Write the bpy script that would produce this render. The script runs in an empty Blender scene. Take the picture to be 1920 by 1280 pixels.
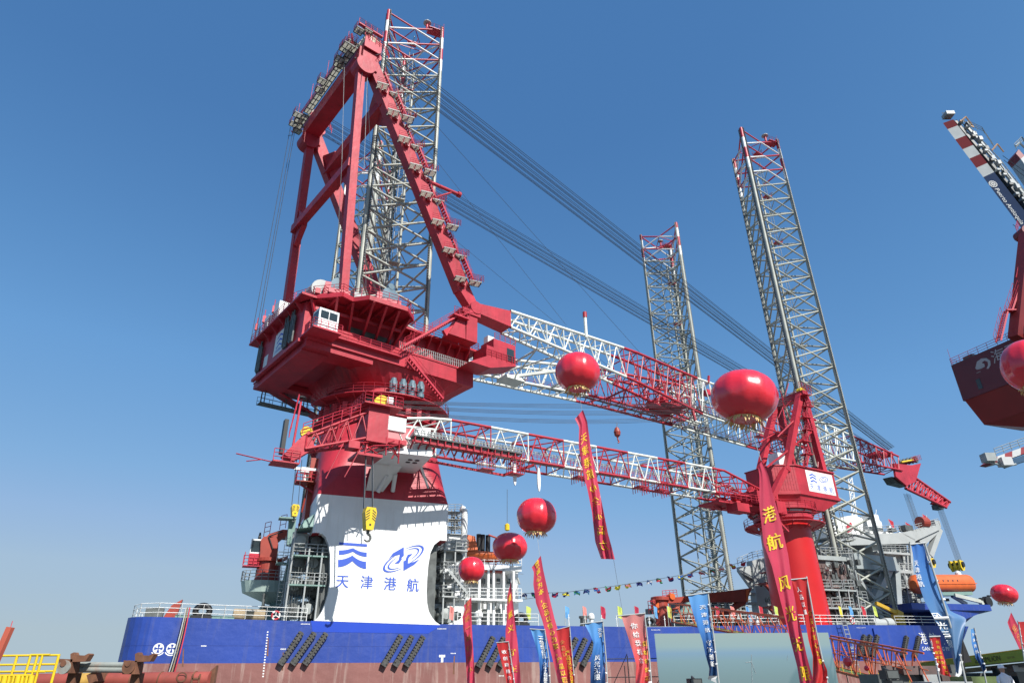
import bpy, math, random
import numpy as np
from mathutils import Vector, Matrix
random.seed(7)
R = math.radians
sc = bpy.context.scene
COL = sc.collection
# ------------------------------------------------------------------ camera
FPX, TH, ROLL, CZ = 1238.5, 0.4691, 0.0117, 4.6
cam = bpy.data.objects.new('camera', bpy.data.cameras.new('camera'))
COL.objects.link(cam)
cam.data.sensor_width = 36.0
cam.data.lens = 36.0 * FPX / 1920.0
cam.data.clip_end = 20000.0
cam.data.clip_start = 0.1
cam.location = (0, 0, CZ)
cam.rotation_euler = (Matrix.Rotation(math.pi / 2 + TH, 4, 'X') @ Matrix.Rotation(-ROLL, 4, 'Z')).to_euler()
sc.camera = cam
# ------------------------------------------------------------------ sky + sun
SUN = Vector((0.62, -0.83, 0.99)).normalized()
w = bpy.data.worlds.new('World'); sc.world = w; w.use_nodes = True
nt = w.node_tree; nt.nodes.clear()
sky = nt.nodes.new('ShaderNodeTexSky'); sky.sky_type = 'NISHITA'; sky.sun_disc = False
sky.sun_elevation = math.asin(SUN.z); sky.sun_rotation = math.atan2(SUN.x, SUN.y)
sky.air_density = 1.0; sky.dust_density = 0.25; sky.ozone_density = 4.0; sky.altitude = 0
bg = nt.nodes.new('ShaderNodeBackground'); bg.inputs[1].default_value = 0.14
wo = nt.nodes.new('ShaderNodeOutputWorld')
sx = nt.nodes.new('ShaderNodeSeparateColor'); nt.links.new(sky.outputs[0], sx.inputs[0])
ml = nt.nodes.new('ShaderNodeMath'); ml.operation = 'MULTIPLY'; ml.inputs[1].default_value = .14; nt.links.new(sx.outputs[0], ml.inputs[0])
rp0 = nt.nodes.new('ShaderNodeValToRGB'); nt.links.new(ml.outputs[0], rp0.inputs[0]); _e = rp0.color_ramp.elements
for i_, (p_, c_) in enumerate(((.07, (.062, .182, .43)), (.093, (.070, .198, .455)), (.13, (.104, .27, .56)), (.174, (.146, .345, .665)), (.283, (.225, .43, .72)), (.37, (.30, .475, .735)), (.51, (.375, .525, .69)), (.87, (.425, .54, .62)))):
    x_ = _e[i_] if i_ < 2 else _e.new(p_)
    x_.position = p_; x_.color = (*c_, 1)
sc_ = nt.nodes.new('ShaderNodeVectorMath'); sc_.operation = 'SCALE'; sc_.inputs['Scale'].default_value = .707 / .14; nt.links.new(rp0.outputs[0], sc_.inputs[0])
nt.links.new(sc_.outputs[0], bg.inputs[0]); nt.links.new(bg.outputs[0], wo.inputs[0])
sl = bpy.data.lights.new('sun', 'SUN'); sl.energy = 5.0; sl.angle = R(0.53); sl.color = (1.0, 0.965, 0.91)
so = bpy.data.objects.new('sun', sl); COL.objects.link(so)
so.rotation_euler = (-SUN).to_track_quat('-Z', 'Y').to_euler(); so.location = SUN * 300
sc.view_settings.view_transform = 'Standard'; sc.view_settings.look = 'None'
sc.view_settings.exposure = 0.5; sc.cycles.diffuse_bounces = 2; sc.view_settings.gamma = 1.0
# ------------------------------------------------------------------ frames
HH = 110.0; PSI = .3895
L1 = np.array([-.1674, .7809]) * HH
D = np.array([math.cos(PSI), math.sin(PSI)]); N = np.array([-math.sin(PSI), math.cos(PSI)])
_s, _c = math.sin(TH), math.cos(TH); _cr, _sr = math.cos(ROLL), math.sin(ROLL)
def S(u, v, z):                                  # ship frame -> world
    q = L1 + u * D + v * N
    return Vector((q[0], q[1], z))
class Frame:
    """vertical frame: a along, b to the camera's side, z up; given in the ship's plan"""
    def __init__(s, ang, c=(0, 0)):
        a = R(ang)
        s.e = math.cos(a) * D + math.sin(a) * N
        s.l = math.sin(a) * D - math.cos(a) * N
        s.c = L1 + c[0] * D + c[1] * N
    def __call__(s, a, b, z):
        q = s.c + a * s.e + b * s.l
        return Vector((q[0], q[1], z))
    def pl(s, X, Y, b):                          # sight line met with the plane b = const
        r = ray(X, Y); t = (b + s.c @ s.l) / (r[:2] @ s.l)
        return Vector((r[0] * t, r[1] * t, r[2] * t + CZ))
    def plc(s, X, Y, b):
        p = s.pl(X, Y, b); q = np.array([p.x, p.y]) - s.c
        return q @ s.e, q @ s.l, p.z
def ray(X, Y):
    a = (X - 960) / FPX; b = (640 - Y) / FPX
    a, b = _cr * a + _sr * b, -_sr * a + _cr * b
    return np.array([a, _c - _s * b, _s + _c * b])
def onv(X, Y, v, raw=False):
    r = ray(X, Y); t = (v + L1 @ N) / (r[:2] @ N); p = r * t
    if raw: return float((p[:2] - L1) @ D), v, float(p[2] + CZ)
    return Vector((p[0], p[1], p[2] + CZ))
def wy(X, Y, y):
    r = ray(X, Y)
    return Vector((r[0] * y / r[1], y, r[2] * y / r[1] + CZ))
def wz(X, Y, z):
    r = ray(X, Y); t = (z - CZ) / r[2]
    return Vector((r[0] * t, r[1] * t, z))
Z = Vector((0, 0, 1))
# ------------------------------------------------------------------ materials
def mat(name, col, rough=.5, var=.12, scale=.6, metal=0., dirt=None, dirt_amt=.0, bump=0., spec=.5, coat=0., seam=0., streak=False):
    if 'white' not in name: col = tuple(c * .86 for c in col)
    m = bpy.data.materials.new(name); m.use_nodes = True
    t = m.node_tree; b = t.nodes['Principled BSDF']
    b.inputs['Roughness'].default_value = rough; b.inputs['Metallic'].default_value = metal
    b.inputs['Specular IOR Level'].default_value = spec
    b.inputs['Coat Weight'].default_value = coat
    tc = t.nodes.new('ShaderNodeTexCoord')
    n1 = t.nodes.new('ShaderNodeTexNoise'); n1.inputs['Scale'].default_value = scale; n1.inputs['Detail'].default_value = 6
    t.links.new(tc.outputs['Object'], n1.inputs['Vector'])
    mr = t.nodes.new('ShaderNodeMapRange'); mr.inputs['From Min'].default_value = .3; mr.inputs['From Max'].default_value = .7
    mr.inputs['To Min'].default_value = 1 - var; mr.inputs['To Max'].default_value = 1 + var * .6
    t.links.new(n1.outputs['Fac'], mr.inputs['Value'])
    mx = t.nodes.new('ShaderNodeVectorMath'); mx.operation = 'SCALE'; mx.inputs[0].default_value = col
    t.links.new(mr.outputs[0], mx.inputs['Scale'])
    last = mx.outputs[0]
    if dirt:
        mp = t.nodes.new('ShaderNodeMapping'); mp.inputs['Scale'].default_value = (1.2, 1.2, .10 if streak else .8)
        t.links.new(tc.outputs['Object'], mp.inputs['Vector'])
        n2 = t.nodes.new('ShaderNodeTexNoise'); n2.inputs['Scale'].default_value = 1.4; n2.inputs['Detail'].default_value = 8; n2.inputs['Roughness'].default_value = .65
        t.links.new(mp.outputs[0], n2.inputs['Vector'])
        r2 = t.nodes.new('ShaderNodeMapRange'); r2.inputs['From Min'].default_value = .52; r2.inputs['From Max'].default_value = .75
        r2.inputs['To Min'].default_value = 0; r2.inputs['To Max'].default_value = dirt_amt
        t.links.new(n2.outputs['Fac'], r2.inputs['Value'])
        mm = t.nodes.new('ShaderNodeMix'); mm.data_type = 'RGBA'; mm.inputs[7].default_value = (*dirt, 1)
        t.links.new(r2.outputs[0], mm.inputs[0]); t.links.new(last, mm.inputs[6]); last = mm.outputs[2]
    if seam:
        gs = t.nodes.new('ShaderNodeSeparateXYZ'); t.links.new(tc.outputs['Object'], gs.inputs[0])
        wv = t.nodes.new('ShaderNodeMath'); wv.operation = 'PINGPONG'; wv.inputs[1].default_value = seam
        t.links.new(gs.outputs[2], wv.inputs[0])
        lt = t.nodes.new('ShaderNodeMath'); lt.operation = 'LESS_THAN'; lt.inputs[1].default_value = .03
        t.links.new(wv.outputs[0], lt.inputs[0])
        md = t.nodes.new('ShaderNodeMix'); md.data_type = 'RGBA'; md.inputs[7].default_value = (col[0] * .72, col[1] * .7, col[2] * .72, 1)
        t.links.new(lt.outputs[0], md.inputs[0]); t.links.new(last, md.inputs[6]); last = md.outputs[2]
    t.links.new(last, b.inputs['Base Color'])
    if bump:
        n3 = t.nodes.new('ShaderNodeTexNoise'); n3.inputs['Scale'].default_value = 1.1; n3.inputs['Detail'].default_value = 3
        t.links.new(tc.outputs['Object'], n3.inputs['Vector'])
        bp = t.nodes.new('ShaderNodeBump'); bp.inputs['Strength'].default_value = bump; bp.inputs['Distance'].default_value = .1
        t.links.new(n3.outputs['Fac'], bp.inputs['Height']); t.links.new(bp.outputs[0], b.inputs['Normal'])
    return m
M = {}
M['red'] = mat('red_paint', (.48, .026, .044), .50, .24, .35, dirt=(.20, .012, .018), dirt_amt=.6, bump=.35, streak=True, seam=2.6)
M['redrail'] = mat('red_rail_paint', (.55, .035, .06), .45, .1)
M['white'] = mat('white_paint', (.72, .73, .72), .45, .06, .3, dirt=(.5, .48, .42), dirt_amt=.25, streak=True)
M['colwhite'] = mat('column_white_paint', (.74, .75, .74), .42, .07, .35, dirt=(.52, .50, .45), dirt_amt=.4, bump=.4, streak=True)
M['boomwhite'] = mat('boom_white_paint', (.68, .70, .64), .45, .12, .8)
M['blue'] = mat('hull_blue_paint', (.026, .066, .33), .42, .2, .12, dirt=(.09, .10, .20), dirt_amt=.6, bump=.5, seam=1.9, streak=True)
M['boot'] = mat('hull_red_primer', (.26, .105, .09), .65, .3, .2, dirt=(.42, .33, .28), dirt_amt=.75, bump=.5, streak=True)
M['navy'] = mat('logo_blue_paint', (.045, .11, .55), .45, .05)
M['leg'] = mat('leg_grey_green_paint', (.42, .43, .37), .5, .18, .5, dirt=(.22, .22, .18), dirt_amt=.5)
M['rack'] = mat('gear_rack_steel', (.16, .165, .155), .55, .3, 2.0, metal=.2)
M['legred'] = mat('leg_red_paint', (.50, .03, .05), .45, .12)
M['legwhite'] = mat('leg_white_paint', (.75, .75, .72), .45, .08)
M['grey'] = mat('grey_paint', (.36, .39, .38), .5, .15, .6, dirt=(.2, .19, .16), dirt_amt=.4)
M['dgrey'] = mat('dark_grey_machinery', (.11, .12, .115), .5, .4, 1.5)
M['brown'] = mat('brown_primer_machinery', (.15, .10, .09), .55, .35, 1.2, dirt=(.08, .07, .06), dirt_amt=.5)
def grating():
    m = mat('open_grating_pale', (.75, .75, .7), .6, .15, 4); t = m.node_tree; b = t.nodes['Principled BSDF']; tr = t.nodes.new('ShaderNodeBsdfTranslucent'); mx = t.nodes.new('ShaderNodeMixShader'); mx.inputs[0].default_value = .55
    tr.inputs[0].default_value = (.8, .8, .72, 1); t.links.new(b.outputs[0], mx.inputs[1]); t.links.new(tr.outputs[0], mx.inputs[2]); t.links.new(mx.outputs[0], t.nodes['Material Output'].inputs[0]); return m
M['grate'] = grating()
M['lgrey'] = mat('light_grey_paint', (.42, .44, .43), .5, .1, .5, dirt=(.35, .34, .3), dirt_amt=.3, streak=True)
M['green'] = mat('grey_green_paint', (.20, .32, .28), .5, .12, .5, dirt=(.1, .15, .13), dirt_amt=.3)
M['black'] = mat('black_rubber', (.015, .016, .018), .5, .3)
M['rope'] = mat('steel_wire_rope', (.13, .14, .15), .5, .2, metal=.4)
M['yellow'] = mat('yellow_paint', (.80, .55, .02), .4, .12, 1.5)
M['orange'] = mat('orange_paint', (.72, .14, .03), .45, .15, .8)
M['oxide'] = mat('red_oxide_paint', (.36, .05, .03), .5, .2, .8, dirt=(.12, .03, .02), dirt_amt=.4)
M['motor'] = mat('blue_grey_motor_paint', (.14, .22, .27), .4, .2)
M['glass'] = mat('dark_glass', (.03, .045, .05), .08, .1, spec=.8)
M['rust'] = mat('rusty_steel', (.20, .085, .045), .8, .4, 3.0, dirt=(.08, .04, .03), dirt_amt=.7)
M['pipegrey'] = mat('worn_grey_pipe', (.30, .32, .29), .6, .2, 2.0, dirt=(.25, .10, .05), dirt_amt=.9)
M['pipered'] = mat('red_pipe_paint', (.36, .075, .055), .6, .3, 1.0, dirt=(.14, .05, .035), dirt_amt=.9)
M['fender'] = mat('fender_ladder_steel', (.075, .075, .07), .7, .4, 3.0)
M['rope2'] = mat('mooring_rope', (.30, .23, .13), .9, .4, 6.0)
M['cloth'] = mat('canvas_cover', (.35, .27, .17), .9, .3, 3.0)
# ------------------------------------------------------------------ mesh builder
class MB:
    def __init__(s, *mats):
        s.v = []; s.f = []; s.mi = []; s.sm = []; s.mats = list(mats); s.ch = []
    def add(s, vs, fs, mi=0, smooth=False):
        if not len(vs): return
        o = len(s.v); s.v.extend(vs)
        for f in fs:
            s.f.append([i + o for i in f]); s.mi.append(mi); s.sm.append(smooth)
        s.ch.append((o, len(s.v), len(s.f) - len(fs), len(s.f)))
    def hexa(s, p, mi=0):   # p: bottom 4, top 4
        s.add(p, [(3, 2, 1, 0), (4, 5, 6, 7), (0, 1, 5, 4), (1, 2, 6, 5), (2, 3, 7, 6), (3, 0, 4, 7)], mi)
    def box(s, c, x, y, z, mi=0):   # half vectors
        s.hexa([c - x - y - z, c + x - y - z, c + x + y - z, c - x + y - z, c - x - y + z, c + x - y + z, c + x + y + z, c - x + y + z], mi)
    def fbox(s, F, a0, a1, b0, b1, z0, z1, mi=0):
        s.hexa([F(a0, b0, z0), F(a1, b0, z0), F(a1, b1, z0), F(a0, b1, z0), F(a0, b0, z1), F(a1, b0, z1), F(a1, b1, z1), F(a0, b1, z1)], mi)
    def beam(s, p, q, w, h, up=Z, mi=0, w2=None, h2=None):
        d = (q - p)
        if d.length < 1e-6: return
        d.normalize(); x = d.cross(up)
        if x.length < 1e-4: x = d.cross(Vector((1, 0, 0)))
        x.normalize(); y = x.cross(d)
        w2 = w if w2 is None else w2; h2 = h if h2 is None else h2
        P = [p + x * a * w / 2 + y * b * h / 2 for a, b in ((-1, -1), (1, -1), (1, 1), (-1, 1))]
        Q = [q + x * a * w2 / 2 + y * b * h2 / 2 for a, b in ((-1, -1), (1, -1), (1, 1), (-1, 1))]
        s.hexa(P + Q, mi)
    def tube(s, p, q, r, n=6, r2=None, mi=0, caps=True):
        d = q - p
        if d.length < 1e-6: return
        d.normalize(); x = d.cross(Z)
        if x.length < 1e-3: x = d.cross(Vector((1, 0, 0)))
        x.normalize(); y = x.cross(d); r2 = r if r2 is None else r2
        vs = []
        for k in range(n):
            t = 2 * math.pi * k / n; o = x * math.cos(t) + y * math.sin(t)
            vs.append(p + o * r)
        for k in range(n):
            t = 2 * math.pi * k / n; o = x * math.cos(t) + y * math.sin(t)
            vs.append(q + o * r2)
        fs = [(k, (k + 1) % n, n + (k + 1) % n, n + k) for k in range(n)]
        s.add(vs, fs, mi, n > 5)
        if caps: s.add(vs, [tuple(range(n))[::-1], tuple(range(n, 2 * n))], mi)
    def path(s, pts, r, n=5, mi=0):
        for a, b in zip(pts[:-1], pts[1:]): s.tube(a, b, r, n, mi=mi)
    def prism(s, poly, off, mi=0):
        n = len(poly); vs = list(poly) + [p + off for p in poly]
        s.add(vs, [tuple(range(n)), tuple(range(n, 2 * n))[::-1]] + [(k, n + k, n + (k + 1) % n, (k + 1) % n) for k in range(n)], mi)
    def loft(s, rings, mi=0, smooth=True, cap=True):
        n = len(rings[0]); vs = [p for r in rings for p in r]; fs = []
        for i in range(len(rings) - 1):
            for k in range(n):
                a = i * n + k; b = i * n + (k + 1) % n
                fs.append((a, b, b + n, a + n))
        mm = mi if isinstance(mi, int) else 0
        s.add(vs, fs, mm, smooth)
        if not isinstance(mi, int):
            base = len(s.mi) - len(fs)
            for i in range(len(rings) - 1):
                for k in range(n): s.mi[base + i * n + k] = mi[i]
        if cap: s.add(vs, [tuple(range(n))[::-1], tuple(range(len(vs) - n, len(vs)))], mi if isinstance(mi, int) else mi[-1])
    def lathe(s, c, prof, n=20, mi=0, ax=Z, smooth=False):
        ax = ax.normalized(); x = ax.cross(Vector((0, 0, 1)))
        if x.length < 1e-3: x = Vector((1, 0, 0))
        x.normalize(); y = ax.cross(x)
        s.loft([[c + ax * h + (x * math.cos(2 * math.pi * k / n) + y * math.sin(2 * math.pi * k / n)) * r for k in range(n)] for r, h in prof], mi, smooth)
    def rail(s, pts, h=1.1, sp=1.8, r=.03, nr=3, up=Z, mi=0, closed=False):
        pts = list(pts)
        if closed: pts.append(pts[0])
        for a, b in zip(pts[:-1], pts[1:]):
            L = (b - a).length
            if L < .05: continue
            k = max(1, round(L / sp))
            for i in range(k + 1): s.tube(a.lerp(b, i / k), a.lerp(b, i / k) + up * h, r * 1.1, 4, mi=mi, caps=False)
            for j in range(1, nr + 1): s.tube(a + up * h * j / nr, b + up * h * j / nr, r, 4, mi=mi, caps=False)
    def ladder(s, p, q, side, wd=.5, sp=.4, r=.04, mi=0):
        x = side.normalized() * wd / 2
        s.tube(p - x, q - x, r, 4, mi=mi); s.tube(p + x, q + x, r, 4, mi=mi)
        k = max(1, int((q - p).length / sp))
        for i in range(k): c = p.lerp(q, (i + .5) / k); s.tube(c - x, c + x, r * .8, 4, mi=mi, caps=False)
    def walk(s, p, q, wd=.9, h=1.1, mi=0, side=None, rails=True, r=.03, sp=1.6, stairs=False):
        d = (q - p).normalized(); x = (d.cross(Z)).normalized() * wd / 2 if side is None else side.normalized() * wd / 2
        if stairs:
            s.beam(p - x, q - x, .06, .25, mi=mi); s.beam(p + x, q + x, .06, .25, mi=mi)
            k = int((q - p).length / .45)
            for i in range(k): c = p.lerp(q, (i + .5) / k); s.box(c, x, d.cross(x).normalized().cross(x).normalized() * .14, Z * .02, mi)
        else:
            s.beam(p, q, wd, .08, mi=mi)
        if rails:
            s.rail([p - x, q - x], h, sp, r, 2, mi=mi); s.rail([p + x, q + x], h, sp, r, 2, mi=mi)
    def truss(s, A, B, n, rc, rb, mfun=None, cross=True, nseg=8):
        """A,B: 4-corner rings (nt, ft, fb, nb); n bays; mfun(t)->material"""
        P = [[A[k].lerp(B[k], i / n) for k in range(4)] for i in range(n + 1)]
        for i in range(n):
            mi = mfun((i + .5) / n) if mfun else 0
            for k in range(4):
                s.tube(P[i][k], P[i + 1][k], rc, nseg, mi=mi, caps=False)
                k2 = (k + 1) % 4
                mid = P[i][k2].lerp(P[i + 1][k2], .5)
                s.tube(P[i][k], mid, rb, 5, mi=mi, caps=False); s.tube(mid, P[i + 1][k], rb, 5, mi=mi, caps=False)
                if i % 2 == 0: s.tube(P[i][k], P[i][k2], rb, 5, mi=mi, caps=False)
            if cross and i % 2 == 0: s.tube(P[i][0], P[i][2], rb * .8, 5, mi=mi, caps=False)
        for k in range(4): s.tube(P[n][k], P[n][(k + 1) % 4], rb, 5, mi=mfun(.999) if mfun else 0)
    def pieces(s):
        k = len(s.ch)
        if k < 2 or k > 2600: return None
        lo = np.array([np.min([tuple(v) for v in s.v[a:b]], axis=0) for a, b, _, _ in s.ch]); hi = np.array([np.max([tuple(v) for v in s.v[a:b]], axis=0) for a, b, _, _ in s.ch])
        size = np.linalg.norm(hi - lo, axis=1)
        g = np.maximum(0, np.maximum(lo[:, None] - hi[None], lo[None] - hi[:, None])); near_ = np.sqrt((g ** 2).sum(2)) <= np.maximum(.02, .45 * np.maximum(size[:, None], size[None]))
        lab = -np.ones(k, int); c = 0
        for i in range(k):
            if lab[i] >= 0: continue
            st = [i]; lab[i] = c
            while st:
                j = st.pop()
                for q_ in np.nonzero(near_[j] & (lab < 0))[0]: lab[q_] = c; st.append(q_)
            c += 1
        return lab if c > 1 else None
    def build(s, name, parent=None, root=None, split=True):
        if parent is not None and split:
            lab = s.pieces()
            if lab is not None:
                first = None
                for c in range(lab.max() + 1):
                    t = MB(*s.mats)
                    for i in np.nonzero(lab == c)[0]:
                        a, b, f0, f1 = s.ch[i]; o = len(t.v); t.v.extend(s.v[a:b]); t.f.extend([[x - a + o for x in f] for f in s.f[f0:f1]]); t.mi.extend(s.mi[f0:f1]); t.sm.extend(s.sm[f0:f1])
                    ob = t.build(name, parent, split=False); first = first or ob
                return first
        m = bpy.data.meshes.new(name)
        o = bpy.data.objects.new(name, m); COL.objects.link(o)
        if parent is None:
            if root is None:
                xs = [v.x for v in s.v]; ys = [v.y for v in s.v]
                root = Vector(((min(xs) + max(xs)) / 2, (min(ys) + max(ys)) / 2, min(v.z for v in s.v)))
            org = Vector(root); o.location = org
        else:
            o.parent = parent; org = origin(parent)
        m.from_pydata([v - org for v in s.v], [], s.f)
        for a in s.mats: m.materials.append(a)
        m.polygons.foreach_set('material_index', s.mi); m.polygons.foreach_set('use_smooth', s.sm)
        m.update()
        return o
def origin(o):
    v = Vector(o.location)
    while o.parent: o = o.parent; v = v + o.location
    return v
def empty(name, loc, label, cat, group=None):
    o = bpy.data.objects.new(name, None); COL.objects.link(o); o.location = loc; o.empty_display_size = .5
    return tag(o, label, cat, group)
def tag(o, label, cat, group=None, kind=None):
    if label: o['label'] = label
    if cat: o['category'] = cat
    if group: o['group'] = group
    if kind: o['kind'] = kind
    return o
def copy_tree(o, parent=None):
    c = o.copy(); COL.objects.link(c); c.parent = parent
    for ch in list(o.children): copy_tree(ch, c)
    return c
def glyphs(body, fn, mb, size=1.0, mi=0, gap=1.0, vertical=False, align='CENTER'):
    """text as real mesh; fn maps flat glyph coordinates (x, y) to a point in the place"""
    c = bpy.data.curves.new('lettering', 'FONT')
    c.body = '\n'.join(body) if vertical else body
    c.size = size; c.align_x = align; c.space_character = gap
    if vertical: c.space_line = gap
    c.resolution_u = 4; c.offset = 0
    o = bpy.data.objects.new('lettering', c); COL.objects.link(o)
    dg = bpy.context.evaluated_depsgraph_get()
    m = bpy.data.meshes.new_from_object(o.evaluated_get(dg))
    mb.add([fn(v.co.x, v.co.y) for v in m.vertices], [tuple(p.vertices) for p in m.polygons], mi)
    bpy.data.objects.remove(o); bpy.data.curves.remove(c); bpy.data.meshes.remove(m)
def flat(o, x, y, size=1.0):
    x = x.normalized(); y = y.normalized()
    return lambda a, b: o + x * a + y * b
DX = Vector((D[0], D[1], 0)); NX = Vector((N[0], N[1], 0))
# ------------------------------------------------------------------ water and quay
def sheet(name, pts, z, m, label, cat):
    b = MB(m); b.add([Vector((x, y, z)) for x, y in pts], [tuple(range(len(pts)))])
    o = b.build(name, root=Vector((0, 0, z))); tag(o, label, cat, kind='structure'); return o
wm = bpy.data.materials.new('harbour_water'); wm.use_nodes = True
_b = wm.node_tree.nodes['Principled BSDF']; _b.inputs['Base Color'].default_value = (.045, .075, .07, 1); _b.inputs['Roughness'].default_value = .12
_n = wm.node_tree.nodes.new('ShaderNodeTexNoise'); _n.inputs['Scale'].default_value = 900
_t = wm.node_tree.nodes.new('ShaderNodeTexCoord'); wm.node_tree.links.new(_t.outputs['Object'], _n.inputs['Vector']); _n.inputs['Scale'].default_value = .6
_u = wm.node_tree.nodes.new('ShaderNodeBump'); _u.inputs['Strength'].default_value = .4
wm.node_tree.links.new(_n.outputs['Fac'], _u.inputs['Height']); wm.node_tree.links.new(_u.outputs[0], _b.inputs['Normal'])
sheet('water', [(-9000, -200), (9000, -200), (9000, 9000), (-9000, 9000)], .8, wm, 'calm harbour water around the ship', 'water')
M['conc'] = mat('quay_concrete', (.11, .108, .105), .85, .25, .5, dirt=(.15, .14, .13), dirt_amt=.5, bump=.4)
q = [S(-400, -13.5, 0), S(75, -13.5, 0), S(75, -13.5, 0) + Vector((400, -60, 0))]
b = MB(M['conc']); base = [Vector((v.x, v.y, -3)) for v in q] + [Vector((900, -180, -3)), Vector((-600, -180, -3))]
b.prism(base, Vector((0, 0, 5.9))); tag(b.build('quay'), 'grey concrete quay where the guests stand beside the ship', 'quay', kind='structure')

# ------------------------------------------------------------------ hull
def deckz(u):
    return float(np.interp(u, [-24, 0, 35, 56, 79, 104], [10.15, 9.85, 9.95, 10.55, 10.8, 11.0]))
U0, U1, VF = -24.3, 79., 46.5
near = []
for k in range(7):
    t = math.pi / 2 * k / 6; near.append((U0 + 3.2 - 3.2 * math.cos(t), -9.7 + 3.2 - 3.2 * math.sin(t)))
near += [(u, -9.7) for u in np.linspace(-16, 79, 24)]
near += [(84, -9.6), (88, -9.1), (91, -7.6), (93.6, -4.5), (95.6, 0), (97, 6), (97.8, 12), (98, 18.3)]
far = [(x, 36.8 - y) for x, y in near][::-1][1:]
outl = near + far
hull = empty('jackup_ship', S(30, 18, 0), 'long blue and red hulled jack-up ship moored along the quay', 'ship')
hb = MB(M['blue'], M['boot'], M['grey'])
def flare(u, v, z):
    k = max(0, (z - 5.5)) / 5.5; k = k * k * 3.4 * min(1, max(0, (u - 84) / 10))
    return u + k, v + (v - 18.4) * .02 * k
rings = []
zs = [-3, 1.5, 4, 6.05, 6.06, 8, None]
for z in zs:
    rings.append([S(*flare(u, v, z if z is not None else 10.9), deckz(u) if z is None else z) for u, v in outl])
hb.loft(rings, [1, 1, 1, 1, 0, 0], smooth=False)
hb.mi[-2:] = [1, 2]
hb.build('hull', hull)
# bow platform with its triangular bracket, raised forecastle flare
b = MB(M['blue'], M['lgrey'])
P = lambda X, Y, v: onv(X, Y, v)
u1, _, z1 = onv(1690, 1134, 2, True); u2, _, z2 = onv(1863, 1137, 2, True)
top = [S(90.5, -2, 14.9), S(108.5, -3, 14.95), S(116, 6, 15), S(116, 30, 15), S(108, 38, 14.95), S(91, 38, 14.9)]
b.prism(top, Vector((0, 0, -1.0)))
fo = [(97.5, -1.5), (100, 3.), (102.3, 10), (103, 18.3), (102, 27), (100, 34), (97, 39), (96, 24), (96, 8)]
b.loft([[S(u, v, 10.4) for u, v in fo], [S(u + 2.6, v - .6, 14.0) for u, v in fo]], 0, smooth=False)
for v in (-2.4, 4, 11, 18, 25, 32):
    b.prism([S(101 if v < 0 else 103, v, 12.3 if v < 0 else 9.2), S(108 if v < 0 else 114, v, 14.0), S(98, v, 14.0), S(98, v, 12.3 if v < 0 else 9.2)], NX * .4)
b.build('forecastle_platform', hull)
# deck edge railing
b = MB(M['legwhite'])
def dk(u, v=-9.4): return S(u, v, deckz(u) + .02)
b.rail([dk(u) for u in np.linspace(-21.5, -7.5, 8)], 1.25, 2.2, .035, 3)
b.rail([S(-24., -6, deckz(-24)), S(-23.2, -8.3, deckz(-23)), dk(-21.5)], 1.25, 1.8, .035, 3)
b.rail([S(-24., 30, deckz(-24)), S(-24, -6, deckz(-24))], 1.25, 3, .035, 3)
b.rail([dk(u) for u in np.linspace(9, 19, 5)], 1.25, 2.2, .035, 3)
for u in (23, 25.2, 27.5, 29.6, 32, 34.3, 36.6): b.tube(dk(u), dk(u) + Z * 1.3, .05, 5); b.tube(dk(u) + Z * .9 - DX * .15, dk(u) + Z * .9 + DX * .15, .03, 4)
b.rail([dk(u) for u in np.linspace(38, 55, 7)], 1.25, 2.2, .035, 3)
b.rail([dk(u) for u in np.linspace(58, 73, 6)], 1.25, 2.0, .045, 3)
b.rail([dk(u) for u in np.linspace(77, 88, 5)], 1.25, 2.2, .035, 3)
b.build('railing', hull)
# toothed fender ladders on the side shell
for (xb, yb, xt, yt) in [(526, 1243, 566, 1184), (549, 1243, 590, 1185), (572, 1243, 612, 1186), (719, 1246, 752, 1190), (741, 1246, 773, 1191), (762, 1246, 794, 1192),
                         (897, 1248, 925, 1193), (917, 1247, 945, 1194), (937, 1247, 965, 1195), (1055, 1247, 1081, 1195), (1075, 1247, 1098, 1196), (1093, 1246, 1116, 1198),
                         (1612, 1227, 1621, 1190), (1624, 1227, 1632, 1190), (1636, 1228, 1645, 1190), (1693, 1229, 1700, 1192), (1715, 1229, 1723, 1192)]:
    b = MB(M['fender']); p = P(xb, yb, -10.0); t = P(xt, yt, -10.0)
    b.beam(p, t, .40, .32, up=NX)
    n = 11; dd = (t - p)
    for i in range(n):
        c = p + dd * ((i + .5) / n); b.box(c - dd.normalized().cross(NX) * .19 - NX * .05, dd.normalized() * .09, dd.normalized().cross(NX) * .1, NX * .2)
        b.box(c + dd.normalized().cross(NX) * .19 - NX * .05, dd.normalized() * .09, dd.normalized().cross(NX) * .1, NX * .2)
    b.beam(p - dd.normalized() * .1, p + dd.normalized() * .35, .6, .5, up=NX)
    b.build('fender_ladder', hull)
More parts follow.
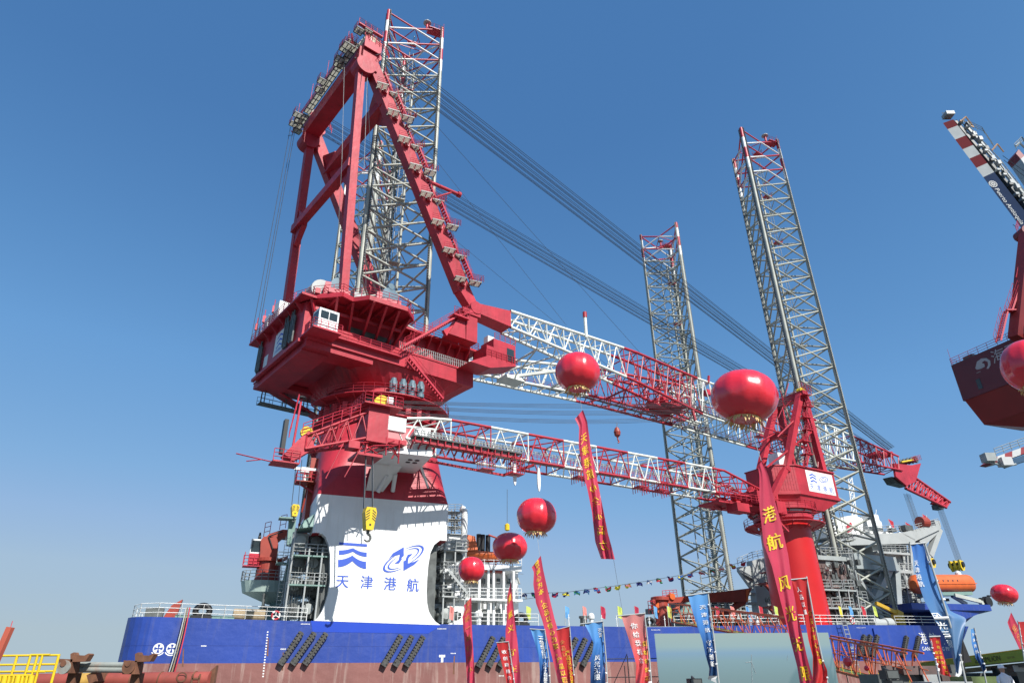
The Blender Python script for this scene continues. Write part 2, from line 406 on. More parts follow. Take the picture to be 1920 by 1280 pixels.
# painted marks on the side
def hullpt(X, Y, off=.012): return onv(X, Y, -9.7 - off)
b = MB(M['legwhite'])
for X in (297, 322):
    c = hullpt(X, 1215, .01); n = 28; r1, r2 = .47, .37
    for k in range(n):
        a0, a1 = 2 * math.pi * k / n, 2 * math.pi * (k + 1) / n
        b.add([c + DX * math.cos(t) * r + Z * math.sin(t) * r for t, r in ((a0, r1), (a1, r1), (a1, r2), (a0, r2))], [(0, 1, 2, 3)])
    for k in range(4):
        a = math.pi / 4 + k * math.pi / 2
        b.add([c + DX * .05 * math.cos(a) + Z * .05 * math.sin(a)] + [c + DX * .5 * math.cos(a + e) + Z * .5 * math.sin(a + e) for e in (-1.15 + .38, 0 - .0, .38 * 1)][:0] + [c + DX * .39 * math.cos(a + e) + Z * .39 * math.sin(a + e) for e in (-.42, 0, .42)], [(0, 1, 2, 3)])
    for k in range(6):
        a0, a1 = math.pi * (1.18 + .64 * k / 6), math.pi * (1.18 + .64 * (k + 1) / 6)
        b.add([c + DX * math.cos(t) * r + Z * math.sin(t) * r for t, r in ((a0, .64), (a1, .64), (a1, .55), (a0, .55))], [(0, 1, 2, 3)])
b.build('thruster_mark', hull)
b = MB(M['legwhite'])
for k in range(17):
    p = hullpt(502 - k * .55, 1184 + k * 5.2); b.box(p, DX * .07, NX * .004, Z * .06)
for X, Y in ((382, 1210), (373 + 158, 1216), (850, 1224), (940, 1266), (1600, 1215)):
    for k in range(4): b.box(hullpt(X - 4 + k * 2.6, Y), DX * .05, NX * .004, Z * .05)
for X, Y in ((573, 1169), (829, 1178), (1230, 1180), (1615, 1176)):
    for k in range(7): b.box(hullpt(X - 8 + k * 2.5, Y), DX * .04, NX * .004, Z * .05)
b.box(hullpt(829, 1229), DX * .34, NX * .004, Z * .12); b.box(hullpt(829, 1235), DX * .13, NX * .004, Z * .3)
b.build('draught_marks', hull)
b = MB(M['rust'])
for X, Y in ((344, 1215), (531, 1222), (852, 1229), (503, 1195)):
    b.add([hullpt(X - 1, Y, .008), hullpt(X + 1, Y, .008), hullpt(X + .0, Y + 34, .008), hullpt(X - 3, Y + 34, .008)], [(0, 1, 2, 3)])
b.build('rust_streak', hull)
b = MB(M['legwhite'])
o = hullpt(1727, 1200)
def onbow(a, z):   # follows the side shell, kinking where the bow begins
    u0 = 80.6 + a; v = float(np.interp(u0, [79, 84, 88, 91, 93.6], [-9.7, -9.6, -9.1, -7.6, -4.5])) - .03
    fu, fv = flare(u0, v, z); return S(fu, fv - .03, z)
glyphs('港航平5', lambda x, y: onbow(x, 8.4 + y), b, 1.7, gap=1.5, align='LEFT')
glyphs('GANG HANG PING 5', lambda x, y: onbow(x, 7.4 + y), b, .75, gap=1.1, align='LEFT')
b.build('ship_name', hull)
# deck fittings
def fairlead(X, Y, w=.9):
    u, v, z = onv(X, Y, -9., True); z = deckz(u); b = MB(M['black']); n = 20
    r = []
    for k in range(n):
        t = 2 * math.pi * k / n; ce = S(u + .62 * w * math.cos(t) * 1.1, -9.0, z + .72 * w + .55 * w * math.sin(t))
        o = (DX * math.cos(t) + Z * math.sin(t)); r.append([ce + o * .3 * w * math.cos(p) + NX * .35 * math.sin(p) for p in [2 * math.pi * i / 8 for i in range(8)]])
    b.loft(r + [r[0]], cap=False); b.fbox(lambda a, c, d: S(u + a, -9 + c, z + d), -1 * w, 1 * w, -.35, .35, 0, .3); return b.build('fairlead', hull)
for X in (376, 977, 1218): fairlead(X, 1165, .95 if X != 1218 else .8)
b = MB(M['dgrey'], M['cloth'], M['green'], M['white'])
f = lambda a, c, d: S(a, c, deckz(a) + d)
for k in range(5):
    b.lathe(f(-14.2 + .55 * k, -7.5, .55), [(.1, -.5), (.62, -.45), (.62, .45), (.1, .5)], 14, 1, DX)
b.build('rope_coils', hull)
b = MB(M['oxide'], M['dgrey'], M['green'])
b.fbox(f, -22.8, -21.2, -7.5, -6.3, 0, 1.0, 1); b.prism([f(-21.2, -7, 0), f(-20, -7, 0), f(-19.7, -7, 1.9), (f(-20.6, -7, 1.3))], NX * 1.2, 0)
b.fbox(f, -20, -14.5, -8.4, -7.6, 0, .35, 2); b.tube(f(-17, -8, .3), f(-17, -8, 1.1), .12, 8, mi=2); b.tube(f(-17.3, -8, 1.0), f(-16.7, -8, 1.0), .08, 8, mi=2)
b.build('mooring_winch', hull)
b = MB(M['white'])
for u, r in ((11.8, .5), (26.5, .4), (52, .45)):
    b.tube(f(u, -8.6, 0), f(u, -8.6, .9), r * .6, 12); b.lathe(f(u, -8.6, .85), [(r * .6, 0), (r, .1), (r, .45), (r * .6, .7), (.02, .75)], 14)
b.build('mushroom_vent', hull)
b = MB(M['dgrey']); b.lathe(f(25.3, -8.8, 0), [(.5, 0), (.5, .15), (.42, .2), (.42, .9), (.55, .95), (.55, 1.2), (0.02, 1.22)], 14); b.build('bollard', hull)
for X, Y in ((517, 1153), (1598, 1163)):
    u, v, z = onv(X, Y, -9.55, True); b = MB(M['legred'], M['legwhite'])
    n = 20
    for k in range(n):
        r = []
        for kk in (k, k + 1):
            t = 2 * math.pi * kk / n; o = DX * math.cos(t) + Z * math.sin(t); c = S(u, -9.6, z)
            r.append([c + o * (.38 + .09 * math.cos(p)) + NX * .06 * math.sin(p) for p in [2 * math.pi * i / 6 for i in range(6)]])
        b.loft(r, 0 if (k // 2) % 3 else 1, cap=False)
    for k in range(3): b.tube(S(u, -9.6, z), S(u, -9.6, z) + DX * .38 * math.cos(1.57 + k * 2.09) + Z * .38 * math.sin(1.57 + k * 2.09), .04, 5, mi=1)
    tag(b.build('life_ring'), 'red and white life ring on the rail ' + ('near the dark red knuckle crane' if X < 600 else 'just right of the red pedestal'), 'life ring', 'life rings on the ship rails')
# gangway ladder at the red pedestal and mooring hoses at the stern
b = MB(M['lgrey'], M['blue'])
b.ladder(P(1581, 1160, -10.6), P(1607, 1250, -10.6), DX, .8, .55, .07)
b2_ = MB(M['blue']); b2_.fbox(lambda a, c, d: S(a, c, d), 71.6, 72.6, -9.95, -9.3, 6.5, 10.3); b2_.build('ladder_guard', hull)
tag(b.build('pilot_ladder'), 'grey ladder hanging down the hull right of the big screen', 'ladder')
for X0, X1, m_, lb in ((352, 313, 'rope2', 'tan hose'), (356, 319, 'redrail', 'pink hose'), (349, 308, 'lgrey', 'grey hose')):
    b = MB(M[m_]); pts = []
    for i in range(13):
        t = i / 12; X = X0 + (X1 - X0) * t + 3 * math.sin(t * 3); Y = 1138 + (1285 - 1138) * t
        pts.append(P(X, Y, -9.9 - .9 * math.sin(t * 1.5)))
    b.path(pts, .06, 6); tag(b.build('hose'), lb + ' draped over the stern rail down the blue hull', 'hose')

# ------------------------------------------------------------------ legs
def leg(u, v, kind, label, zb=4.0, ztop=HH + CZ, zleg=None):
    c = S(u, v, 0); c = np.array([c.x, c.y])
    R_ = 5.9
    angs = [-150, -30, 90] if kind == 'near' else [150, 30, -90]
    off = 0 if kind == 'near' else R(5.0)
    pts = [c + R_ * np.array([math.cos(PSI + R(a) + off), math.sin(PSI + R(a) + off)]) for a in angs]
    Q = lambda k, z: Vector((pts[k][0], pts[k][1], z))
    root = empty('lattice_leg', Vector((c[0], c[1], zb)), label, 'leg', 'lattice legs of the jack-up ship')
    bay = 4.075; nb = int((ztop - .5 - zb) / bay); tops = [ztop, ztop, ztop]
    zred = 103.
    for k in range(3):
        m = MB(M['leg'], M['legred'], M['legwhite'])
        m.tube(Q(k, zb), Q(k, zred), .36, 10, mi=0)
        z = zred; j = 0
        while z < ztop - .1:
            z2 = min(ztop, z + 2.9); m.tube(Q(k, z), Q(k, z2), .36, 10, mi=1 + (j + 1) % 2); z = z2; j += 1
        ch = m.build('chord', root)
        rk = MB(M['rack'])
        ce = Vector((c[0], c[1], 0)); o = (Vector((pts[k][0], pts[k][1], 0)) - ce).normalized(); t = o.cross(Z)
        for sgn in (-1, 1):
            a = t * sgn
            rk.box(Q(k, (zb + ztop) / 2) + a * .40, a * .10, o * .07, Z * (ztop - zb) / 2)
            zz = zb
            while zz < ztop - .3:
                rk.box(Q(k, zz + .2) + a * .57, a * .10, o * .09, Z * .13); zz += .46
        rk.build('gear_rack', ch)
    m = MB(M['leg'], M['legred'], M['legwhite'])
    for i in range(nb):
        z1 = ztop - .5 - i * bay; z0 = z1 - bay
        if z1 < zb + 2: break
        for k in range(3):
            k2 = (k + 1) % 3
            a0, a1, b0, b1 = Q(k, z0), Q(k, z1), Q(k2, z0), Q(k2, z1)
            c1, c2, c3, c4 = (2, 1, 1, 2) if z0 > zred - 1.5 else (0, 0, 0, 0)
            mid = (a0 + b1) / 2
            m.tube(a0, mid, .17, 6, mi=c1, caps=False); m.tube(mid, b1, .17, 6, mi=c2, caps=False)
            m.tube(a1, mid, .17, 6, mi=c3, caps=False); m.tube(mid, b0, .17, 6, mi=c4, caps=False)
        if i % 2 == 0:
            ms = [(Q(k, z0) + Q((k + 1) % 3, z1)) / 2 for k in range(3)]
            for k in range(3): m.tube(ms[k], ms[(k + 1) % 3], .09, 5, mi=0 if i else 1, caps=False)
    m.build('lattice_bracing', root)
    m = MB(M['lgrey'], M['leg'], M['redrail'])
    cc = Vector((c[0], c[1], 0)) - NX * 1.2
    m.ladder(cc + Z * zb, cc + Z * (ztop - 7), DX, .7, .8, .06)
    m.tube(cc + NX * 2.6 + DX * 1.2 + Z * zb, cc + NX * 2.6 + DX * 1.2 + Z * (ztop - 9), .22, 8, mi=1)
    m.tube(cc + NX * 3.4 - DX * .6 + Z * zb, cc + NX * 3.4 - DX * .6 + Z * (ztop - 12), .13, 6, mi=0)
    for i in range(1, nb, 3):
        z = ztop - .5 - i * bay
        m.box(cc + Z * z, DX * .8, NX * .6, Z * .05, 2 if i < 8 else 1); m.rail([cc + Z * z + DX * .8 - NX * .6, cc + Z * z + DX * .8 + NX * .6, cc + Z * z - DX * .8 + NX * .6], 1.0, 1, .04, 2, mi=2 if i < 8 else 0)
        m.tube(cc + Z * z, (Q(0, z) + Q(1, z)) / 2, .07, 5, mi=1); m.tube(cc + Z * z, Q(2, z), .07, 5, mi=1)
    m.build('inner_ladder', root)
    m = MB(M['redrail'], M['lgrey'])
    k = 1; p = Q(k, ztop - 1).lerp(Q(0, ztop - 1), .12)
    m.box(p + NX * .5, DX * 1.4, NX * .9, Z * .05); m.rail([p + NX * .5 + DX * 1.4 - NX * .9, p + NX * .5 - DX * 1.4 - NX * .9, p + NX * .5 - DX * 1.4 + NX * .9], 1, 1, .035, 2)
    m.tube(p + NX * .5 - DX * 1.6, p + NX * .5 - DX * 1.6 + Z * 1.5, .25, 8); m.lathe(p + NX * .5 - DX * 1.6 + Z * 1.5, [(.15, 0), (.75, .15), (.75, .3), (.1, .75)], 12, 1)
    m.tube(p + DX * 1.5, p + DX * 1.5 + Z * 2.4, .03, 4)
    m.build('warning_light', root)
    return root
LA, LB = 80.34, 36.65
leg(0, 0, 'near', 'tallest grey lattice leg behind the red crane frame, striped red and white on top', 9)
leg(LA, 0, 'near', 'leaning grey lattice leg right of the red pedestal crane, its top red and white', 4)
leg(LA, LB, 'far', 'grey lattice leg standing between the balloons behind both booms, smallest striped top', 4, ztop=113.5)
leg(0, LB, 'far', 'lattice leg mostly hidden behind the tall red crane frame and the white column', 4)
# ------------------------------------------------------------------ main crane
F = Frame(17.2)
crane = empty('main_crane', S(0, 0, 10), 'giant red crane on a red and white column, boom lying to the right', 'crane')
# column: rounded square low down, round at the top
def colring(z, n=48):
    k = min(1, max(0, (z - 23.2) / 12)); vf = 9.7 - 2.3 * k; vb = 8.5 - 1.1 * k; hw = 7.7 - .35 * k; rc_ = .35 + 6.6 * k ** .8
    r = []
    for cx, cy, a0 in ((hw - rc_, vb - rc_, 0), (-hw + rc_, vb - rc_, 90), (-hw + rc_, -vf + rc_, 180), (hw - rc_, -vf + rc_, 270)):
        u_, v_ = math.cos(R(a0)), math.sin(R(a0)); r.append(S(-.25 + cx + rc_ * u_ + .06 * v_, cy + rc_ * v_ - .06 * u_, z))
        for i in range(11): t = R(a0 + 9 * i); r.append(S(-.25 + cx + rc_ * math.cos(t), cy + rc_ * math.sin(t), z))
        u_, v_ = math.cos(R(a0 + 90)), math.sin(R(a0 + 90)); r.append(S(-.25 + cx + rc_ * u_ - .06 * v_, cy + rc_ * v_ + .06 * u_, z))
    return r
b = MB(M['colwhite'], M['red'])
zz = [18.9, 19.3, 21, 23.15, 23.16, 25, 27, 29, 31, 33, 35, 36.4]
b.loft([colring(z) for z in zz], [0, 0, 0, 0, 1, 1, 1, 1, 1, 1, 1], smooth=True)
# outer plates down to the deck, flared at the foot, open at both sides
lf = [(597, 1000), (604, 1000), (611, 1007), (616, 1020), (619, 1040), (619, 1090), (616, 1110), (611, 1128), (604, 1145), (597, 1156), (590, 1163)]
rt = [(826, 1171), (817, 1165), (810, 1156), (804, 1145), (801, 1130), (800, 1110), (801, 1085), (803, 1060), (807, 1036), (814, 1021), (824, 1013), (833, 1010)]
def colplate(v, th, mi):
    L = [onv(X, Y, -9.72, True) for X, Y in lf]; Rr = [onv(X, Y, -9.72, True) for X, Y in rt]
    poly = [S(-7.2, v, 21.5)] + [S(max(u, -7.2 - .2 * (z < 17)) if z > 16 else u, v, z) for u, _, z in L] + [S(min(u, 6.9) if z > 16 else u, v, z) for u, _, z in Rr] + [S(6.9, v, 21.5)]
    b.prism(poly, NX * th, mi)
colplate(-9.74, 1.0, 0); colplate(7.6, 1.0, 0)
b.build('column', crane)
# foot strip of fresh blue paint under the column
bb = MB(mat('fresh_blue_paint', (.02, .07, .50), .35, .05))
bb.prism([hullpt(583, 1163, .02), hullpt(828, 1171, .02), hullpt(803, 1187, .02), hullpt(586, 1184, .02)], NX * .015)
bb.build('paint_patch', hull)
# inner well seen through the openings
b = MB(M['dgrey'], M['green'], M['grey'])
b.fbox(S, -5.6, 5.4, -6.5, 6.5, 10, 22, 0)
for s_ in (-1, 1):
    for k in range(5):
        z = 11.2 + k * 2.0
        b.lathe(S(s_ * 6.3, -6.4, z), [(.75, -.7), (.85, -.5), (.85, .5), (.6, .8), (.35, .8), (.35, 1.3), (.02, 1.3)], 14, 0, DX * s_)
        b.lathe(S(s_ * 6.3, -4.2, z), [(.75, -.7), (.85, -.5), (.85, .5), (.6, .8), (.35, .8), (.02, 1.3)], 14, 2, DX * s_)
    b.fbox(S, s_ * 6 - .5, s_ * 6 + .5, -8.6, -6.8, 10, 19, 0)
b.build('jacking_gear', crane)
# emblems and characters
b = MB(M['navy'])
E = lambda X, Y: onv(X, Y, -9.775)
def pxpoly(pts, bb=b, f=E): bb.add([f(x, y) for x, y in pts], [tuple(range(len(pts)))])
def strip(top, bot):
    for i in range(len(top) - 1): pxpoly([top[i], top[i + 1], bot[i + 1], bot[i]])
q = lambda x, y: (560 + x / 6.4, 960 + y / 6.4)
pxpoly([q(487, 357), q(822, 380), q(820, 412), q(486, 388)])
def wave(x0, yl, xm, ym, x1, yr, ylb, ymb, yrb):
    t_ = []; b_ = []
    for i in range(9):
        k = i / 8; c_ = (1 - k) ** 2
        t_.append(q(x0 + (xm - x0) * k, yl + (ym - yl) * k * k)); b_.append(q(x0 + (xm - x0) * k, ylb + (ymb - ylb) * k * k))
    for i in range(1, 9):
        k = i / 8; kk = 1 - (1 - k) ** 2
        t_.append(q(xm + (x1 - xm) * k, ym + (yr - ym) * kk)); b_.append(q(xm + (x1 - xm) * k, ymb + (yrb - ymb) * kk))
    strip(t_, b_)
wave(484, 455, 652, 427, 817, 480, 508, 470, 532)
wave(474, 568, 645, 515, 809, 590, 655, 583, 676)
def arc(cx, cy, rx, ry, rot, a0, a1, w0, w1, n=22, f=q):
    t_ = []; b_ = []
    for i in range(n + 1):
        k = i / n; a = a0 + (a1 - a0) * k; w_ = w0 + (w1 - w0) * math.sin(math.pi * min(1, k))
        for L_, rr in ((t_, 1.0), (b_, 1.0)):
            pass
        ex, ey = rx * math.cos(a), ry * math.sin(a); ix, iy = (rx - w_) * math.cos(a), (ry - w_ * .75) * math.sin(a)
        cr_, sr_ = math.cos(rot), math.sin(rot)
        t_.append(f(cx + ex * cr_ - ey * sr_, cy + ex * sr_ + ey * cr_)); b_.append(f(cx + ix * cr_ - iy * sr_, cy + ix * sr_ + iy * cr_))
    strip(t_, b_)
rot = -.50
arc(1205, 590, 215, 88, rot, R(95), R(275), 4, 26)
arc(1215, 590, 165, 62, rot, R(100), R(265), 3, 20)
arc(1310, 520, 215, 88, rot, R(-85), R(95), 4, 26)
arc(1300, 520, 165, 62, rot, R(-80), R(85), 3, 20)
pxpoly([q(1262, 415), q(1262, 520), q(1235, 545), q(1215, 505), q(1120, 530), q(1080, 560), q(1130, 490)])
pxpoly([q(1215, 505), q(1240, 560), q(1205, 610), q(1150, 615), q(1200, 570)])
pxpoly([q(1258, 700), q(1258, 585), q(1290, 570), q(1310, 612), q(1390, 590), q(1450, 560), q(1390, 625)])
pxpoly([q(1310, 612), q(1285, 555), q(1310, 505), q(1370, 495), q(1320, 545)])
for ch, X, Y in (('天', 525, 835), ('津', 817, 848), ('港', 1097, 865), ('航', 1370, 882)):
    u, v, z = onv(*q(X, Y), -9.775, True)
    b.build('company_emblem' if ch == '天' else 'lettering', crane); b = MB(M['navy'])
    for dx_, dv_ in ((-.02, 0), (.02, .004)): glyphs(ch, lambda x, y: S(u + x * 1.0 + dx_, -9.775 - dv_, z - .46 + y * 1.03), b, 1.42)
b.build('lettering', crane)
# slewing column, gallery, motors
b = MB(M['red'])
rr = lambda r, z, n=48: [S(r * math.cos(2 * math.pi * (i + .5) / n), r * math.sin(2 * math.pi * (i + .5) / n), z) for i in range(n)]
b.loft([rr(7.9, 36.4), rr(7.9, 37.0)]); b.loft([rr(7.3, 37.0), rr(7.3, 38.4)])
fun = []
for z, k in ((38.4, 0), (40.7, 1)):
    r = []
    for i in range(48):
        t = 2 * math.pi * (i + .5) / 48; ct, st = math.cos(t), math.sin(t); m_ = max(abs(ct), abs(st))
        a1_, b1_ = 7.6 * ct, 7.6 * st; a2_, b2_ = (8.9 * ct / m_ + .4), 8.6 * st / m_
        r.append(F(a1_ + (a2_ - a1_) * k, b1_ + (b2_ - b1_) * k, z))
    fun.append(r)
b.loft(fun, smooth=False)
b.build('slewing_column', crane)
def ringwalk(z, r, c=(0, 0), m1='red', m2='redrail', wd=1.2, n=32, a0=0, a1=360, h=1.1, name='gallery', par=None):
    b = MB(M[m1], M[m2]); P_ = []; I_ = []
    for i in range(n + 1):
        t = R(a0 + (a1 - a0) * i / n); P_.append(S(c[0] + (r + wd) * math.cos(t), c[1] + (r + wd) * math.sin(t), z)); I_.append(S(c[0] + r * math.cos(t), c[1] + r * math.sin(t), z))
    for i in range(n):
        b.hexa([I_[i] - Z * .12, P_[i] - Z * .12, P_[i + 1] - Z * .12, I_[i + 1] - Z * .12, I_[i], P_[i], P_[i + 1], I_[i + 1]], 0)
        if i % 2 == 0: b.beam(P_[i] - Z * .1, I_[i] - Z * .9, .1, .12, mi=0)
    b.rail(P_, h, 2.2, .035, 3, mi=1)
    return b.build(name, par)
ringwalk(34.2, 7.5, par=crane); ringwalk(36.7, 7.9, a0=190, a1=350, wd=1.6, n=20, par=crane)
ringwalk(31.0, 7.5, a0=150, a1=260, wd=1.0, n=16, par=crane)
for X, Y in ((736, 738), (754, 742), (771, 746), (787, 750)):
    u, v, z = onv(X, Y, -8.4, True); z = 36.8
    b = MB(M['motor'], M['redrail']); c = S(u, -8.5, z)
    b.lathe(c, [(.5, 0), (.5, .5), (.36, .55), (.42, .7), (.42, 1.9), (.36, 2.0), (.36, 2.2), (.02, 2.25)], 14)
    for k in range(10): t = k * .628; b.box(c + Z * 1.3 + DX * .45 * math.cos(t) + NX * .45 * math.sin(t), DX * .03, NX * .03, Z * .5)
    b.fbox(S, u - .15, u + .15, -9.2, -8.8, z + 1, z + 1.4)
    b.build('slewing_motor', crane)
b = MB(M['red'], M['redrail'], M['dgrey'])
for k in range(14):
    t = R(190 + k * 12); c = S(8.0 * math.cos(t), 8.0 * math.sin(t), 35.3); b.box(c, DX * .3, NX * .3, Z * .7, k % 2)
for a_ in (205, 232, 262, 300, 330):
    t = R(a_); p = S(7.7 * math.cos(t), 7.7 * math.sin(t), 31.5); b.path([p, p + Z * 3, p + Z * 5], .12, 6, mi=2 if a_ % 2 else 1)
b.fbox(S, -3.2, -1.9, -7.9, -7.2, 34.4, 36.3, 2)
b.build('ring_machinery', crane)
# ---- platform body
b = MB(M['red'], M['redrail'], M['dgrey'])
b.fbox(F, -15.2, 9.5, -7.6, 7.6, 40.7, 46.2, 0)
b.fbox(F, -16.4, 10.4, -9.0, 9.0, 46.2, 46.5, 0)
b.fbox(F, -15.6, -15.2, -7.8, 7.8, 40.5, 40.9, 0)
b.fbox(F, -14.9, 9.4, 7.6, 8.9, 40.6, 42.9, 0)            # lower side box girder
b.fbox(F, -14.9, 9.4, 8.9, 9.0, 42.7, 42.95, 0)
b.prism([F(-15, -7.0, 40.7), F(-15, -8.8, 40.7), F(-6, -8.8, 37.6), F(-6, -7, 37.6)], (F(1, 0, 0) - F(0, 0, 0)) * .5)
for k in range(9):   # brackets under the deck edge, near side
    a = -2.6 + k * 1.6; b.prism([F(a, 7.6, 46.2), F(a, 8.9, 46.2), F(a, 8.7, 45.7), F(a, 7.6, 44.5)], F(.15, 0, 0) - F(0, 0, 0))
for k in range(6):
    bq = -6.5 + k * 2.6; b.prism([F(-15.2, bq, 46.2), F(-16.3, bq, 46.2), F(-15.2, bq, 45.0)], F(0, .12, 0) - F(0, 0, 0))
b.build('platform', crane)
b = MB(M['red'], M['redrail'], M['dgrey'])
# rear underside beam with hanging walkway
b.fbox(F, -14.9, -11.5, -7.5, 7.5, 39.6, 40.7, 0); b.fbox(F, -14.9, -6, 5.6, 8.6, 39.8, 40.6, 0); b.fbox(F, -14.9, -6, -8.6, -5.6, 39.8, 40.6, 0)
b.walk(F(-14, -8.2, 37.9), F(-4, -8.2, 37.9), 1.4, 1.2, 2); 
for a in (-13.5, -10.5, -7.5): b.tube(F(a, -8.9, 37.9), F(a, -8.9, 40.7), .08, 5, mi=2); b.tube(F(a, -7.5, 37.9), F(a, -7.5, 40.7), .08, 5, mi=2)
b.build('underside_beam', crane)
# rear face vents, sign
b = MB(M['white'], M['navy'], M['dgrey'])
rear = lambda bq, z: F(-15.23, bq, z)
b.fbox(F, -15.22, -15.18, -1.6, 1.3, 41.9, 45.2, 0); b.fbox(F, -15.22, -15.18, -5.0, -3.6, 41.6, 43.2, 0)
for y0 in (44.4, 43.7, 43.0): b.add([rear(-.8, y0), rear(.1, y0 + .4), rear(.1, y0 + .15), rear(-.8, y0 - .25)], [(0, 1, 2, 3)], 1); b.add([rear(.1, y0 + .4), rear(1.0, y0), rear(1.0, y0 - .25), rear(.1, y0 + .15)], [(0, 1, 2, 3)], 1)
glyphs('天津港航', lambda x, y: rear(-.1 + x, 42.2 + y), b, .55, mi=1)
b.build('rear_sign', crane)
b = MB(M['dgrey'], M['redrail'])
for b0, b1 in ((2.3, 2.7), (3.0, 3.3), (4.3, 4.6), (4.9, 5.2), (-6.9, -6.6), (-6.2, -5.9)):
    b.path([F(-15.5, b0, 46), F(-15.5, b0, 41.8), F(-15.5, b1 + .2, 41.4), F(-15.5, b1 + .2, 45)], .14, 6)
b.build('cable_tray', crane)
# railings round the deck
b = MB(M['redrail'])
b.rail([F(-16.3, 6.2, 46.5), F(-16.3, -8.9, 46.5), F(10.3, -8.9, 46.5)], 1.2, 1.6, .04, 3)
b.rail([F(-2, 8.9, 46.5), F(10.3, 8.9, 46.5), F(10.3, -8.9, 46.5)], 1.2, 1.6, .04, 3)
b.rail([F(-14.5, 8.95, 42.95), F(9.3, 8.95, 42.95)], .0001, 30, .001, 1)
for bq in (-2, -5.5, -8.4): b.tube(F(-16, bq, 46.5), F(-16, bq, 50.5), .05, 5); b.box(F(-16, bq, 49), DX * .2, NX * .2, Z * .5)
b.build('deck_railing', crane)
b = MB(M['lgrey'])
b.rail([F(-2.5, 8.95, 42.95), F(9.0, 8.95, 42.95)], 1.1, .32, .045, 2)
b.build('side_railing', crane)
b = MB(M['redrail'], M['dgrey'])
b.rail([F(-14.5, 9.5, 41.6), F(-2.5, 9.5, 41.6)], 1.1, 1.5, .04, 3); b.fbox(F, -14.5, -2.5, 8.9, 9.6, 41.5, 41.6, 0)
b.fbox(F, -9.5, -3.2, 7.62, 7.66, 42.95, 44.6, 1)
b.walk(F(-1.5, 9.6, 41.7), F(4.0, 9.6, 37.2), .8, 1.1, 0, side=NX, stairs=True)
b.walk(F(-2.6, 10.0, 42.8), F(5.2, 10.6, 49.6), .9, 1.1, 0, side=NX, stairs=True)
b.walk(F(5.2, 10.6, 49.6), F(8.3, 10.6, 51.5), .9, 1.1, 0, side=NX, stairs=True)
b.fbox(F, 4.2, 6.8, 9.9, 11.4, 49.4, 49.6, 0); b.rail([F(4.2, 11.4, 49.6), F(6.8, 11.4, 49.6)], 1.1, .8, .04, 3)
b.beam(F(3.4, 10.2, 46.6), F(9.0, 10.2, 51.2), .5, .9)
b.build('stairway', crane)
# winch deck (octagonal overhang)
b = MB(M['red'], M['redrail'], M['dgrey'])
oc = [(-16.0, 5.8), (-14.8, 8.5), (-12.2, 11.3), (-10.6, 10.9), (-9.3, 12.6), (-4.1, 13.0), (-2.2, 11.3), (-2.2, 5.8)]
b.prism([F(a, c, 46.55) for a, c in oc], Z * .3); 
for i in range(len(oc) - 1): b.beam(F(*oc[i], 46.5), F(*oc[i + 1], 46.5), .25, .6)
for a, c in ((-14.8, 8.4), (-12.6, 10.8), (-10.5, 10.8), (-8.6, 12.6), (-6.8, 12.6), (-5.0, 12.6), (-2.8, 11.6)):
    b.beam(F(a, c, 46.3), F(min(a + 1.2, -3), 7.7, 43.6), .28, .55); b.beam(F(a, c, 46.3), F(a, 7.6, 46.2), .25, .6)
b.beam(F(-14.4, 8.7, 45.0), F(-3.0, 9.8, 45.0), .2, .4)
b.rail([F(a, c, 46.85) for a, c in oc[:-1]], 1.2, 1.4, .04, 3, mi=1)
b.build('winch_deck', crane)
for a, c, s_ in ((-12.0, 9.4, 1.0), (-5.8, 11.2, .9)):
    b = MB(M['motor'], M['lgrey'], M['redrail']); o = F(a, c, 46.9); ax = (F(0, 1, 0) - F(0, 0, 0))
    b.lathe(o + Z * 1.6, [(.9, -1.4), (.95, -1.3), (.95, -.2), (1.25, -.1), (1.25, .25), (.02, .3)], 18, 0, ax)
    b.lathe(o + Z * 3.1, [(.45, -.3), (.5, 0), (.45, .3), (.1, .3)], 12, 0, ax); b.beam(o + Z * 2.4, o + Z * 3.1, .3, .3)
    b.box(o + Z * .3, DX * 1.3, NX * 1.3, Z * .3, 2); b.box(o + Z * .9 - DX * 1.4, DX * .35, NX * .6, Z * .9, 2)
    b.build('winch', crane)
b = MB(M['lgrey'], M['red'], M['redrail'])
b.lathe(F(-13.6, 6.6, 48.0), [(.3, -1.8), (1.5, -1.7), (1.5, 1.7), (.3, 1.8)], 20, 0, F(0, 1, 0) - F(0, 0, 0)); b.lathe(F(-8.5, 9.0, 47.8), [(.3, -1.6), (1.0, -1.6), (1.0, 1.6), (.3, 1.6)], 16, 0, F(1, 0, 0) - F(0, 0, 0))
for k in range(10): b.box(F(-14.5 + k * 1.1, 9.0 + .3 * (k % 3), 47.2 + .1 * (k % 2)), DX * .3, NX * .25, Z * .35, 1 + k % 2)
b.build('winch_drum', crane)
b = MB(M['white']); b.fbox(F, -16.2, -14.6, -1.2, .6, 46.6, 49.2); b.fbox(F, -16.2, -15.0, -4.5, -3.0, 46.6, 48.6); b.fbox(F, -15.9, -15.2, -6.9, -6.1, 46.6, 47.6); b.build('equipment_cabinet', crane)
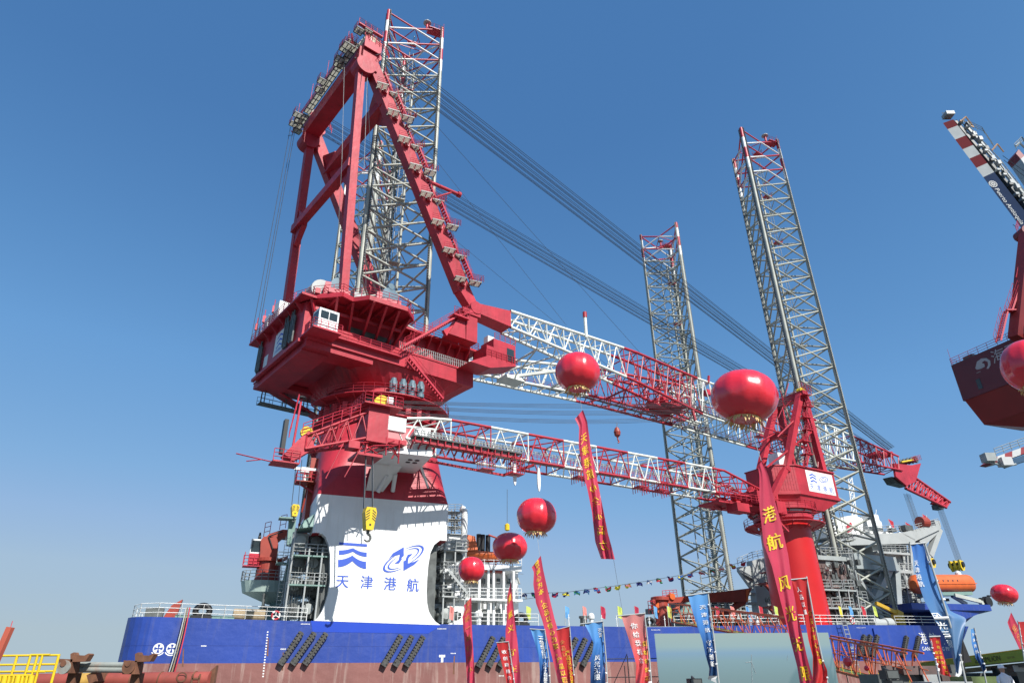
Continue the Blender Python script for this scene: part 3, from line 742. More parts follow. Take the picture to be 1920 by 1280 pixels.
# operator cabin
cb = MB(M['white'], M['glass'], M['redrail'])
cb.fbox(F, -14.7, -12.2, 9.2, 11.0, 41.2, 44.0, 0)
for a0, a1 in ((-14.5, -13.5), (-13.4, -12.4)): cb.fbox(F, a0, a1, 11.0, 11.03, 42.7, 43.7, 1)
cb.fbox(F, -14.73, -14.7, 9.4, 10.8, 42.4, 43.7, 1)
cb.fbox(F, -15.4, -11.8, 7.6, 11.5, 41.0, 41.2, 2); cb.rail([F(-15.4, 9, 41.2), F(-15.4, 11.5, 41.2), F(-11.8, 11.5, 41.2)], 1, 1, .04, 3, mi=2)
cb.build('operator_cabin', crane)
cb = MB(M['red'], M['glass'], M['redrail'], M['white'])
cb.fbox(F, 10.6, 14.6, 9.0, 12.0, 44.2, 47.4, 0); cb.fbox(F, 9.4, 10.6, 9.0, 12.0, 44.2, 46.0, 0)
cb.fbox(F, 13.0, 14.3, 12.0, 12.03, 44.6, 46.6, 1); cb.fbox(F, 14.6, 14.63, 9.4, 11.6, 45, 46.8, 1)
cb.prism([F(6.5, 8.9, 42.6), F(10, 8.9, 42.6), F(14.8, 8.9, 44.2), F(9.3, 8.9, 44.2)], F(0, 3.2, 0) - F(0, 0, 0))
cb.rail([F(9.3, 12.1, 44.3), F(14.8, 12.1, 44.3), F(14.8, 9, 44.3)], 1.1, .9, .04, 3, mi=2)
cb.rail([F(10.8, 12.0, 47.4), F(14.6, 12.0, 47.4)], 1.0, .9, .04, 3, mi=2); cb.fbox(F, 10.8, 12, 9.4, 10.4, 47.4, 48.6, 3)
cb.build('machinery_cabin', crane)
# ---- A-frame
ab = MB(M['red'])
TN = F(-13.1, 9.9, 91.4); TF = F(-13.1, -9.9, 91.4)
lat = (F(0, 1, 0) - F(0, 0, 0))
RN0, RF0 = F(-11.6, 9.9, 46.6), F(-11.6, -9.9, 46.6)
RN1, RF1 = F(-13.2, 9.9, 87.5), F(-12.5, -9.7, 87.5)
ab.beam(RN0, RN1, 1.0, 1.05, up=lat, w2=1.15); ab.beam(RF0, RF1, 1.1, 1.1, up=lat, w2=1.3); ab.build('rear_post', crane)
ab = MB(M['red'])
FN1, FN0 = F(-11.6, 9.9, 88.0), F(6.4, 9.9, 54.6); FF1, FF0 = F(-11.6, -9.9, 88.0), F(6.4, -9.9, 54.6)
HN, HF = F(8.4, 9.9, 52.0), F(8.4, -9.9, 52.0)
for f1, f0, h in ((FN1, FN0, HN), (FF1, FF0, HF)):
    ab.beam(f1, f0, 2.0, 1.5, up=lat, w2=2.2); ab.beam(f0 + (f1 - f0).normalized() * .4, h, 2.1, 1.5, up=lat, w2=1.4)
ab.beam(F(-8.6, 9.9, 82.4), F(-8.6, -9.9, 82.4), 1.5, 2.0, up=Z); 
for s_ in (-1, 1):
    ab.prism([F(-8.6 - 1.6, s_ * 9.0, 84.4), F(-8.6 + 1.2, s_ * 9.0, 78.8), F(-8.6 + .8, s_ * 6.0, 81.2), F(-8.6 - .8, s_ * 6.0, 83.7)], F(.9, 0, .6) - F(0, 0, 0))
ab.build('front_strut', crane)
ab = MB(M['red'])
ab.beam(F(-12.6, 9.9, 68.2), F(-12.6, -9.9, 68.2), 1.1, 1.4, up=Z)
ab.beam(TN + Z * -2.4 + lat * .4 + F(.5,0,0) - F(0,0,0), TF + Z * -2.4 - lat * .4 + F(.5,0,0) - F(0,0,0), 2.5, 2.8, up=Z); 
for s_ in (-1, 1): 
    ab.prism([F(-12.6, s_ * 8.9, 71.6), F(-12.6, s_ * 8.9, 64.8), F(-12.6, s_ * 6.6, 67.4), F(-12.6, s_ * 6.6, 69.0)], F(.8, 0, 0) - F(0, 0, 0))
    ab.fbox(F, -13.5, -10.9, s_ * 9.9 - 1.0, s_ * 9.9 + 1.0, 86.2, 91.0); ab.lathe(F(-12.8, s_ * 9.9, 86.4), [(.2, -1.1), (1.5, -1.1), (1.5, 1.1), (.2, 1.1)], 20, 0, lat)
ab.build('top_beam', crane)
ab = MB(mat('sheave_cream_paint', (.72, .66, .5), .5), M['redrail'], M['lgrey'], M['black'])
for s_ in (-1, 1):
    ab.lathe(F(-12.3, s_ * 9.9, 91.8), [(.3, -1.5), (1.25, -1.5), (1.4, -1.2), (1.2, -.9), (1.4, -.6), (1.2, -.3), (1.4, 0), (1.2, .3), (1.4, .6), (1.2, .9), (1.4, 1.2), (1.0, 1.3), (.3, 1.5)], 24, 0, lat)
    ab.lathe(F(-11.2, s_ * 9.9, 89.6), [(.3, -.9), (.8, -.9), (.8, .9), (.3, .9)], 24, 1, lat); ab.fbox(F, -13.6, -10.8, s_ * 9.9 + 1.25, s_ * 9.9 + 1.45, 89.6, 92.0, 1); ab.rail([F(-13.8, s_ * 9.9 + 1.6, 91.6), F(-10.6, s_ * 9.9 + 1.6, 91.0), F(-9.6, s_ * 9.9 + 1.6, 89.4)], 1.2, .7, .05, 3, mi=1)
ab.build('top_sheaves', crane)
# walkways and gratings of the frame
def plat(b, a, bq, z, wa=1.2, wb=1.0, rail=True):
    for q_ in (-1, 1):
        b.fbox(F, a + q_ * wa / 4 - wa * .2, a + q_ * wa / 4 + wa * .2, bq - wb * .42, bq + wb * .42, z - .05, z, 1)
        b.beam(F(a + q_ * wa / 2, bq - wb / 2, z), F(a + q_ * wa / 2, bq + wb / 2, z), .1, .2); b.beam(F(a - wa / 2, bq + q_ * wb / 2, z), F(a + wa / 2, bq + q_ * wb / 2, z), .1, .2)
    b.beam(F(a, bq - wb / 2, z), F(a, bq + wb / 2, z), .08, .2)
    if rail: b.rail([F(a - wa / 2, bq - wb / 2, z), F(a - wa / 2, bq + wb / 2, z), F(a + wa / 2, bq + wb / 2, z), F(a + wa / 2, bq - wb / 2, z)], 1.1, .9, .03, 3, mi=2)
b = MB(M['dgrey'], M['grate'], M['redrail'], M['lgrey'])
for k in range(17):
    bq = 9.4 - k * 1.25; plat(b, -14.6, bq, 90.3 if 3 < k < 14 else 89.8, 1.0, 1.25, rail=False)
b.rail([F(-15.1, 9.9, 90.3), F(-15.1, -10.6, 90.3)], 1.2, 1.25, .04, 3, mi=2)
for a, bq, z in ((-14.6, 10.9, 92.4), (-13.4, 11.3, 92.6), (-14.9, 9.2, 91.0), (-15.4, 8.0, 90.6), (-15.4, 6.6, 89.6), (-15.0, 5.4, 89.9), (-15.6, .8, 89.8), (-15.2, -.9, 89.6), (-15.2, -9.0, 89.4), (-15.6, -10.2, 89.2), (-14.6, -10.9, 88.8), (-15.6, 9.6, 89.6), (-14.0, 8.4, 92.0), (-15.9, -8.0, 89.4)):
    plat(b, a, bq, z, 1.2, 1.2)
b.rail([F(-15, 11.6, 93.2), F(-11, 11.6, 93.2)], 1.2, 1, .04, 3, mi=2); b.fbox(F, -15, -11, 11.3, 11.8, 93.0, 93.2, 2)
for bq in (9, 2, -4, -9.5): b.tube(F(-15.4, bq, 90), F(-15.4, bq, 93.6), .04, 4, mi=2)
for k in range(46): a = random.uniform(-15.5, -11); bq = random.choice((9.9, 9.9, -9.9)) + random.uniform(-1.6, 1.6); z = random.uniform(88, 92.5); b.tube(F(a, bq, z), F(a + random.uniform(-.9, .9), bq + random.uniform(-.9, .9), z + random.uniform(-.6, .9)), random.choice((.05, .08, .14)), 5, mi=random.choice((0, 2, 3)))
b.build('top_walkway', crane)
b = MB(M['dgrey'], M['grate'], M['redrail'], M['red'])
dirv = (FN0 - FN1)
up_ = dirv.cross(lat).normalized(); up_ = up_ if up_.z > 0 else -up_
def plat2(c_):
    for q_ in (-1, 1): b.box(c_ + DX * .42 * q_, DX * .33, NX * .55, Z * .02, 1); b.beam(c_ + DX * .85 * q_ - NX * .65, c_ + DX * .85 * q_ + NX * .65, .09, .18); b.beam(c_ - DX * .85 + NX * .65 * q_, c_ + DX * .85 + NX * .65 * q_, .09, .18)
    b.beam(c_ - NX * .65, c_ + NX * .65, .07, .18); b.rail([c_ - DX * .85 - NX * .6, c_ + DX * .85 - NX * .6], 1.05, .8, .03, 3, mi=2)
for k in range(8):
    t0, t1 = .04 + k * .12, .04 + (k + .92) * .12
    o = up_ * 1.5 + lat * (1.2 if k % 2 else .4)
    b.walk(FN1 + dirv * t0 + o, FN1 + dirv * t1 + o, .8, 1.0, 2, side=lat, stairs=True, sp=1.4)
    p = FN1 + dirv * t1 + o
    plat2(p + lat * .3); plat2(FN1 + dirv * (t1 - .02) + lat * 1.5 - up_ * .2 - DX * .6)
    b.rail([p - DX * .9 + lat * 1.1, p + DX * .9 + lat * 1.1, p + DX * .9 - lat * .5], 1.1, .8, .03, 3, mi=2)
    b.box(FN1 + dirv * (t1 - .01) + lat * 1.0 - up_ * .2, DX * .3, NX * .2, Z * .3, 3)
for k in (0, 2, 4, 5, 6):   # outer stair flights
    t0 = .08 + k * .12; p = FN1 + dirv * t0 + up_ * 3.6 - lat * 2.6; q_ = FN1 + dirv * (t0 + .1) + up_ * 3.6 - lat * 2.6
    b.walk(p, q_, .8, 1.0, 2, side=lat, stairs=True, sp=1.4); plat2(q_)
    b.beam(q_, FN1 + dirv * (t0 + .1) + up_ * 1.2, .2, .25, mi=3); b.rail([q_ - DX * .8, q_ + DX * .8], 1.1, .8, .03, 3, mi=2)
b.build('strut_walkway', crane)
b = MB(M['red'])   # strut-mounted jib stub
p0, _, _ = 0, 0, 0
s1 = F.pl(775, 328, 7.5); s2 = F.pl(858, 364, 7.5)
b.tube(s1, s2, .30, 10); b.tube(s2, s2 + (s2 - s1).normalized() * .5, .5, 10); b.tube(F.pl(795, 377, 7.5), F.pl(850, 360, 7.5), .16, 8); b.build('stub_arm', crane)
# hinge supports
b = MB(M['red'])
for s_ in (-1, 1):
    q0 = 9.9 * s_
    b.hexa([F(3.8, q0 - .9, 46.5), F(6.6, q0 - .9, 46.5), F(6.6, q0 + .9, 46.5), F(3.8, q0 + .9, 46.5), F(5.9, q0 - .7, 50.6), F(6.6, q0 - .7, 50.6), F(6.6, q0 + .7, 50.6), F(5.9, q0 + .7, 50.6)])
    b.fbox(F, 6.7, 8.6, q0 - .9, q0 + .9, 46.5, 50.6); b.fbox(F, 5.9, 9.0, q0 - 1.1, q0 + 1.1, 50.6, 51.4)
    b.lathe(F(8.2, q0, 52.0), [(.2, -1.2), (1.0, -1.2), (1.0, 1.2), (.2, 1.2)], 18, 0, lat)
b.build('hinge_support', crane)
# ---- boom
G = Frame(13.5)
def gz(X, Y, bq): return G.plc(X, Y, bq)
BC = MB(M['boomwhite'], M['red'], M['redrail'], M['rope'])
b = MB(M['red'])
for s_ in (-1, 1):   # solid boom feet
    q1, q2 = s_ * 9.4, s_ * 8.2
    c0 = F(8.2, s_ * 9.9, 52)
    n0, n1 = G(15.2, s_ * 10.2, 53.6), G(15.2, s_ * 10.2, 50.9); m0, m1 = G(15.2, s_ * 7.6, 53.6), G(15.2, s_ * 7.6, 50.9)
    w_ = lat * 1.1
    b.hexa([c0 - w_ - Z * .7, n1 if s_ < 0 else m1, m1 if s_ < 0 else n1, c0 + w_ - Z * .7, c0 - w_ + Z * .8, n0 if s_ < 0 else m0, m0 if s_ < 0 else n0, c0 + w_ + Z * .8])
b.build('boom_foot', crane)
def boomx(a):   # (outer half width, inner half width, z low, z high)
    k = [15, 45, 66, 110, 146]
    return [float(np.interp(a, k, y)) for y in ([10.1, 6.4, 3.8, 3.2, 2.4], [7.7, 2.8, .35, .3, .3], [50.9, 50.7, 49.6, 49.0, 51.5], [53.6, 56.6, 57.2, 57.2, 55.2])]
A1 = [15.2 + i * (146 - 15.2) / 34 for i in range(35)]
def cmi(a): return 0 if a < 42 or 65 < a < 88 or 108 < a < 124 else 1
for i in range(34):
    a, a2 = A1[i], A1[i + 1]; o0, i0, l0, h0 = boomx(a); o1, i1, l1, h1 = boomx(a2); mi = cmi((a + a2) / 2)
    for s_ in (-1, 1):
        A_ = [G(a, s_ * o0, h0), G(a, s_ * i0, h0), G(a, s_ * i0, l0), G(a, s_ * o0, l0)]
        B_ = [G(a2, s_ * o1, h1), G(a2, s_ * i1, h1), G(a2, s_ * i1, l1), G(a2, s_ * o1, l1)]
        fac = (0, 1, 2, 3) if a < 66 else (0, 3)
        for k in fac: BC.tube(A_[k], B_[k], .26, 7, mi=mi, caps=False)
        if a < 66:
            for k in range(4):
                k2 = (k + 1) % 4; md = A_[k2].lerp(B_[k2], .5)
                BC.tube(A_[k], md, .11, 5, mi=mi, caps=False); BC.tube(md, B_[k], .11, 5, mi=mi, caps=False)
            BC.tube(A_[0], A_[3], .09, 5, mi=mi, caps=False)
        else:
            md = A_[3].lerp(B_[3], .5); BC.tube(A_[0], md, .13, 5, mi=mi, caps=False); BC.tube(md, B_[0], .13, 5, mi=mi, caps=False)
            BC.tube(A_[0], A_[3], .09, 5, mi=mi, caps=False)
    if a > 58:
        for z0, z1 in ((l0, l1), (h0, h1)):
            BC.tube(G(a, o0, z0), G(a2, -o1, z1), .11, 5, mi=mi, caps=False); BC.tube(G(a, -o0, z0), G(a, o0, z0), .11, 5, mi=mi, caps=False)
    elif i % 3 == 2 and a < 50:
        BC.tube(G(a, i0, l0), G(a, -i0, l0), .18, 6, mi=mi); BC.tube(G(a, i0, h0), G(a, -i0, h0), .12, 6, mi=mi); BC.tube(G(a, i0, l0), G(a2, -i1, l1), .14, 6, mi=mi); BC.tube(G(a, -i0, l0), G(a2, i1, l1), .14, 6, mi=mi)
BC.build('boom_lattice', crane)
b = MB(M['redrail'], M['dgrey'], M['lgrey'])
for s_, a0, a1 in ((-1, 17, 60), (-1, 62, 104), (1, 60, 100)):
    pts = [G(a, s_ * boomx(a)[0] * (1 if a > 60 else .75), boomx(a)[2] + .35) for a in np.linspace(a0, a1, 14)]
    for p_, q_ in zip(pts[:-1], pts[1:]): b.beam(p_, q_, .7, .06, mi=1); b.rail([p_ + NX * .35, q_ + NX * .35], 1.1, 1.5, .03, 2); b.rail([p_ - NX * .35, q_ - NX * .35], 1.1, 1.5, .03, 2)
b.build('boom_walkway', crane)
b = MB(M['red'], M['redrail'], M['boomwhite'], M['yellow'])
# knot of machinery where the two boom arms meet
for k in range(34):
    a = 52 + random.random() * 15; bq = (random.random() - .5) * 7; z = 50.5 + random.random() * 3.2
    b.tube(G(a, bq, z), G(a + random.uniform(-4, 4), bq + random.uniform(-3, 3), z + random.uniform(-1.5, 2)), .10, 5, mi=0)
b.fbox(G, 56, 62, -3, 3, 50.4, 50.7, 0)
for a in (57, 60.5): b.lathe(G(a, 0, 51.6), [(.2, -2.2), (.7, -2.2), (.7, 2.2), (.2, 2.2)], 14, 0, lat)
b.beam(G(62, 4.2, 50.0), G(62.3, 4.3, 47.6), .5, .35, mi=0); b.beam(G(68.5, 4.0, 57.0), G(69.0, 4.0, 58.6), .35, .35, mi=0)
b.fbox(G, 68, 69.4, 2.6, 3.8, 54.5, 55.6, 1)
b.tube(G(32, 8.3, 54.8), G(32, 8.3, 58.6), .28, 8, mi=2); b.tube(G(32, 8.3, 58.6), G(32, 8.3, 59.6), .36, 8, mi=0)
b.fbox(G, 24, 28, -6.5, -3.5, 50.0, 50.6, 2)
b.beam(G(25, -5.5, 50.8), G(37, 5.0, 52.2), .5, .5, mi=2)
for a in (51, 83, 92): b.fbox(G, a, a + 1.8, 2.6, 4.0, 48.6, 48.8, 1); b.rail([G(a, 4, 48.8), G(a + 1.8, 4, 48.8)], 1.1, .6, .03, 3, mi=1)
b.build('boom_machinery', crane)
# head
b = MB(M['red'], M['redrail'], M['yellow'], M['dgrey'])
ht = G.plc(1712, 872, 0); hp = lambda X, Y, bq: G.pl(X, Y, bq)
hd = [(1676, 868), (1712, 872), (1727, 868), (1717, 903), (1700, 910), (1680, 893)]
b.prism([hp(X, Y, 2.2) for X, Y in hd], (G(0, -1, 0) - G(0, 0, 0)) * .5); b.prism([hp(X, Y, -1.7) for X, Y in hd], (G(0, -1, 0) - G(0, 0, 0)) * .5)
b.prism([hp(X, Y, 1.7) for X, Y in ((1708, 872), (1727, 868), (1717, 903), (1704, 908))], (G(0, -1, 0) - G(0, 0, 0)) * 3.4)
b.truss([hp(1708, 890, 1.9), hp(1708, 890, -1.9), hp(1698, 915, -1.9), hp(1698, 915, 1.9)], [hp(1781, 941, 1.1), hp(1781, 941, -1.1), hp(1774, 951, -1.1), hp(1774, 951, 1.1)], 8, .38, .2)
b.prism([hp(X, Y, .9) for X, Y in ((1764, 932), (1782, 941), (1774, 951), (1756, 942))], (G(0, -1, 0) - G(0, 0, 0)) * 1.8); b.prism([hp(X, Y, 1.2) for X, Y in ((1672, 893), (1700, 899), (1704, 911), (1680, 905))], (G(0, -1, 0) - G(0, 0, 0)) * 2.4, 3)
b.lathe(hp(1703, 864, 0), [(.3, -2.2), (.95, -2.2), (.7, -2.0), (.95, -1.8), (.7, -1.4), (.95, -1.0), (.7, -.5), (.95, 0), (.7, .5), (.95, 1.0), (.7, 1.4), (.95, 1.8), (.95, 2.2), (.3, 2.2)], 16, 3, lat); b.tube(hp(1690, 866, 2.0), hp(1712, 862, 2.0), .25, 8, mi=2)
b.rail([hp(1712, 866, 2.4), hp(1728, 862, 2.4), hp(1728, 862, -2.4)], 1.4, .9, .05, 3, mi=1)
b.fbox(lambda a, c, z: hp(1757, 944, 0) + DX * a + NX * c + Z * z, -1.2, .8, -1, 1, -1.6, -.4, 3); 
for X in (1640, 1650, 1662): b.lathe(hp(X, 853, 0), [(.2, -1.6), (.7, -1.6), (.7, 1.6), (.2, 1.6)], 10, 0, lat)
b.build('boom_head', crane)
# luffing ropes
b = MB(M['rope'])
HT = hp(1702, 858, 0)
KO = (-6.2, -5.6, -4.9, -3.2, -2.5, -1.9, -.6, .4, 1.9, 2.6, 3.3, 5.0, 6.1)
for s_, T, dy in ((1, TN, 0), (-1, TF, 0)):
    for k in range(13):
        o = lat * ((k - 6) * .26)
        b = MB(M['rope']); k = KO[k]; o = lat * (k * .26); st = T + o + Z * (.6 + .11 * k) + (F(1, 0, 0) - F(0, 0, 0)) * 1.2
        en = G(144.5, s_ * 1.7 + k * .17, 57.2 + .05 * k)
        b.tube(st, en, .055, 4, caps=False); b.build('luffing_rope', crane)
b = MB(M['rope'])
b.tube(TN, G(60, 0, 57), .035, 4); b.tube(TF, G(50, -3, 57), .035, 4)
b.tube(F(-14, 9, 89), G(28, 8, 56.0), .03, 4)
for a, bq, x in ((-13.2, 10.8, -11.8), (-12.6, 10.6, -8.2), (-13.8, 8.5, -9.0), (-15, 7.5, -12.5), (-12.4, 9.4, -6.0)):
    b.path([F(a, bq, 90), F((a + x) / 2 - .3, 9.8, 68), F(x, 9.4, 48.4)], .04, 4)
for a, bq in ((-15.8, -11), (-15.4, -10.6), (-15.0, -10.9)): b.tube(F(a, bq, 89), F(a - 1.0, bq + 4.0, 46.6), .04, 4)
b.build('hoist_rope', crane)
def vb(b, X0, Y0, X1, Y1, v0, dv, mi=0):
    """box whose face stands on the plane v = v0 between two sight lines, dv deep"""
    ym = (Y0 + Y1) / 2
    u0 = onv(X0, ym, v0, True)[0]; u1 = onv(X1, ym, v0, True)[0]; z1 = onv((X0 + X1) / 2, Y0, v0, True)[2]; z0 = onv((X0 + X1) / 2, Y1, v0, True)[2]
    b.fbox(S, u0, u1, v0, v0 + dv, z0, z1, mi); return u0, u1, z0, z1
def vp(b, pts, v0, dv, mi=0): b.prism([onv(X, Y, v0) for X, Y in pts], NX * dv, mi)
def vt(b, pts, v, r, n=6, mi=0): b.path([onv(X, Y, v) for X, Y in pts], r, n, mi)
def vr(b, pts, v, h=1.1, sp=1.2, r=.035, mi=0, nr=3): b.rail([onv(X, Y, v) for X, Y in pts], h, sp, r, nr, mi=mi)
# ------------------------------------------------------------------ column side works: cradle, stacked walkways
b = MB(M['white'], M['black'], M['lgrey'])
cu = [(1.0, -9.6)]
b.hexa([S(-2.6, -9.7, 24.0), S(-.6, -9.7, 24.0), S(-.6, -12.2, 26.4), S(-2.6, -12.2, 26.4), S(-2.2, -9.7, 26.2), S(1.6, -9.7, 27.6), S(1.6, -12.6, 27.6), S(-2.2, -12.6, 27.6)])
b.fbox(S, -2.2, 3.2, -16.8, -9.4, 26.6, 27.2); b.hexa([S(1.0, -16.6, 27.2), S(3.2, -16.6, 27.2), S(3.2, -12.6, 27.2), S(1.0, -12.6, 27.2), S(1.4, -16.2, 30.0), S(3.0, -16.2, 30.0), S(3.0, -13.0, 30.0), S(1.4, -13.0, 30.0)])
for k in range(6): b.fbox(S, -3.0, -2.2, -16.6 + k * 1.1, -16.1 + k * 1.1, 26.55, 26.95); b.tube(S(-2.9, -16.3 + k * 1.1, 27), S(-1.4, -16.3 + k * 1.1, 28.2), .09, 5)
for x, y in ((1.2, -14.8), (2.0, -14.8), (1.2, -13.8), (2.0, -13.8)): b.tube(S(x, y, 26.61), S(x, y, 26.55), .28, 12, mi=1)
b.tube(S(3.0, -12.5, 26.8), S(4.8, -9.6, 25.0), .16, 8); b.tube(S(-.6, -11.2, 25.6), S(-1.2, -9.9, 23.9), .25, 8); b.tube(S(.4, -11.2, 25.8), S(.5, -9.9, 24.1), .25, 8)
b.build('boom_cradle', crane)
def shelf(u0, u1, v, z, wd=1.6, mi=0, b=None):
    b.fbox(S, u0, u1, v, v + wd, z - .15, z, mi); b.rail([S(u0, v + wd, z), S(u0, v, z), S(u1, v, z), S(u1, v + wd, z)], 1.15, 1.3, .045, 3, mi=1)
root = empty('jacking_house', S(-10, -3, 10), 'dark jacking works with pale walkways left of the white column foot', 'jacking house', 'jacking houses round the legs')
b = MB(M['green'], M['lgrey'])
for z in (13.6, 16.6): shelf(-9.7, -5.9, -9.2, z, 2.6, 0, b)
b.build('walkway', root)
b = MB(M['lgrey'])
for u, v in ((-9.7, -9.1), (-8.0, -9.1), (-6.6, -9.1), (-9.7, -6.6)): b.tube(S(u, v, 10), S(u, v, 19.4 if u < -9 else 17.5), .11, 6)
b.ladder(S(-10.2, -6, 10), S(-10.2, -6, 19), DX, .5, .4, .03); b.build('post', root)
b = MB(M['dgrey'], M['green'], M['grey'])
for k in range(4):
    z = 10.4 + k * 2.35
    for j in range(2):
        b.fbox(S, -9.6 + j * 1.7, -8.1 + j * 1.7, -7.4, -5.2, z, z + 1.7, 0 if (k + j) % 3 else 2)
        b.lathe(S(-8.9 + j * 1.6, -7.5, z + .9), [(.05, -.5), (.55, -.45), (.6, .3), (.02, .35)], 12, 2 if (k + j) % 2 else 0, NX)
b.hexa([S(-9.5, -9.4, 19.3), S(-7.2, -9.4, 19.7), S(-7, -6, 19.7), S(-9.5, -6, 19.3), S(-9.0, -9.2, 20.2), S(-7.6, -9.2, 21.3), S(-7.6, -6, 21.3), S(-9.0, -6, 20.2)], 1)
for k in range(8): b.tube(S(-9.4 + .3 * k, -8.4 + .2 * (k % 4), 10), S(-9.4 + .3 * k, -8.2, 14 + k % 4), .04, 5, mi=0)
b.build('machinery', root)
b = MB(M['green'], M['lgrey'])
vp(b, [(543, 969), (557, 963), (549, 1022), (538, 1020)], -4, 1.2); vp(b, [(541, 1046), (550, 1042), (545, 1088), (531, 1086)], -4, 1.2)
b.fbox(S, -11.4, -9.5, -5, -3.5, 21.2, 21.35); b.fbox(S, -11.0, -9.5, -5, -3.5, 16.2, 16.35); b.rail([S(-11.0, -5, 16.35), S(-9.5, -5, 16.35)], 1.1, 1, .04, 3, mi=1); b.build('cable_duct', root)
# dark red lattice mast & radar left of the column
b = MB(M['oxide'], M['lgrey'], M['redrail'], M['black'])
root = empty('signal_mast', S(-11.5, -3, 20), 'dark red mast with a white radar bar beside the column, left edge', 'mast')
b.beam(onv(573, 1010, -3), onv(590, 860, -3), .9, .9); vt(b, [(566, 960), (583, 880)], -3.4, .1, 5); b.fbox(lambda a, c, z: onv(575, 905, -4) + DX * a + NX * c + Z * z, -1.3, 1.2, -1.1, 1.1, -.1, 0, 0); b.build('tower', root)
b = MB(M['redrail']); o = onv(575, 905, -4); b.rail([o + DX * x + NX * y for x, y in ((-1.3, 1.1), (-1.3, -1.1), (1.2, -1.1), (1.2, 1.1))], 1.2, .8, .04, 3); b.beam(o - DX * 1.2, o + DX * 1.5 - Z * 1.4, .12, .2); b.build('radar_platform', root)
b = MB(M['white']); vt(b, [(570, 901), (571, 884)], -4.5, .25, 8); b.beam(onv(552, 878, -4.5), onv(594, 881, -4.5), .35, .3); b.fbox(lambda a, c, z: onv(571, 883, -4.5) + DX * a + NX * c + Z * z, -.5, .5, -.4, .4, -.2, .4); b.build('radar', root)
root = empty('jacking_house', S(8.4, -3, 10), 'pale jacking works with stacked walkways right of the white column foot', 'jacking house', 'jacking houses round the legs')
b = MB(M['lgrey'], M['lgrey'])
for z in (13.0, 15.6, 18.2): shelf(7.4, 10.4, -8.4, z, 2.6, 0, b)
b.build('walkway', root)
b = MB(M['lgrey'])
for u in (7.6, 8.9, 10.2): b.tube(S(u, -8.2, 10), S(u, -8.2, 19.2), .11, 6)
b.walk(S(7.8, -8.9, 15.7), S(10.2, -8.9, 13.2), .7, 1, side=NX, stairs=True); b.build('post', root)
b = MB(M['grey'], M['dgrey'], M['white'])
for k in range(4):
    z = 10.3 + k * 2.2; b.fbox(S, 7.6, 9.4, -6.6, -4, z, z + 1.6, 0); b.lathe(S(8.3, -6.8, z + .9), [(.05, -.6), (.6, -.5), (.65, .3), (.02, .35)], 12, k % 3, NX); b.lathe(S(9.7, -6.8, z + .7), [(.05, -.6), (.45, -.5), (.5, .3), (.02, .35)], 12, (k + 1) % 3, NX)
b.build('machinery', root)
# ------------------------------------------------------------------ white deck house with exhausts
root = empty('deckhouse', S(17, 3, 10), 'white deckhouse with columns, balcony and exhaust pipes right of the striped column', 'deckhouse')
b = MB(M['white'], M['lgrey'], M['glass'])
vb(b, 838, 1003, 872, 1170, -3.5, 6, 0); vb(b, 868, 1058, 978, 1068, -3.2, 9, 0); vb(b, 872, 1066, 898, 1172, -1, 7, 1); vb(b, 898, 1066, 972, 1176, .2, 7, 0)
vb(b, 846, 1012, 866, 1034, -3.7, .2, 1)
b.build('wall', root)
b = MB(M['white'])
for X in (899, 916, 926, 945): vb(b, X - 2, 1066, X + 2, 1178, -3.2, .4)
vb(b, 962, 1068, 966, 1178, -3.2, .4)
b.build('column', root)
b = MB(M['lgrey'], M['white'])
vb(b, 846, 1121, 980, 1125, -4.2, 3, 1); vr(b, [(846, 1121), (978, 1122)], -4.2, 1.2, 1.2, .045, 1); vr(b, [(872, 1060), (978, 1061)], -3.2, 1.1, 1.2, .04, 1)
for X in (860, 880, 905, 930, 955): b.prism([onv(X, 1125, -4.1), onv(X, 1140, -1.5), onv(X, 1125, -1.5)], DX * .12)
b.build('balcony', root)
b = MB(M['glass'], M['grey'])
for X in (904, 919, 932, 951): vb(b, X, 1084, X + 6, 1094, .05, .15)
for X in (905, 932, 952): vb(b, X, 1140, X + 7, 1172, .05, .15, 1)
for Y in range(1016, 1034, 3): vb(b, 847, Y, 865, Y + 1.4, -3.8, .1, 1)
b.build('window', root)
b = MB(M['white'], M['lgrey']); vt(b, [(869, 1050), (871, 962)], -3.6, .42, 12); b.path([onv(871, 962, -3.6), onv(870, 955, -3.6), onv(864, 952, -3.6)], .42, 12)
for X in (846, 852): vt(b, [(X, 1050), (X + 1, 955)], -3, .08, 5, 1)
for Y in (958, 972, 986, 1000): vb(b, 840, Y, 866, Y + 1.2, -3.8, 2, 1); vr(b, [(840, Y), (866, Y)], -3.8, .9, .9, .035, 1)
for k in range(20): vt(b, [(842 + (k * 7) % 24, 1003 - (k * 13) % 40), (842 + (k * 11) % 26, 1000 - (k * 17) % 45)], -3 + (k % 4) * .4, .05, 5, 1)
b.build('exhaust_tower', root)
b = MB(M['white'], M['lgrey'], M['grey'])
for k in range(70):
    X = random.uniform(842, 972); Y = random.choice((random.uniform(1070, 1118), random.uniform(1130, 1168))); o = onv(X, Y, -1.2 + random.random()); b.tube(o, o + random.choice((Z * 1.0, DX * .8, DX * .3 - Z * .8)), random.uniform(.03, .12), 6, mi=k % 3)
b.build('pipework', root)
b = MB(M['black'], M['lgrey']); 
for X in (897, 904, 914): vt(b, [(X, 1056), (X + 1, 1001 + (X % 3))], -.5, .33, 10, 0)
vt(b, [(890, 1056), (890, 1030)], -.5, .2, 8, 1); b.build('exhaust_pipe', root)
root = empty('rescue_boat', onv(905, 1050, -2.5), 'small orange rescue boat on davits atop the white deckhouse', 'boat')
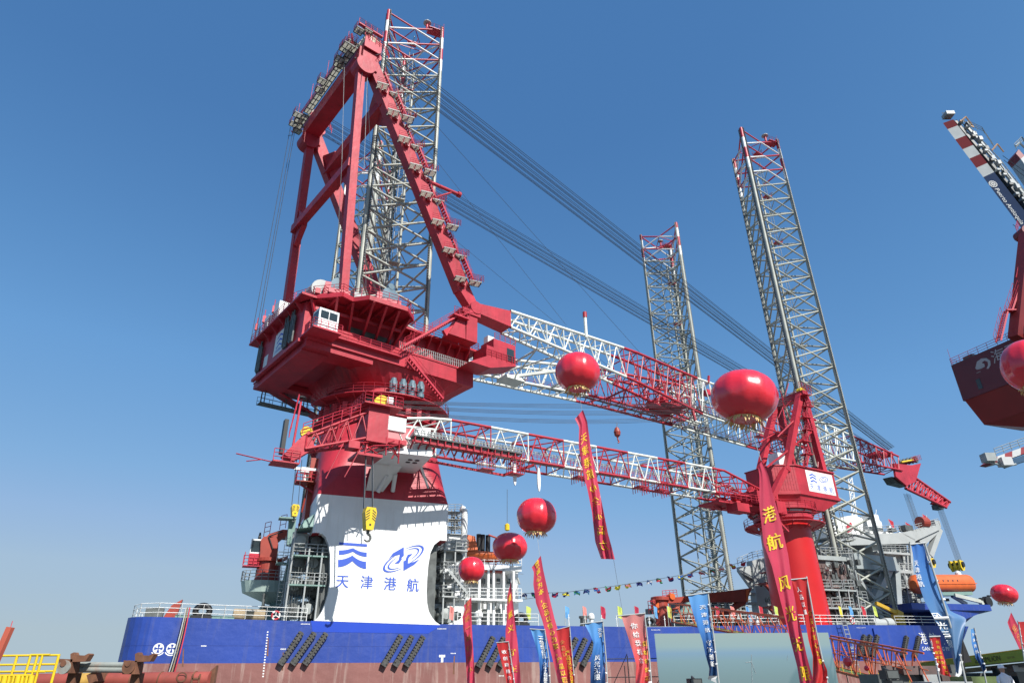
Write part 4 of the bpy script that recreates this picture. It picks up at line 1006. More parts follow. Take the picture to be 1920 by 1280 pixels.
def boat(b, c, L, W, Hh, nseg=16, mi=0, cabin=True):
    rg = []
    for i in range(nseg + 1):
        t = i / nseg; x = (t - .5) * L; k = max(.02, 1 - abs(2 * t - 1) ** 3.2) ** .7
        rg.append([c + DX * x + NX * (W / 2 * k * math.cos(p)) + Z * (Hh * .45 * (math.sin(p) if math.sin(p) < 0 else math.sin(p) * .55) * (k * .6 + .4)) for p in [2 * math.pi * q_ / 14 for q_ in range(14)]])
    b.loft(rg, mi)
o = onv(905, 1043, -2.5)
b = MB(M['orange']); boat(b, o + Z * .2, 6.5, 2.2, 1.9); b.build('hull', root)
b = MB(M['orange'], M['glass']); b.hexa([o + DX * x + NX * y + Z * z for x, y, z in ((-3.0, -.8, .5), (-.9, -.8, .5), (-.9, .8, .5), (-3, .8, .5), (-2.7, -.6, 2.6), (-1.3, -.6, 2.4), (-1.3, .6, 2.4), (-2.7, .6, 2.6))]); b.build('cabin', root)
b = MB(M['oxide'], M['lgrey']); b.fbox(lambda a, c, z: o + DX * a + NX * c + Z * z, -2.5, 2.8, -.6, .6, -1.9, -1.0); b.path([o + DX * 1.8 - Z * 1, o + DX * 2.2 + Z * 2.4, o + DX * .8 + Z * 2.8], .12, 6); b.build('davit', root)
# ------------------------------------------------------------------ dark red knuckle crane at the stern
root = empty('knuckle_crane', onv(497, 1090, 8), 'dark red knuckle-boom crane on a round grey-green pedestal at the stern', 'crane', 'deck knuckle cranes')
K = 8; kp = lambda X, Y: onv(X, Y, K)
b = MB(M['oxide'], M['redrail']); c0 = kp(500, 1090); c1 = kp(502, 1055)
hgt = (c1 - c0).z
b.lathe(Vector((c0.x, c0.y, c0.z)), [(1.65, 0), (1.5, .6), (1.45, hgt), (1.75, hgt + .1), (1.75, hgt + .5), (1.2, hgt + .5)], 24)
vp(b, [(487, 1052), (489, 1012), (495, 1005), (518, 1005), (522, 1020), (520, 1052)], K - 1.1, 2.2); b.build('post', root)
b = MB(M['oxide'], M['black'])
vp(b, [(492, 1012), (505, 1000), (530, 992), (552, 993), (566, 985), (566, 1012), (530, 1008), (518, 1018)], K - .7, 1.4); vp(b, [(560, 980), (575, 985), (578, 1015), (562, 1012)], K - .5, 1.0)
vt(b, [(516, 1052), (540, 1045)], K - .9, .25, 8); vt(b, [(512, 1030), (504, 1005), (530, 996)], K - 1.25, .08, 5, 1); b.build('arm', root)
b = MB(M['glass'], M['redrail'], M['white'])
o = kp(478, 1040); fo_ = lambda a, c, z: o + DX * a + NX * c + Z * z
b.fbox(fo_, -.7, .7, -.7, .7, -.6, 1.9, 2); b.fbox(fo_, -.72, .72, -.72, .72, -1.2, .1, 1); b.fbox(fo_, -.6, .6, -.74, -.72, .3, 1.7, 0)
for x in (-1.2, 1.1): b.tube(fo_(x, -.9, -1.3), fo_(x, -.9, .2), .05, 4, mi=1)
b.rail([fo_(-1.3, -1, -1.4), fo_(1.2, -1, -1.4)], 1.2, .6, .04, 3, mi=1); b.fbox(fo_, -1.3, 1.2, -1, .8, -1.5, -1.4, 1); b.build('operator_cab', root)
b = MB(M['redrail'], M['black'])
for X in (497, 527): b.rail([kp(X - 3, 1006 - (X - 497) * .45), kp(X + 8, 1003 - (X - 497) * .45)], 1.8, .8, .04, 3)
b.lathe(kp(485, 1008), [(.05, -.1), (.7, 0), (.7, .2), (.05, .3)], 14, 1, DX); b.build('top_rail', root)
b = MB(mat('sunlit_green_paint', (.38, .48, .43), .5), M['lgrey'], M['redrail'])  # sunlit brightness of the grey-green platform put into its paint colour
c = kp(500, 1091); rg = []
def oval(z, s_, ext): return [Vector((c.x, c.y, z)) + DX * (x * s_ + ext) + NX * y * s_ for x, y in [(3.1 * math.cos(2 * math.pi * i / 24) , 2.4 * math.sin(2 * math.pi * i / 24)) for i in range(24)]]
b.loft([oval(c.z - 2.6, .4, 1.6), oval(c.z - 1.35, .95, .2), oval(c.z - .0, 1.0, 0)], 0, smooth=False)
b.fbox(lambda a, cc, z: Vector((c.x, c.y, c.z)) + DX * a + NX * cc + Z * z, 2.2, 6, -2, 2, -1.6, -.1, 0)
pts = oval(c.z, 1.0, 0); b.rail([pts[i] for i in range(9, 24)], 1.2, 1.2, .04, 3, mi=1); b.build('platform', root)
b = MB(M['green'], M['grey'], M['lgrey'], M['dgrey'])
vb(b, 487, 1135, 545, 1163, K - 2, 6); vp(b, [(520, 1112), (545, 1100), (548, 1135), (505, 1135)], K - 1, 3); vt(b, [(492, 1155), (495, 1112)], K - 2.3, .2, 6, 3); vt(b, [(512, 1150), (540, 1118)], K - 2.3, .1, 5, 2); vt(b, [(518, 1155), (546, 1125)], K - 2.3, .1, 5, 2)
vb(b, 530, 1090, 545, 1160, K - 2.2, 2, 1); b.build('base_house', root)
# ------------------------------------------------------------------ red pedestal crane, boom laid to the left
C2 = (63., -5.5); F2 = Frame(9.03, C2)
aux = empty('pedestal_crane', S(63, -5.5, 10), 'bright red pedestal crane whose striped boom stretches left past the column', 'crane')
b = MB(mat('bright_red_paint', (.58, .012, .012), .35, .08, .3), M['red'])
rc = lambda r, z: [S(C2[0] + r * math.cos(2 * math.pi * i / 40), C2[1] + r * math.sin(2 * math.pi * i / 40), z) for i in range(40)]
b.loft([rc(3.95, 10.2), rc(3.75, 20.4)], 0, cap=False); b.loft([rc(3.75, 20.4), rc(3.7, 25.2)], 0)
b.build('pedestal', aux)
b = MB(M['red'], M['redrail'], M['lgrey']); b.loft([rc(4.0, 25.2), rc(4.4, 25.6), rc(4.4, 26.2), rc(3.6, 26.3), rc(3.6, 27.0), rc(4.0, 27.1), rc(4.0, 27.8)], 0, smooth=False); b.loft([rc(4.5, 26.4), rc(4.5, 26.7)], 2); b.build('slewing_ring', aux)
ringwalk(24.9, 4.0, C2, wd=1.9, n=24, par=aux); ringwalk(26.9, 3.9, C2, wd=1.2, n=24, par=aux)
b = MB(M['red'], M['redrail'])
hs = [(-2.6, 1.6), (.6, 3.5), (10.4, 3.5), (11.6, 1.5), (11.6, -3.5), (-2.6, -3.5)]
b.prism([F2(a, c, 29.6) for a, c in hs], Z * 4.3); b.prism([F2(a, c * 1.06, 29.3) for a, c in hs], Z * .4); b.prism([F2(a, c * 1.06, 33.8) for a, c in hs], Z * .2)
b.loft([[F2(a * .55 + .8, c * .85, 27.4) for a, c in hs], [F2(a, c, 29.3) for a, c in hs]], 0, smooth=False)
for k in range(9): p = Vector(F2(-2.6, 1.6, 29.9)).lerp(F2(.6, 3.5, 29.9), (k + .5) / 9); b.beam(p, p + Z * 3.7, .06, .2)
for k in range(10): b.box(F2(-4 - k * .9, (k % 3) - 1, 28.0 - .25 * (k % 4)), DX * .5, NX * .6, Z * .4, k % 2)
b.build('machinery_house', aux)
b = MB(M['white'], M['navy']); sg = lambda a, z: F2(a, 3.53, z)
b.fbox(F2, 3.1, 9.8, 3.5, 3.52, 30.1, 33.5, 0)
for zc in (32.9, 32.45, 31.9): b.add([sg(3.9, zc - .1), sg(4.7, zc + .18), sg(4.7, zc - .05), sg(3.9, zc - .33)], [(0, 1, 2, 3)], 1); b.add([sg(4.7, zc + .18), sg(5.5, zc - .1), sg(5.5, zc - .33), sg(4.7, zc - .05)], [(0, 1, 2, 3)], 1)
n = 24
for (cx, cz, a0, a1, rr_) in ((7.1, 32.4, 60, 300, .8), (7.7, 32.5, -120, 110, .8), (7.3, 32.45, 80, 280, .45), (7.6, 32.45, -100, 90, .45)):
    for k in range(n):
        t0, t1 = R(a0 + (a1 - a0) * k / n), R(a0 + (a1 - a0) * (k + 1) / n)
        f_ = lambda t, r: sg(cx + r * math.cos(t) + .35 * r * math.sin(t), cz + .6 * r * math.sin(t))
        b.add([f_(t0, rr_), f_(t1, rr_), f_(t1, rr_ - .14), f_(t0, rr_ - .14)], [(0, 1, 2, 3)], 1)
glyphs('天 津 港 航', lambda x, y: sg(6.4 + x, 30.5 + y), b, 1.05, mi=1, gap=1.25)
b.build('sign_panel', aux)
b = MB(M['red'], M['redrail'], M['yellow'], M['white'])
la2 = F2(0, 1, 0) - F2(0, 0, 0)
for s_ in (-1, 1):
    b.beam(F2(9.0, 2.7 * s_, 33.8), F2(8.4, 2.6 * s_, 47.6), .95, .95, up=la2); b.beam(F2(-.6, 2.7 * s_, 33.0), F2(7.4, 2.6 * s_, 47.4), .95, 1.0, up=la2)
    b.beam(F2(-5.0, 2.7 * s_, 28.5), F2(-.6, 2.7 * s_, 33.4), .8, .9, up=la2); b.lathe(F2(8, 2.6 * s_, 48.2), [(.2, -.4), (.7, -.4), (.7, .4), (.2, .4)], 18, 2, la2)
b.beam(F2(8, 3.4, 47.5), F2(8, -3.4, 47.5), 1.4, 1.3); b.beam(F2(4.0, 2.7, 40.6), F2(4.0, -2.7, 40.6), .9, 1.0); b.beam(F2(-5, 2.7, 33), F2(8.4, 2.7, 41), .2, .25)
b.tube(F2(-4, 1.5, 37.5), F2(6, -2, 42), .14, 6); b.tube(F2(-1, 2.7, 38.5), F2(5, 2.7, 42.8), .14, 6); b.tube(F2(-3, 2, 40), F2(5, 1, 40), .12, 6)
b.build('a_frame', aux)
b = MB(M['redrail'], M['dgrey'])
for k in range(6):
    z0 = 34 + k * 2.2; p0 = F2(3.2 + k * .75 + (k % 2) * 1.0, 3.6, z0); p1 = F2(4.4 + k * .75 - (k % 2) * .6, 3.6, z0 + 2.1)
    b.walk(p0, p1, .7, 1, side=la2, stairs=True, sp=1.2); b.box(p1, DX * .8, NX * .6, Z * .05); b.rail([p1 - DX * .8 - NX * .6, p1 + DX * .8 - NX * .6], 1.1, .6, .035, 3)
for k in range(26): a = random.uniform(1, 8); z = 34 + random.random() * 13; b.tube(F2(a, random.uniform(1.5, 3), z), F2(a + random.uniform(-1.5, 1.5), random.uniform(1.5, 3.2), z + random.uniform(.5, 3)), .06, 4)
b.rail([F2(6.4, 3.6, 48.2), F2(9.6, 3.6, 48.2), F2(9.6, -3.6, 48.2)], 1.2, .9, .04, 3)
b.build('a_frame_stairs', aux)
b = MB(M['white'], M['dgrey']); b.fbox(F2, -1.4, .6, .5, 2.4, 34.0, 36.0, 0); b.fbox(F2, 9.2, 11.0, 0, 2, 34.0, 35.4, 1); b.build('roof_unit', aux)
# boom
def b2w(a): k = [-64, -60, -14, -6]; return [float(np.interp(a, k, y)) for y in ([1.5, 2.0, 2.0, 1.6], [28.3, 27.9, 27.9, 28.4], [30.6, 31.2, 31.4, 29.6])]
bl = MB(M['boomwhite'], M['red']); n2 = 22; AA = [-6 - i * (58 / n2) for i in range(n2 + 1)]
for i in range(n2):
    a, a2 = AA[i], AA[i + 1]; w0, l0, h0 = b2w(a); w1, l1, h1 = b2w(a2); mi = (0 if (i // 2) % 2 == 0 and i > 1 else 1)
    A_ = [F2(a, w0, h0), F2(a, -w0, h0), F2(a, -w0, l0), F2(a, w0, l0)]; B_ = [F2(a2, w1, h1), F2(a2, -w1, h1), F2(a2, -w1, l1), F2(a2, w1, l1)]
    for k in range(4):
        k2 = (k + 1) % 4; bl.tube(A_[k], B_[k], .17, 7, mi=mi, caps=False)
        if k in (1, 3): md = A_[k2].lerp(B_[k2], .5) if k == 3 else A_[k2].lerp(B_[k2], .5); bl.tube(A_[k], md, .085, 5, mi=mi, caps=False); bl.tube(md, B_[k], .085, 5, mi=mi, caps=False)
        else: bl.tube(A_[k], B_[k2], .085, 5, mi=mi, caps=False); 
        if i % 2 == 0: bl.tube(A_[k], A_[k2], .08, 5, mi=mi, caps=False)
bl.build('boom_lattice', aux)
b = MB(M['dgrey'], M['lgrey'], M['redrail'])
for i in range(2, n2 - 1):
    a, a2 = AA[i], AA[i + 1]; b.fbox(F2, a2, a, -.4, .4, 28.4, 28.46, 0)
b.rail([F2(AA[2], 1.5, 28.9), F2(AA[n2 - 1], 1.5, 28.9)], .42, .5, .05, 2, mi=1)
b.rail([F2(AA[2], -.6, 28.5), F2(AA[n2 - 1], -.6, 28.5)], 1.2, 1.3, .03, 2, mi=2); b.rail([F2(AA[2], .5, 28.5), F2(AA[n2 - 1], .5, 28.5)], 1.2, 1.3, .03, 2, mi=2)
b.build('boom_walkway', aux)
b = MB(M['red'], M['redrail'], M['lgrey'], M['dgrey'])
b.fbox(F2, -63.5, -49.5, 1.6, 2.7, 28.35, 28.5, 3); b.rail([F2(-63.5, 2.7, 28.5), F2(-49.5, 2.7, 28.5)], .55, .42, .05, 2, mi=2)
for k in range(16): a = -63.3 + k * .92; b.beam(F2(a, 2.6, 28.3), F2(a, 1.2, 27.3), .12, .2); b.beam(F2(a, 2.6, 28.4), F2(a, 2.6, 27.7), .1, .1); b.tube(F2(a, 1.8, 27.7), F2(a + .9, 2.3, 27.9), .06, 4, mi=1)
b.beam(F2(-63.5, 2.2, 27.9), F2(-49.5, 2.2, 27.9), .3, .22); b.beam(F2(-62, -1, 27.0), F2(-50, -1, 26.6), .25, .25); b.beam(F2(-50, -1.2, 26.6), F2(-47, 1.4, 27.7), .3, .3)
b.build('side_walkway', aux)
b = MB(M['red'], M['redrail'], M['white'], M['boomwhite'])
for a in (-54, -50, -40.5, -30.5, -27): b.fbox(F2, a - .8, a + .8, 1.2, 2.6, 25.9 if a in (-50, -54) else 26.8, 26.0 if a in (-50, -54) else 26.9, 0); b.rail([F2(a - .8, 1.2, 26), F2(a - .8, 2.6, 26), F2(a + .8, 2.6, 26), F2(a + .8, 1.2, 26)], 1.9, .5, .04, 3, mi=1)
for a, z in ((-50, 26.5), (-46.6, 26.2)): b.loft([[F2(a + .45 * math.cos(t) * (.5), 1.8 - s_ * .15, z + 1.5 * math.sin(t) - .3) for t in [2 * math.pi * i / 16 for i in range(16)]] for s_ in (0, 1)], 2, smooth=False)
b.build('boom_platform', aux)
b = MB(M['red'], M['redrail'], M['lgrey'])
for k in range(26):
    a = random.uniform(-17, -4); bq = random.uniform(-2, 3); z = random.uniform(25.5, 29.5); b.tube(F2(a, bq, z), F2(a + random.uniform(-3, 3), bq + random.uniform(-1, 1), z + random.uniform(-.8, .8)), .1, 5, mi=k % 2)
b.fbox(F2, -16, -4, -2, 2, 26.6, 26.9); b.fbox(F2, -9, -5, 1.5, 3.2, 27.0, 28.8); b.fbox(F2, -5.5, -3.5, 2.4, 3.6, 25.8, 27.6); b.fbox(F2, -13.5, -11, 1, 3, 25.4, 26.6); b.rail([F2(-17, 3.2, 26.9), F2(-4, 3.2, 26.9)], 1.1, 1.1, .04, 3, mi=1)
b.hexa([F2(-9, -1.8, 27.2), F2(-2.5, -1.8, 26.6), F2(-2.5, 1.8, 26.6), F2(-9, 1.8, 27.2), F2(-9, -1.8, 29), F2(-2.5, -1.8, 30), F2(-2.5, 1.8, 30), F2(-9, 1.8, 29)])
b.walk(F2(-8, 3.5, 26), F2(-5, 4.0, 23), .7, 1, side=la2, stairs=True); b.build('boom_root', aux)
# tip with jib
b = MB(M['red'], M['redrail'], M['yellow'], M['white'])
b.fbox(F2, -68.6, -66.2, -1.9, 1.9, 27.2, 31.2); b.fbox(F2, -66.2, -64, -1.8, 1.8, 27.4, 27.9); b.fbox(F2, -66.3, -64.2, 1.2, 1.9, 28.8, 30.4, 3)
b.fbox(F2, -69.4, -65.0, -2.6, 2.6, 31.2, 31.35, 0); b.rail([F2(-69.4, -2.6, 31.3), F2(-69.4, 2.6, 31.3), F2(-65, 2.6, 31.3), F2(-65, -2.6, 31.3)], 1.2, .9, .045, 3, mi=1)
b.lathe(F2(-67, 1.2, 32.0), [(.2, -.2), (.85, -.2), (.7, 0), (.85, .2), (.2, .2)], 22, 2, la2); b.fbox(F2, -66.6, -65.9, 1.6, 1.9, 31.8, 32.6, 3)
for k in range(16): b.tube(F2(-69.5 + random.random() * 5, 2 - random.random(), 25 + random.random() * 2), F2(-69.5 + random.random() * 5, 2 - random.random(), 27 + random.random()), .07, 4, mi=k % 2)
b.fbox(F2, -69.4, -66.6, -1.4, 1.8, 25.6, 25.9, 0); b.fbox(F2, -70.4, -69.2, .4, 1.8, 26.2, 27.0, 0); b.fbox(F2, -68.4, -67.0, -.4, .6, 26.0, 27.2, 3)
b.build('boom_head', aux)
b = MB(M['red'], M['yellow'], M['redrail'], M['black'])
jr = [[F2(-68.4, w_, z) for w_, z in ((1.6, 30.6), (-1.6, 30.6), (-1.6, 27.6), (1.6, 27.6))], [F2(-74.6, w_, z) for w_, z in ((.9, 27.1), (-.9, 27.1), (-.9, 25.6), (.9, 25.6))]]
b.truss(jr[0], jr[1], 4, .15, .08)
b.prism([F2(-74.4, .8, 27.6), F2(-73.6, .8, 25.9), F2(-75.6, .8, 24.2), F2(-76.6, .8, 24.8), F2(-75.0, .8, 27.0)], F2(0, -1.6, 0) - F2(0, 0, 0))
b.lathe(F2(-74.6, .6, 27.4), [(.1, -.15), (.65, -.15), (.5, 0), (.65, .15), (.1, .15)], 20, 1, la2); b.fbox(F2, -77.6, -75.0, -1, 1, 23.9, 24.05); b.tube(F2(-77, 0, 24), F2(-81, .3, 24.3), .06, 4); b.tube(F2(-78.5, .6, 24), F2(-80, .6, 23.6), .05, 4)
b.rail([F2(-77.6, 1, 24), F2(-75, 1, 24)], 1.2, .8, .04, 3, mi=2); b.fbox(F2, -76.9, -76.5, -.4, .4, 25, 28.6, 3); b.tube(F2(-75.8, .5, 25), F2(-75.6, .5, 31), .12, 6, mi=2); b.lathe(F2(-75.6, .5, 31), [(.05, 0), (.5, .05), (.5, .2), (.05, .25)], 12, 3)
b.rail([F2(-75.2, 1.3, 27), F2(-68.6, 1.9, 30.6)], 1.1, 1.1, .04, 3, mi=2); b.tube(F2(-71, 1.8, 26.5), F2(-72.4, 1.8, 22.6), .06, 5); b.tube(F2(-69, 1.8, 26.5), F2(-70.5, 1.8, 23), .06, 5)
b.rail([F2(-76.4, 1, 26.5), F2(-76.0, 1, 30.5)], .8, 1, .05, 2, mi=2)
b.build('jib', aux)
for j, (y0, y1) in enumerate(((47.4, 32.4), (47.0, 31.9), (46.5, 31.2))):
    for k in range(4):
        b = MB(M['rope']); p = F2(7, 1.2 - k * .7, y0 - k * .1); q_ = F2(-66.5, 1.2 - k * .25, y1); pts = []
        for i in range(13): t = i / 12; pts.append(p.lerp(q_, t) - Z * (.8 + j * .6) * 4 * t * (1 - t))
        b.path(pts, .024, 4); b.build('stay_rope', aux)
# hooks
def hook_block(X, Ytop, Ybot, Yhook, bq, label, s_=1.0, frame=None, planef=None, kind='tall'):
    fr = frame or F2
    top = planef(X, Ytop); bot = planef(X, Ybot); hk = planef(X, Yhook)
    root = empty('hook_block', Vector(bot), label, 'hook', 'yellow hook blocks hanging from the cranes')
    h = (top - bot).length; c = top
    b = MB(M['yellow'], M['black']); wd = h * .50 * s_
    ex, ey = fr(1, 0, 0) - fr(0, 0, 0), la2
    prof = [(-.42, 1.0), (.42, 1.0), (.55, .78), (.5, .6), (.33, 0), (-.33, 0), (-.5, .6), (-.55, .78)]
    b.prism([bot + ex * x * wd + Z * z * h - ey * .45 * wd for x, z in prof], ey * .9 * wd, 0)
    for zz in (.78, .66, .54, .42):
        for sg_ in (-1, 1):
            b.add([bot + ey * (.45 * wd + .015) + ex * x * wd + Z * z * h for x, z in ((sg_ * .12, zz + .13), (sg_ * .46, zz), (sg_ * .46, zz - .05), (sg_ * .12, zz + .08))], [(0, 1, 2, 3)], 1)
    b.tube(bot + ey * (.45 * wd + .0) + Z * h * .22, bot + ey * (.45 * wd + .02) + Z * h * .22, .1 * wd, 10, mi=1)
    b.build('block', root)
    b = MB(M['dgrey']); hh = (bot - hk).length; pts = [bot + Z * .1, bot - Z * hh * .3] + [bot - Z * hh * .62 + ex * math.sin(t) * hh * .3 + Z * math.cos(t) * hh * .33 for t in [R(a) for a in (0, 50, 100, 150, 200, 240)]]
    for i, (p, q_) in enumerate(zip(pts[:-1], pts[1:])): b.tube(p, q_, hh * .15 * (1 - i * .08), 8)
    b.build('hook', root)
    return root, top, ex, ey, wd
f2p = lambda X, Y: F2.pl(X, Y, 1.2)
r_, top, ex, ey, wd = hook_block(690, 952, 994, 1016, 0, 'large yellow chevron hook block hanging in front of the white column', 1.0, planef=f2p)
b = MB(M['rope'])
for k in (-1, 1):
    for j in range(3): b.tube(top + ex * wd * .42 * k + ey * .1 * j - Z * .1, Vector(f2p(692 + k * 6, 836)) + ey * .1 * j, .05, 5)
b.build('hoist_rope', r_)
f2q = lambda X, Y: F2.pl(X, Y, 0)
r_, top, ex, ey, wd = hook_block(551, 946, 968, 978, 0, 'small yellow hook block hanging left of the column from the jib', 1.2, planef=f2q)
b = MB(M['rope']); b.tube(top - ex * wd * .3, Vector(f2q(556, 862)), .035, 4); b.tube(top + ex * wd * .6, Vector(f2q(566, 862)), .03, 4); b.build('hoist_rope', r_)
gp = lambda X, Y: G.pl(X, Y, 0)
def main_hook(X, Y0, Y1, Xt, Yt, Wd, label, nr):
    root = empty('hook_block', gp(X, Y1), label, 'hook', 'yellow hook blocks hanging from the cranes'); top = gp(X, Y0); bot = gp(X, Y1); h = (top - bot).length
    e_ = G(1, 0, 0) - G(0, 0, 0); l_ = G(0, 1, 0) - G(0, 0, 0)
    b = MB(M['yellow'], M['black'])
    for k in (-1, 0, 1): b.prism([bot + e_ * x * Wd + Z * z * h + l_ * (k * Wd * .5 - .2) for x, z in ((-.45, 1), (.5, .95), (.55, .4), (.3, .1), (-.2, .0), (-.5, .3))], l_ * .5, 0)
    b.tube(bot + Z * h * .6 - l_ * Wd * .8, bot + Z * h * .6 + l_ * Wd * .8, h * .25, 12, mi=1)
    b.box(bot + Z * h * .35, e_ * Wd * .3, l_ * Wd * .6, Z * h * .2, 0); b.build('block', root)
    b = MB(M['lgrey']); p = bot; b.path([p, p - Z * h * .3, p - Z * h * .5 + e_ * h * .25, p - Z * h * .8 + e_ * h * .15, p - Z * h * .85 - e_ * h * .2, p - Z * h * .6 - e_ * h * .4], h * .12, 8); b.build('hook', root)
    for k in range(nr):
        b = MB(M['rope']); b.tube(top + e_ * Wd * (k / (nr - 1) - .5) * .9 + l_ * (k % 2) * .6, gp(Xt, Yt) + e_ * Wd * (k / (nr - 1) - .5) * .9 + l_ * (k % 2) * .6, .045, 4); b.build('hoist_rope', root)
main_hook(1797, 1055, 1071, 1757, 944, 2.3, 'big yellow hook block hanging above the orange lifeboat', 8)
main_hook(1741, 1050, 1066, 1698, 926, 2.4, 'yellow hook block half hidden by the large blue flag', 8)
root = empty('hook_block', G.pl(1158, 822, 3), 'small dark red hook hanging under the main boom between two balloons', 'hook')
b = MB(M['oxide'], M['rope']); t_, o_ = G.pl(1158, 802, 3), G.pl(1158, 820, 3); b.lathe(o_, [(.1, 0), (.5, .4), (.6, 1.0), (.35, 1.7), (.1, 1.9)], 12); b.tube(o_ + Z * 1.8, G.pl(1157, 792, 3), .06, 5, mi=1); b.path([o_, o_ - Z * .4, o_ - Z * .7 + DX * .25, o_ - Z * .95], .12, 6); b.build('hook', root)
root = empty('hook_block', F2.pl(951, 992, 1), 'tiny yellow hook weight hanging on one line above a balloon', 'hook')
b = MB(M['yellow'], M['rope']); p = F2.pl(951, 995, 1); b.lathe(p, [(.1, 0), (.28, .1), (.28, .7), (.1, .85)], 10); b.tube(p + Z * .8, F2.pl(951, 917, 1), .03, 4, mi=1); b.build('weight', root)
# ------------------------------------------------------------------ jacking house of the near right leg
root = empty('jacking_house', S(78, -4, 10), 'brown jacking works wrapped in railed walkways right of the red pedestal', 'jacking house', 'jacking houses round the legs')
b = MB(M['brown'], M['dgrey'], M['grey'])
V = -5.5
vb(b, 1538, 1046, 1592, 1170, V, 7, 0)
for j in range(5):
    for i in range(4):
        X = 1542 + i * 15 + j * 1.5; Y = 1086 + j * 17; o = onv(X, Y, V)
        b.lathe(o, [(.05, -1.2), (.62, -1.1), (.7, -.5), (.7, .1), (.5, .2), (.02, .3)], 12, (i + j) % 2, NX)
        b.box(o - Z * 1.1 - NX * .4, DX * .9, NX * .5, Z * .12, 2)
for X in (1552, 1567, 1582): b.tube(onv(X, 1055, V), onv(X, 1055, V) - NX * .06, .55, 16, mi=2)
vb(b, 1534, 1042, 1596, 1050, V - .5, 8, 2)
for k in range(46):
    X = 1540 + (k * 37) % 72; Y = 1058 + (k * 53) % 108; o = onv(X, Y, V - .8); b.path([o, o - Z * .9, o - Z * .9 + DX * .5], .07, 5, k % 3)
b.build('machinery', root)
b = MB(M['lgrey'], M['grey'])
for j, Y in enumerate((1104, 1138)):
    X1 = 1606 + j * 12; vb(b, 1538, Y, X1, Y + 3, V - 2.2, 2.4, 1)
    for x0 in range(1540, X1 - 12, 22): vr(b, [(x0, Y), (x0 + 19, Y)], V - 2.2, 1.3, 3, .055, 0, 3)
for X in (1572, 1590, 1606): vt(b, [(X, 1104), (X + 10, 1170)], V - 2.2, .1, 6)
b.ladder(onv(1594, 1028, V - 1), onv(1600, 1090, V - 1), DX, .7, .5, .06); b.ladder(onv(1618, 1125, V - 2), onv(1624, 1170, V - 2), DX, .7, .5, .06)
vr(b, [(1540, 1040), (1596, 1042)], V, 1.2, 1, .045); vr(b, [(1610, 1125), (1628, 1126)], V - 2, 1.3, 1, .05)
b.build('walkway', root)
b = MB(M['grey'], M['dgrey'])
b.beam(onv(1592, 1052, -3), onv(1672, 1058, 4), 2.0, 2.4); b.beam(onv(1600, 1078, -4), onv(1640, 1128, 1), .9, .9); b.beam(onv(1668, 1062, 4), onv(1632, 1135, 1), 1.2, 1.2); b.beam(onv(1636, 1128, 1), onv(1622, 1170, 1), 1.3, 1.2); b.beam(onv(1636, 1128, 1), onv(1655, 1170, 1), 1.0, 1.0)
b.beam(onv(1676, 1058, 4), onv(1682, 1170, 4), 1.6, 1.2); b.beam(onv(1604, 1066, 8), onv(1690, 1120, 10), .35, .35, mi=0); b.beam(onv(1690, 1066, 9), onv(1606, 1120, 9), .35, .35); b.beam(onv(1602, 1140, 8), onv(1690, 1090, 9), .4, .4); b.beam(onv(1600, 1070, 3), onv(1660, 1090, 8), .5, .5); b.beam(onv(1605, 1120, 4), onv(1660, 1085, 8), .5, .5)
vb(b, 1600, 1064, 1700, 1170, 14, 3, 1); b.build('brace', root)
def clutter(b, X0, X1, Y0, Y1, v, dv, n, mats):
    for k in range(n):
        X = random.uniform(X0, X1); Y = random.uniform(Y0, Y1); o = onv(X, Y, v + random.random() * dv); t = random.random()
        if t < .35: b.box(o, DX * random.uniform(.1, .5), NX * .3, Z * random.uniform(.1, .45), random.choice(mats))
        elif t < .6: b.tube(o, o + Z * random.uniform(-2, -.8), random.uniform(.04, .14), 6, mi=random.choice(mats))
        elif t < .85: b.tube(o, o + DX * random.uniform(.8, 2.4), random.uniform(.03, .1), 5, mi=random.choice(mats))
        else: b.tube(o, o + DX * random.uniform(-1.4, 1.4) + Z * random.uniform(-1.6, -.6), .07, 5, mi=random.choice(mats))
b = MB(M['dgrey'], M['grey'], M['lgrey'], M['brown'])
clutter(b, 1598, 1690, 1066, 1166, 5, 8, 150, (0, 0, 1, 2, 3)); clutter(b, 1540, 1612, 1052, 1164, V - 1.8, 1.5, 120, (0, 0, 1, 3)); b.build('pipework', root)
# ------------------------------------------------------------------ accommodation block with bridge
root = empty('accommodation_block', S(96, 15, 10), 'pale grey accommodation block with wide bridge deck right of the near lattice leg', 'building')
b = MB(M['lgrey'], M['grey'], M['white'])
VA = 6
vp(b, [(1585, 1012), (1615, 1002), (1690, 998), (1716, 1010), (1716, 1018), (1585, 1022)], VA, 26, 0)
vb(b, 1640, 1016, 1705, 1075, VA + 1, 22, 0); vb(b, 1646, 1034, 1706, 1038, VA - .6, 3, 0); vb(b, 1655, 1068, 1712, 1073, VA - .6, 3, 0); vb(b, 1660, 1074, 1725, 1170, VA + 1.5, 20, 1)
b.prism([onv(1690, 998, VA), onv(1752, 984, VA), onv(1765, 986, VA), onv(1763, 992, VA), onv(1716, 1014, VA)], NX * 10, 0)
b.build('wall', root)
b = MB(M['lgrey']); b.beam(onv(1760, 992, VA + 1), onv(1742, 1042, VA + 1), 1.1, 1.0); b.beam(onv(1722, 1020, VA + 1), onv(1752, 992, VA + 1), 1.3, 1.3); b.beam(onv(1706, 1016, VA), onv(1709, 1075, VA), .5, .5); b.beam(onv(1740, 1040, VA + 1), onv(1722, 1075, VA + 1), .9, .9); b.build('brace', root)
b = MB(M['glass']); 
for X, Y in ((1683, 1022), (1692, 1024), (1668, 1026)): vb(b, X - 2, Y, X + 3, Y + 12, VA + .9, .2)
b.build('window', root)
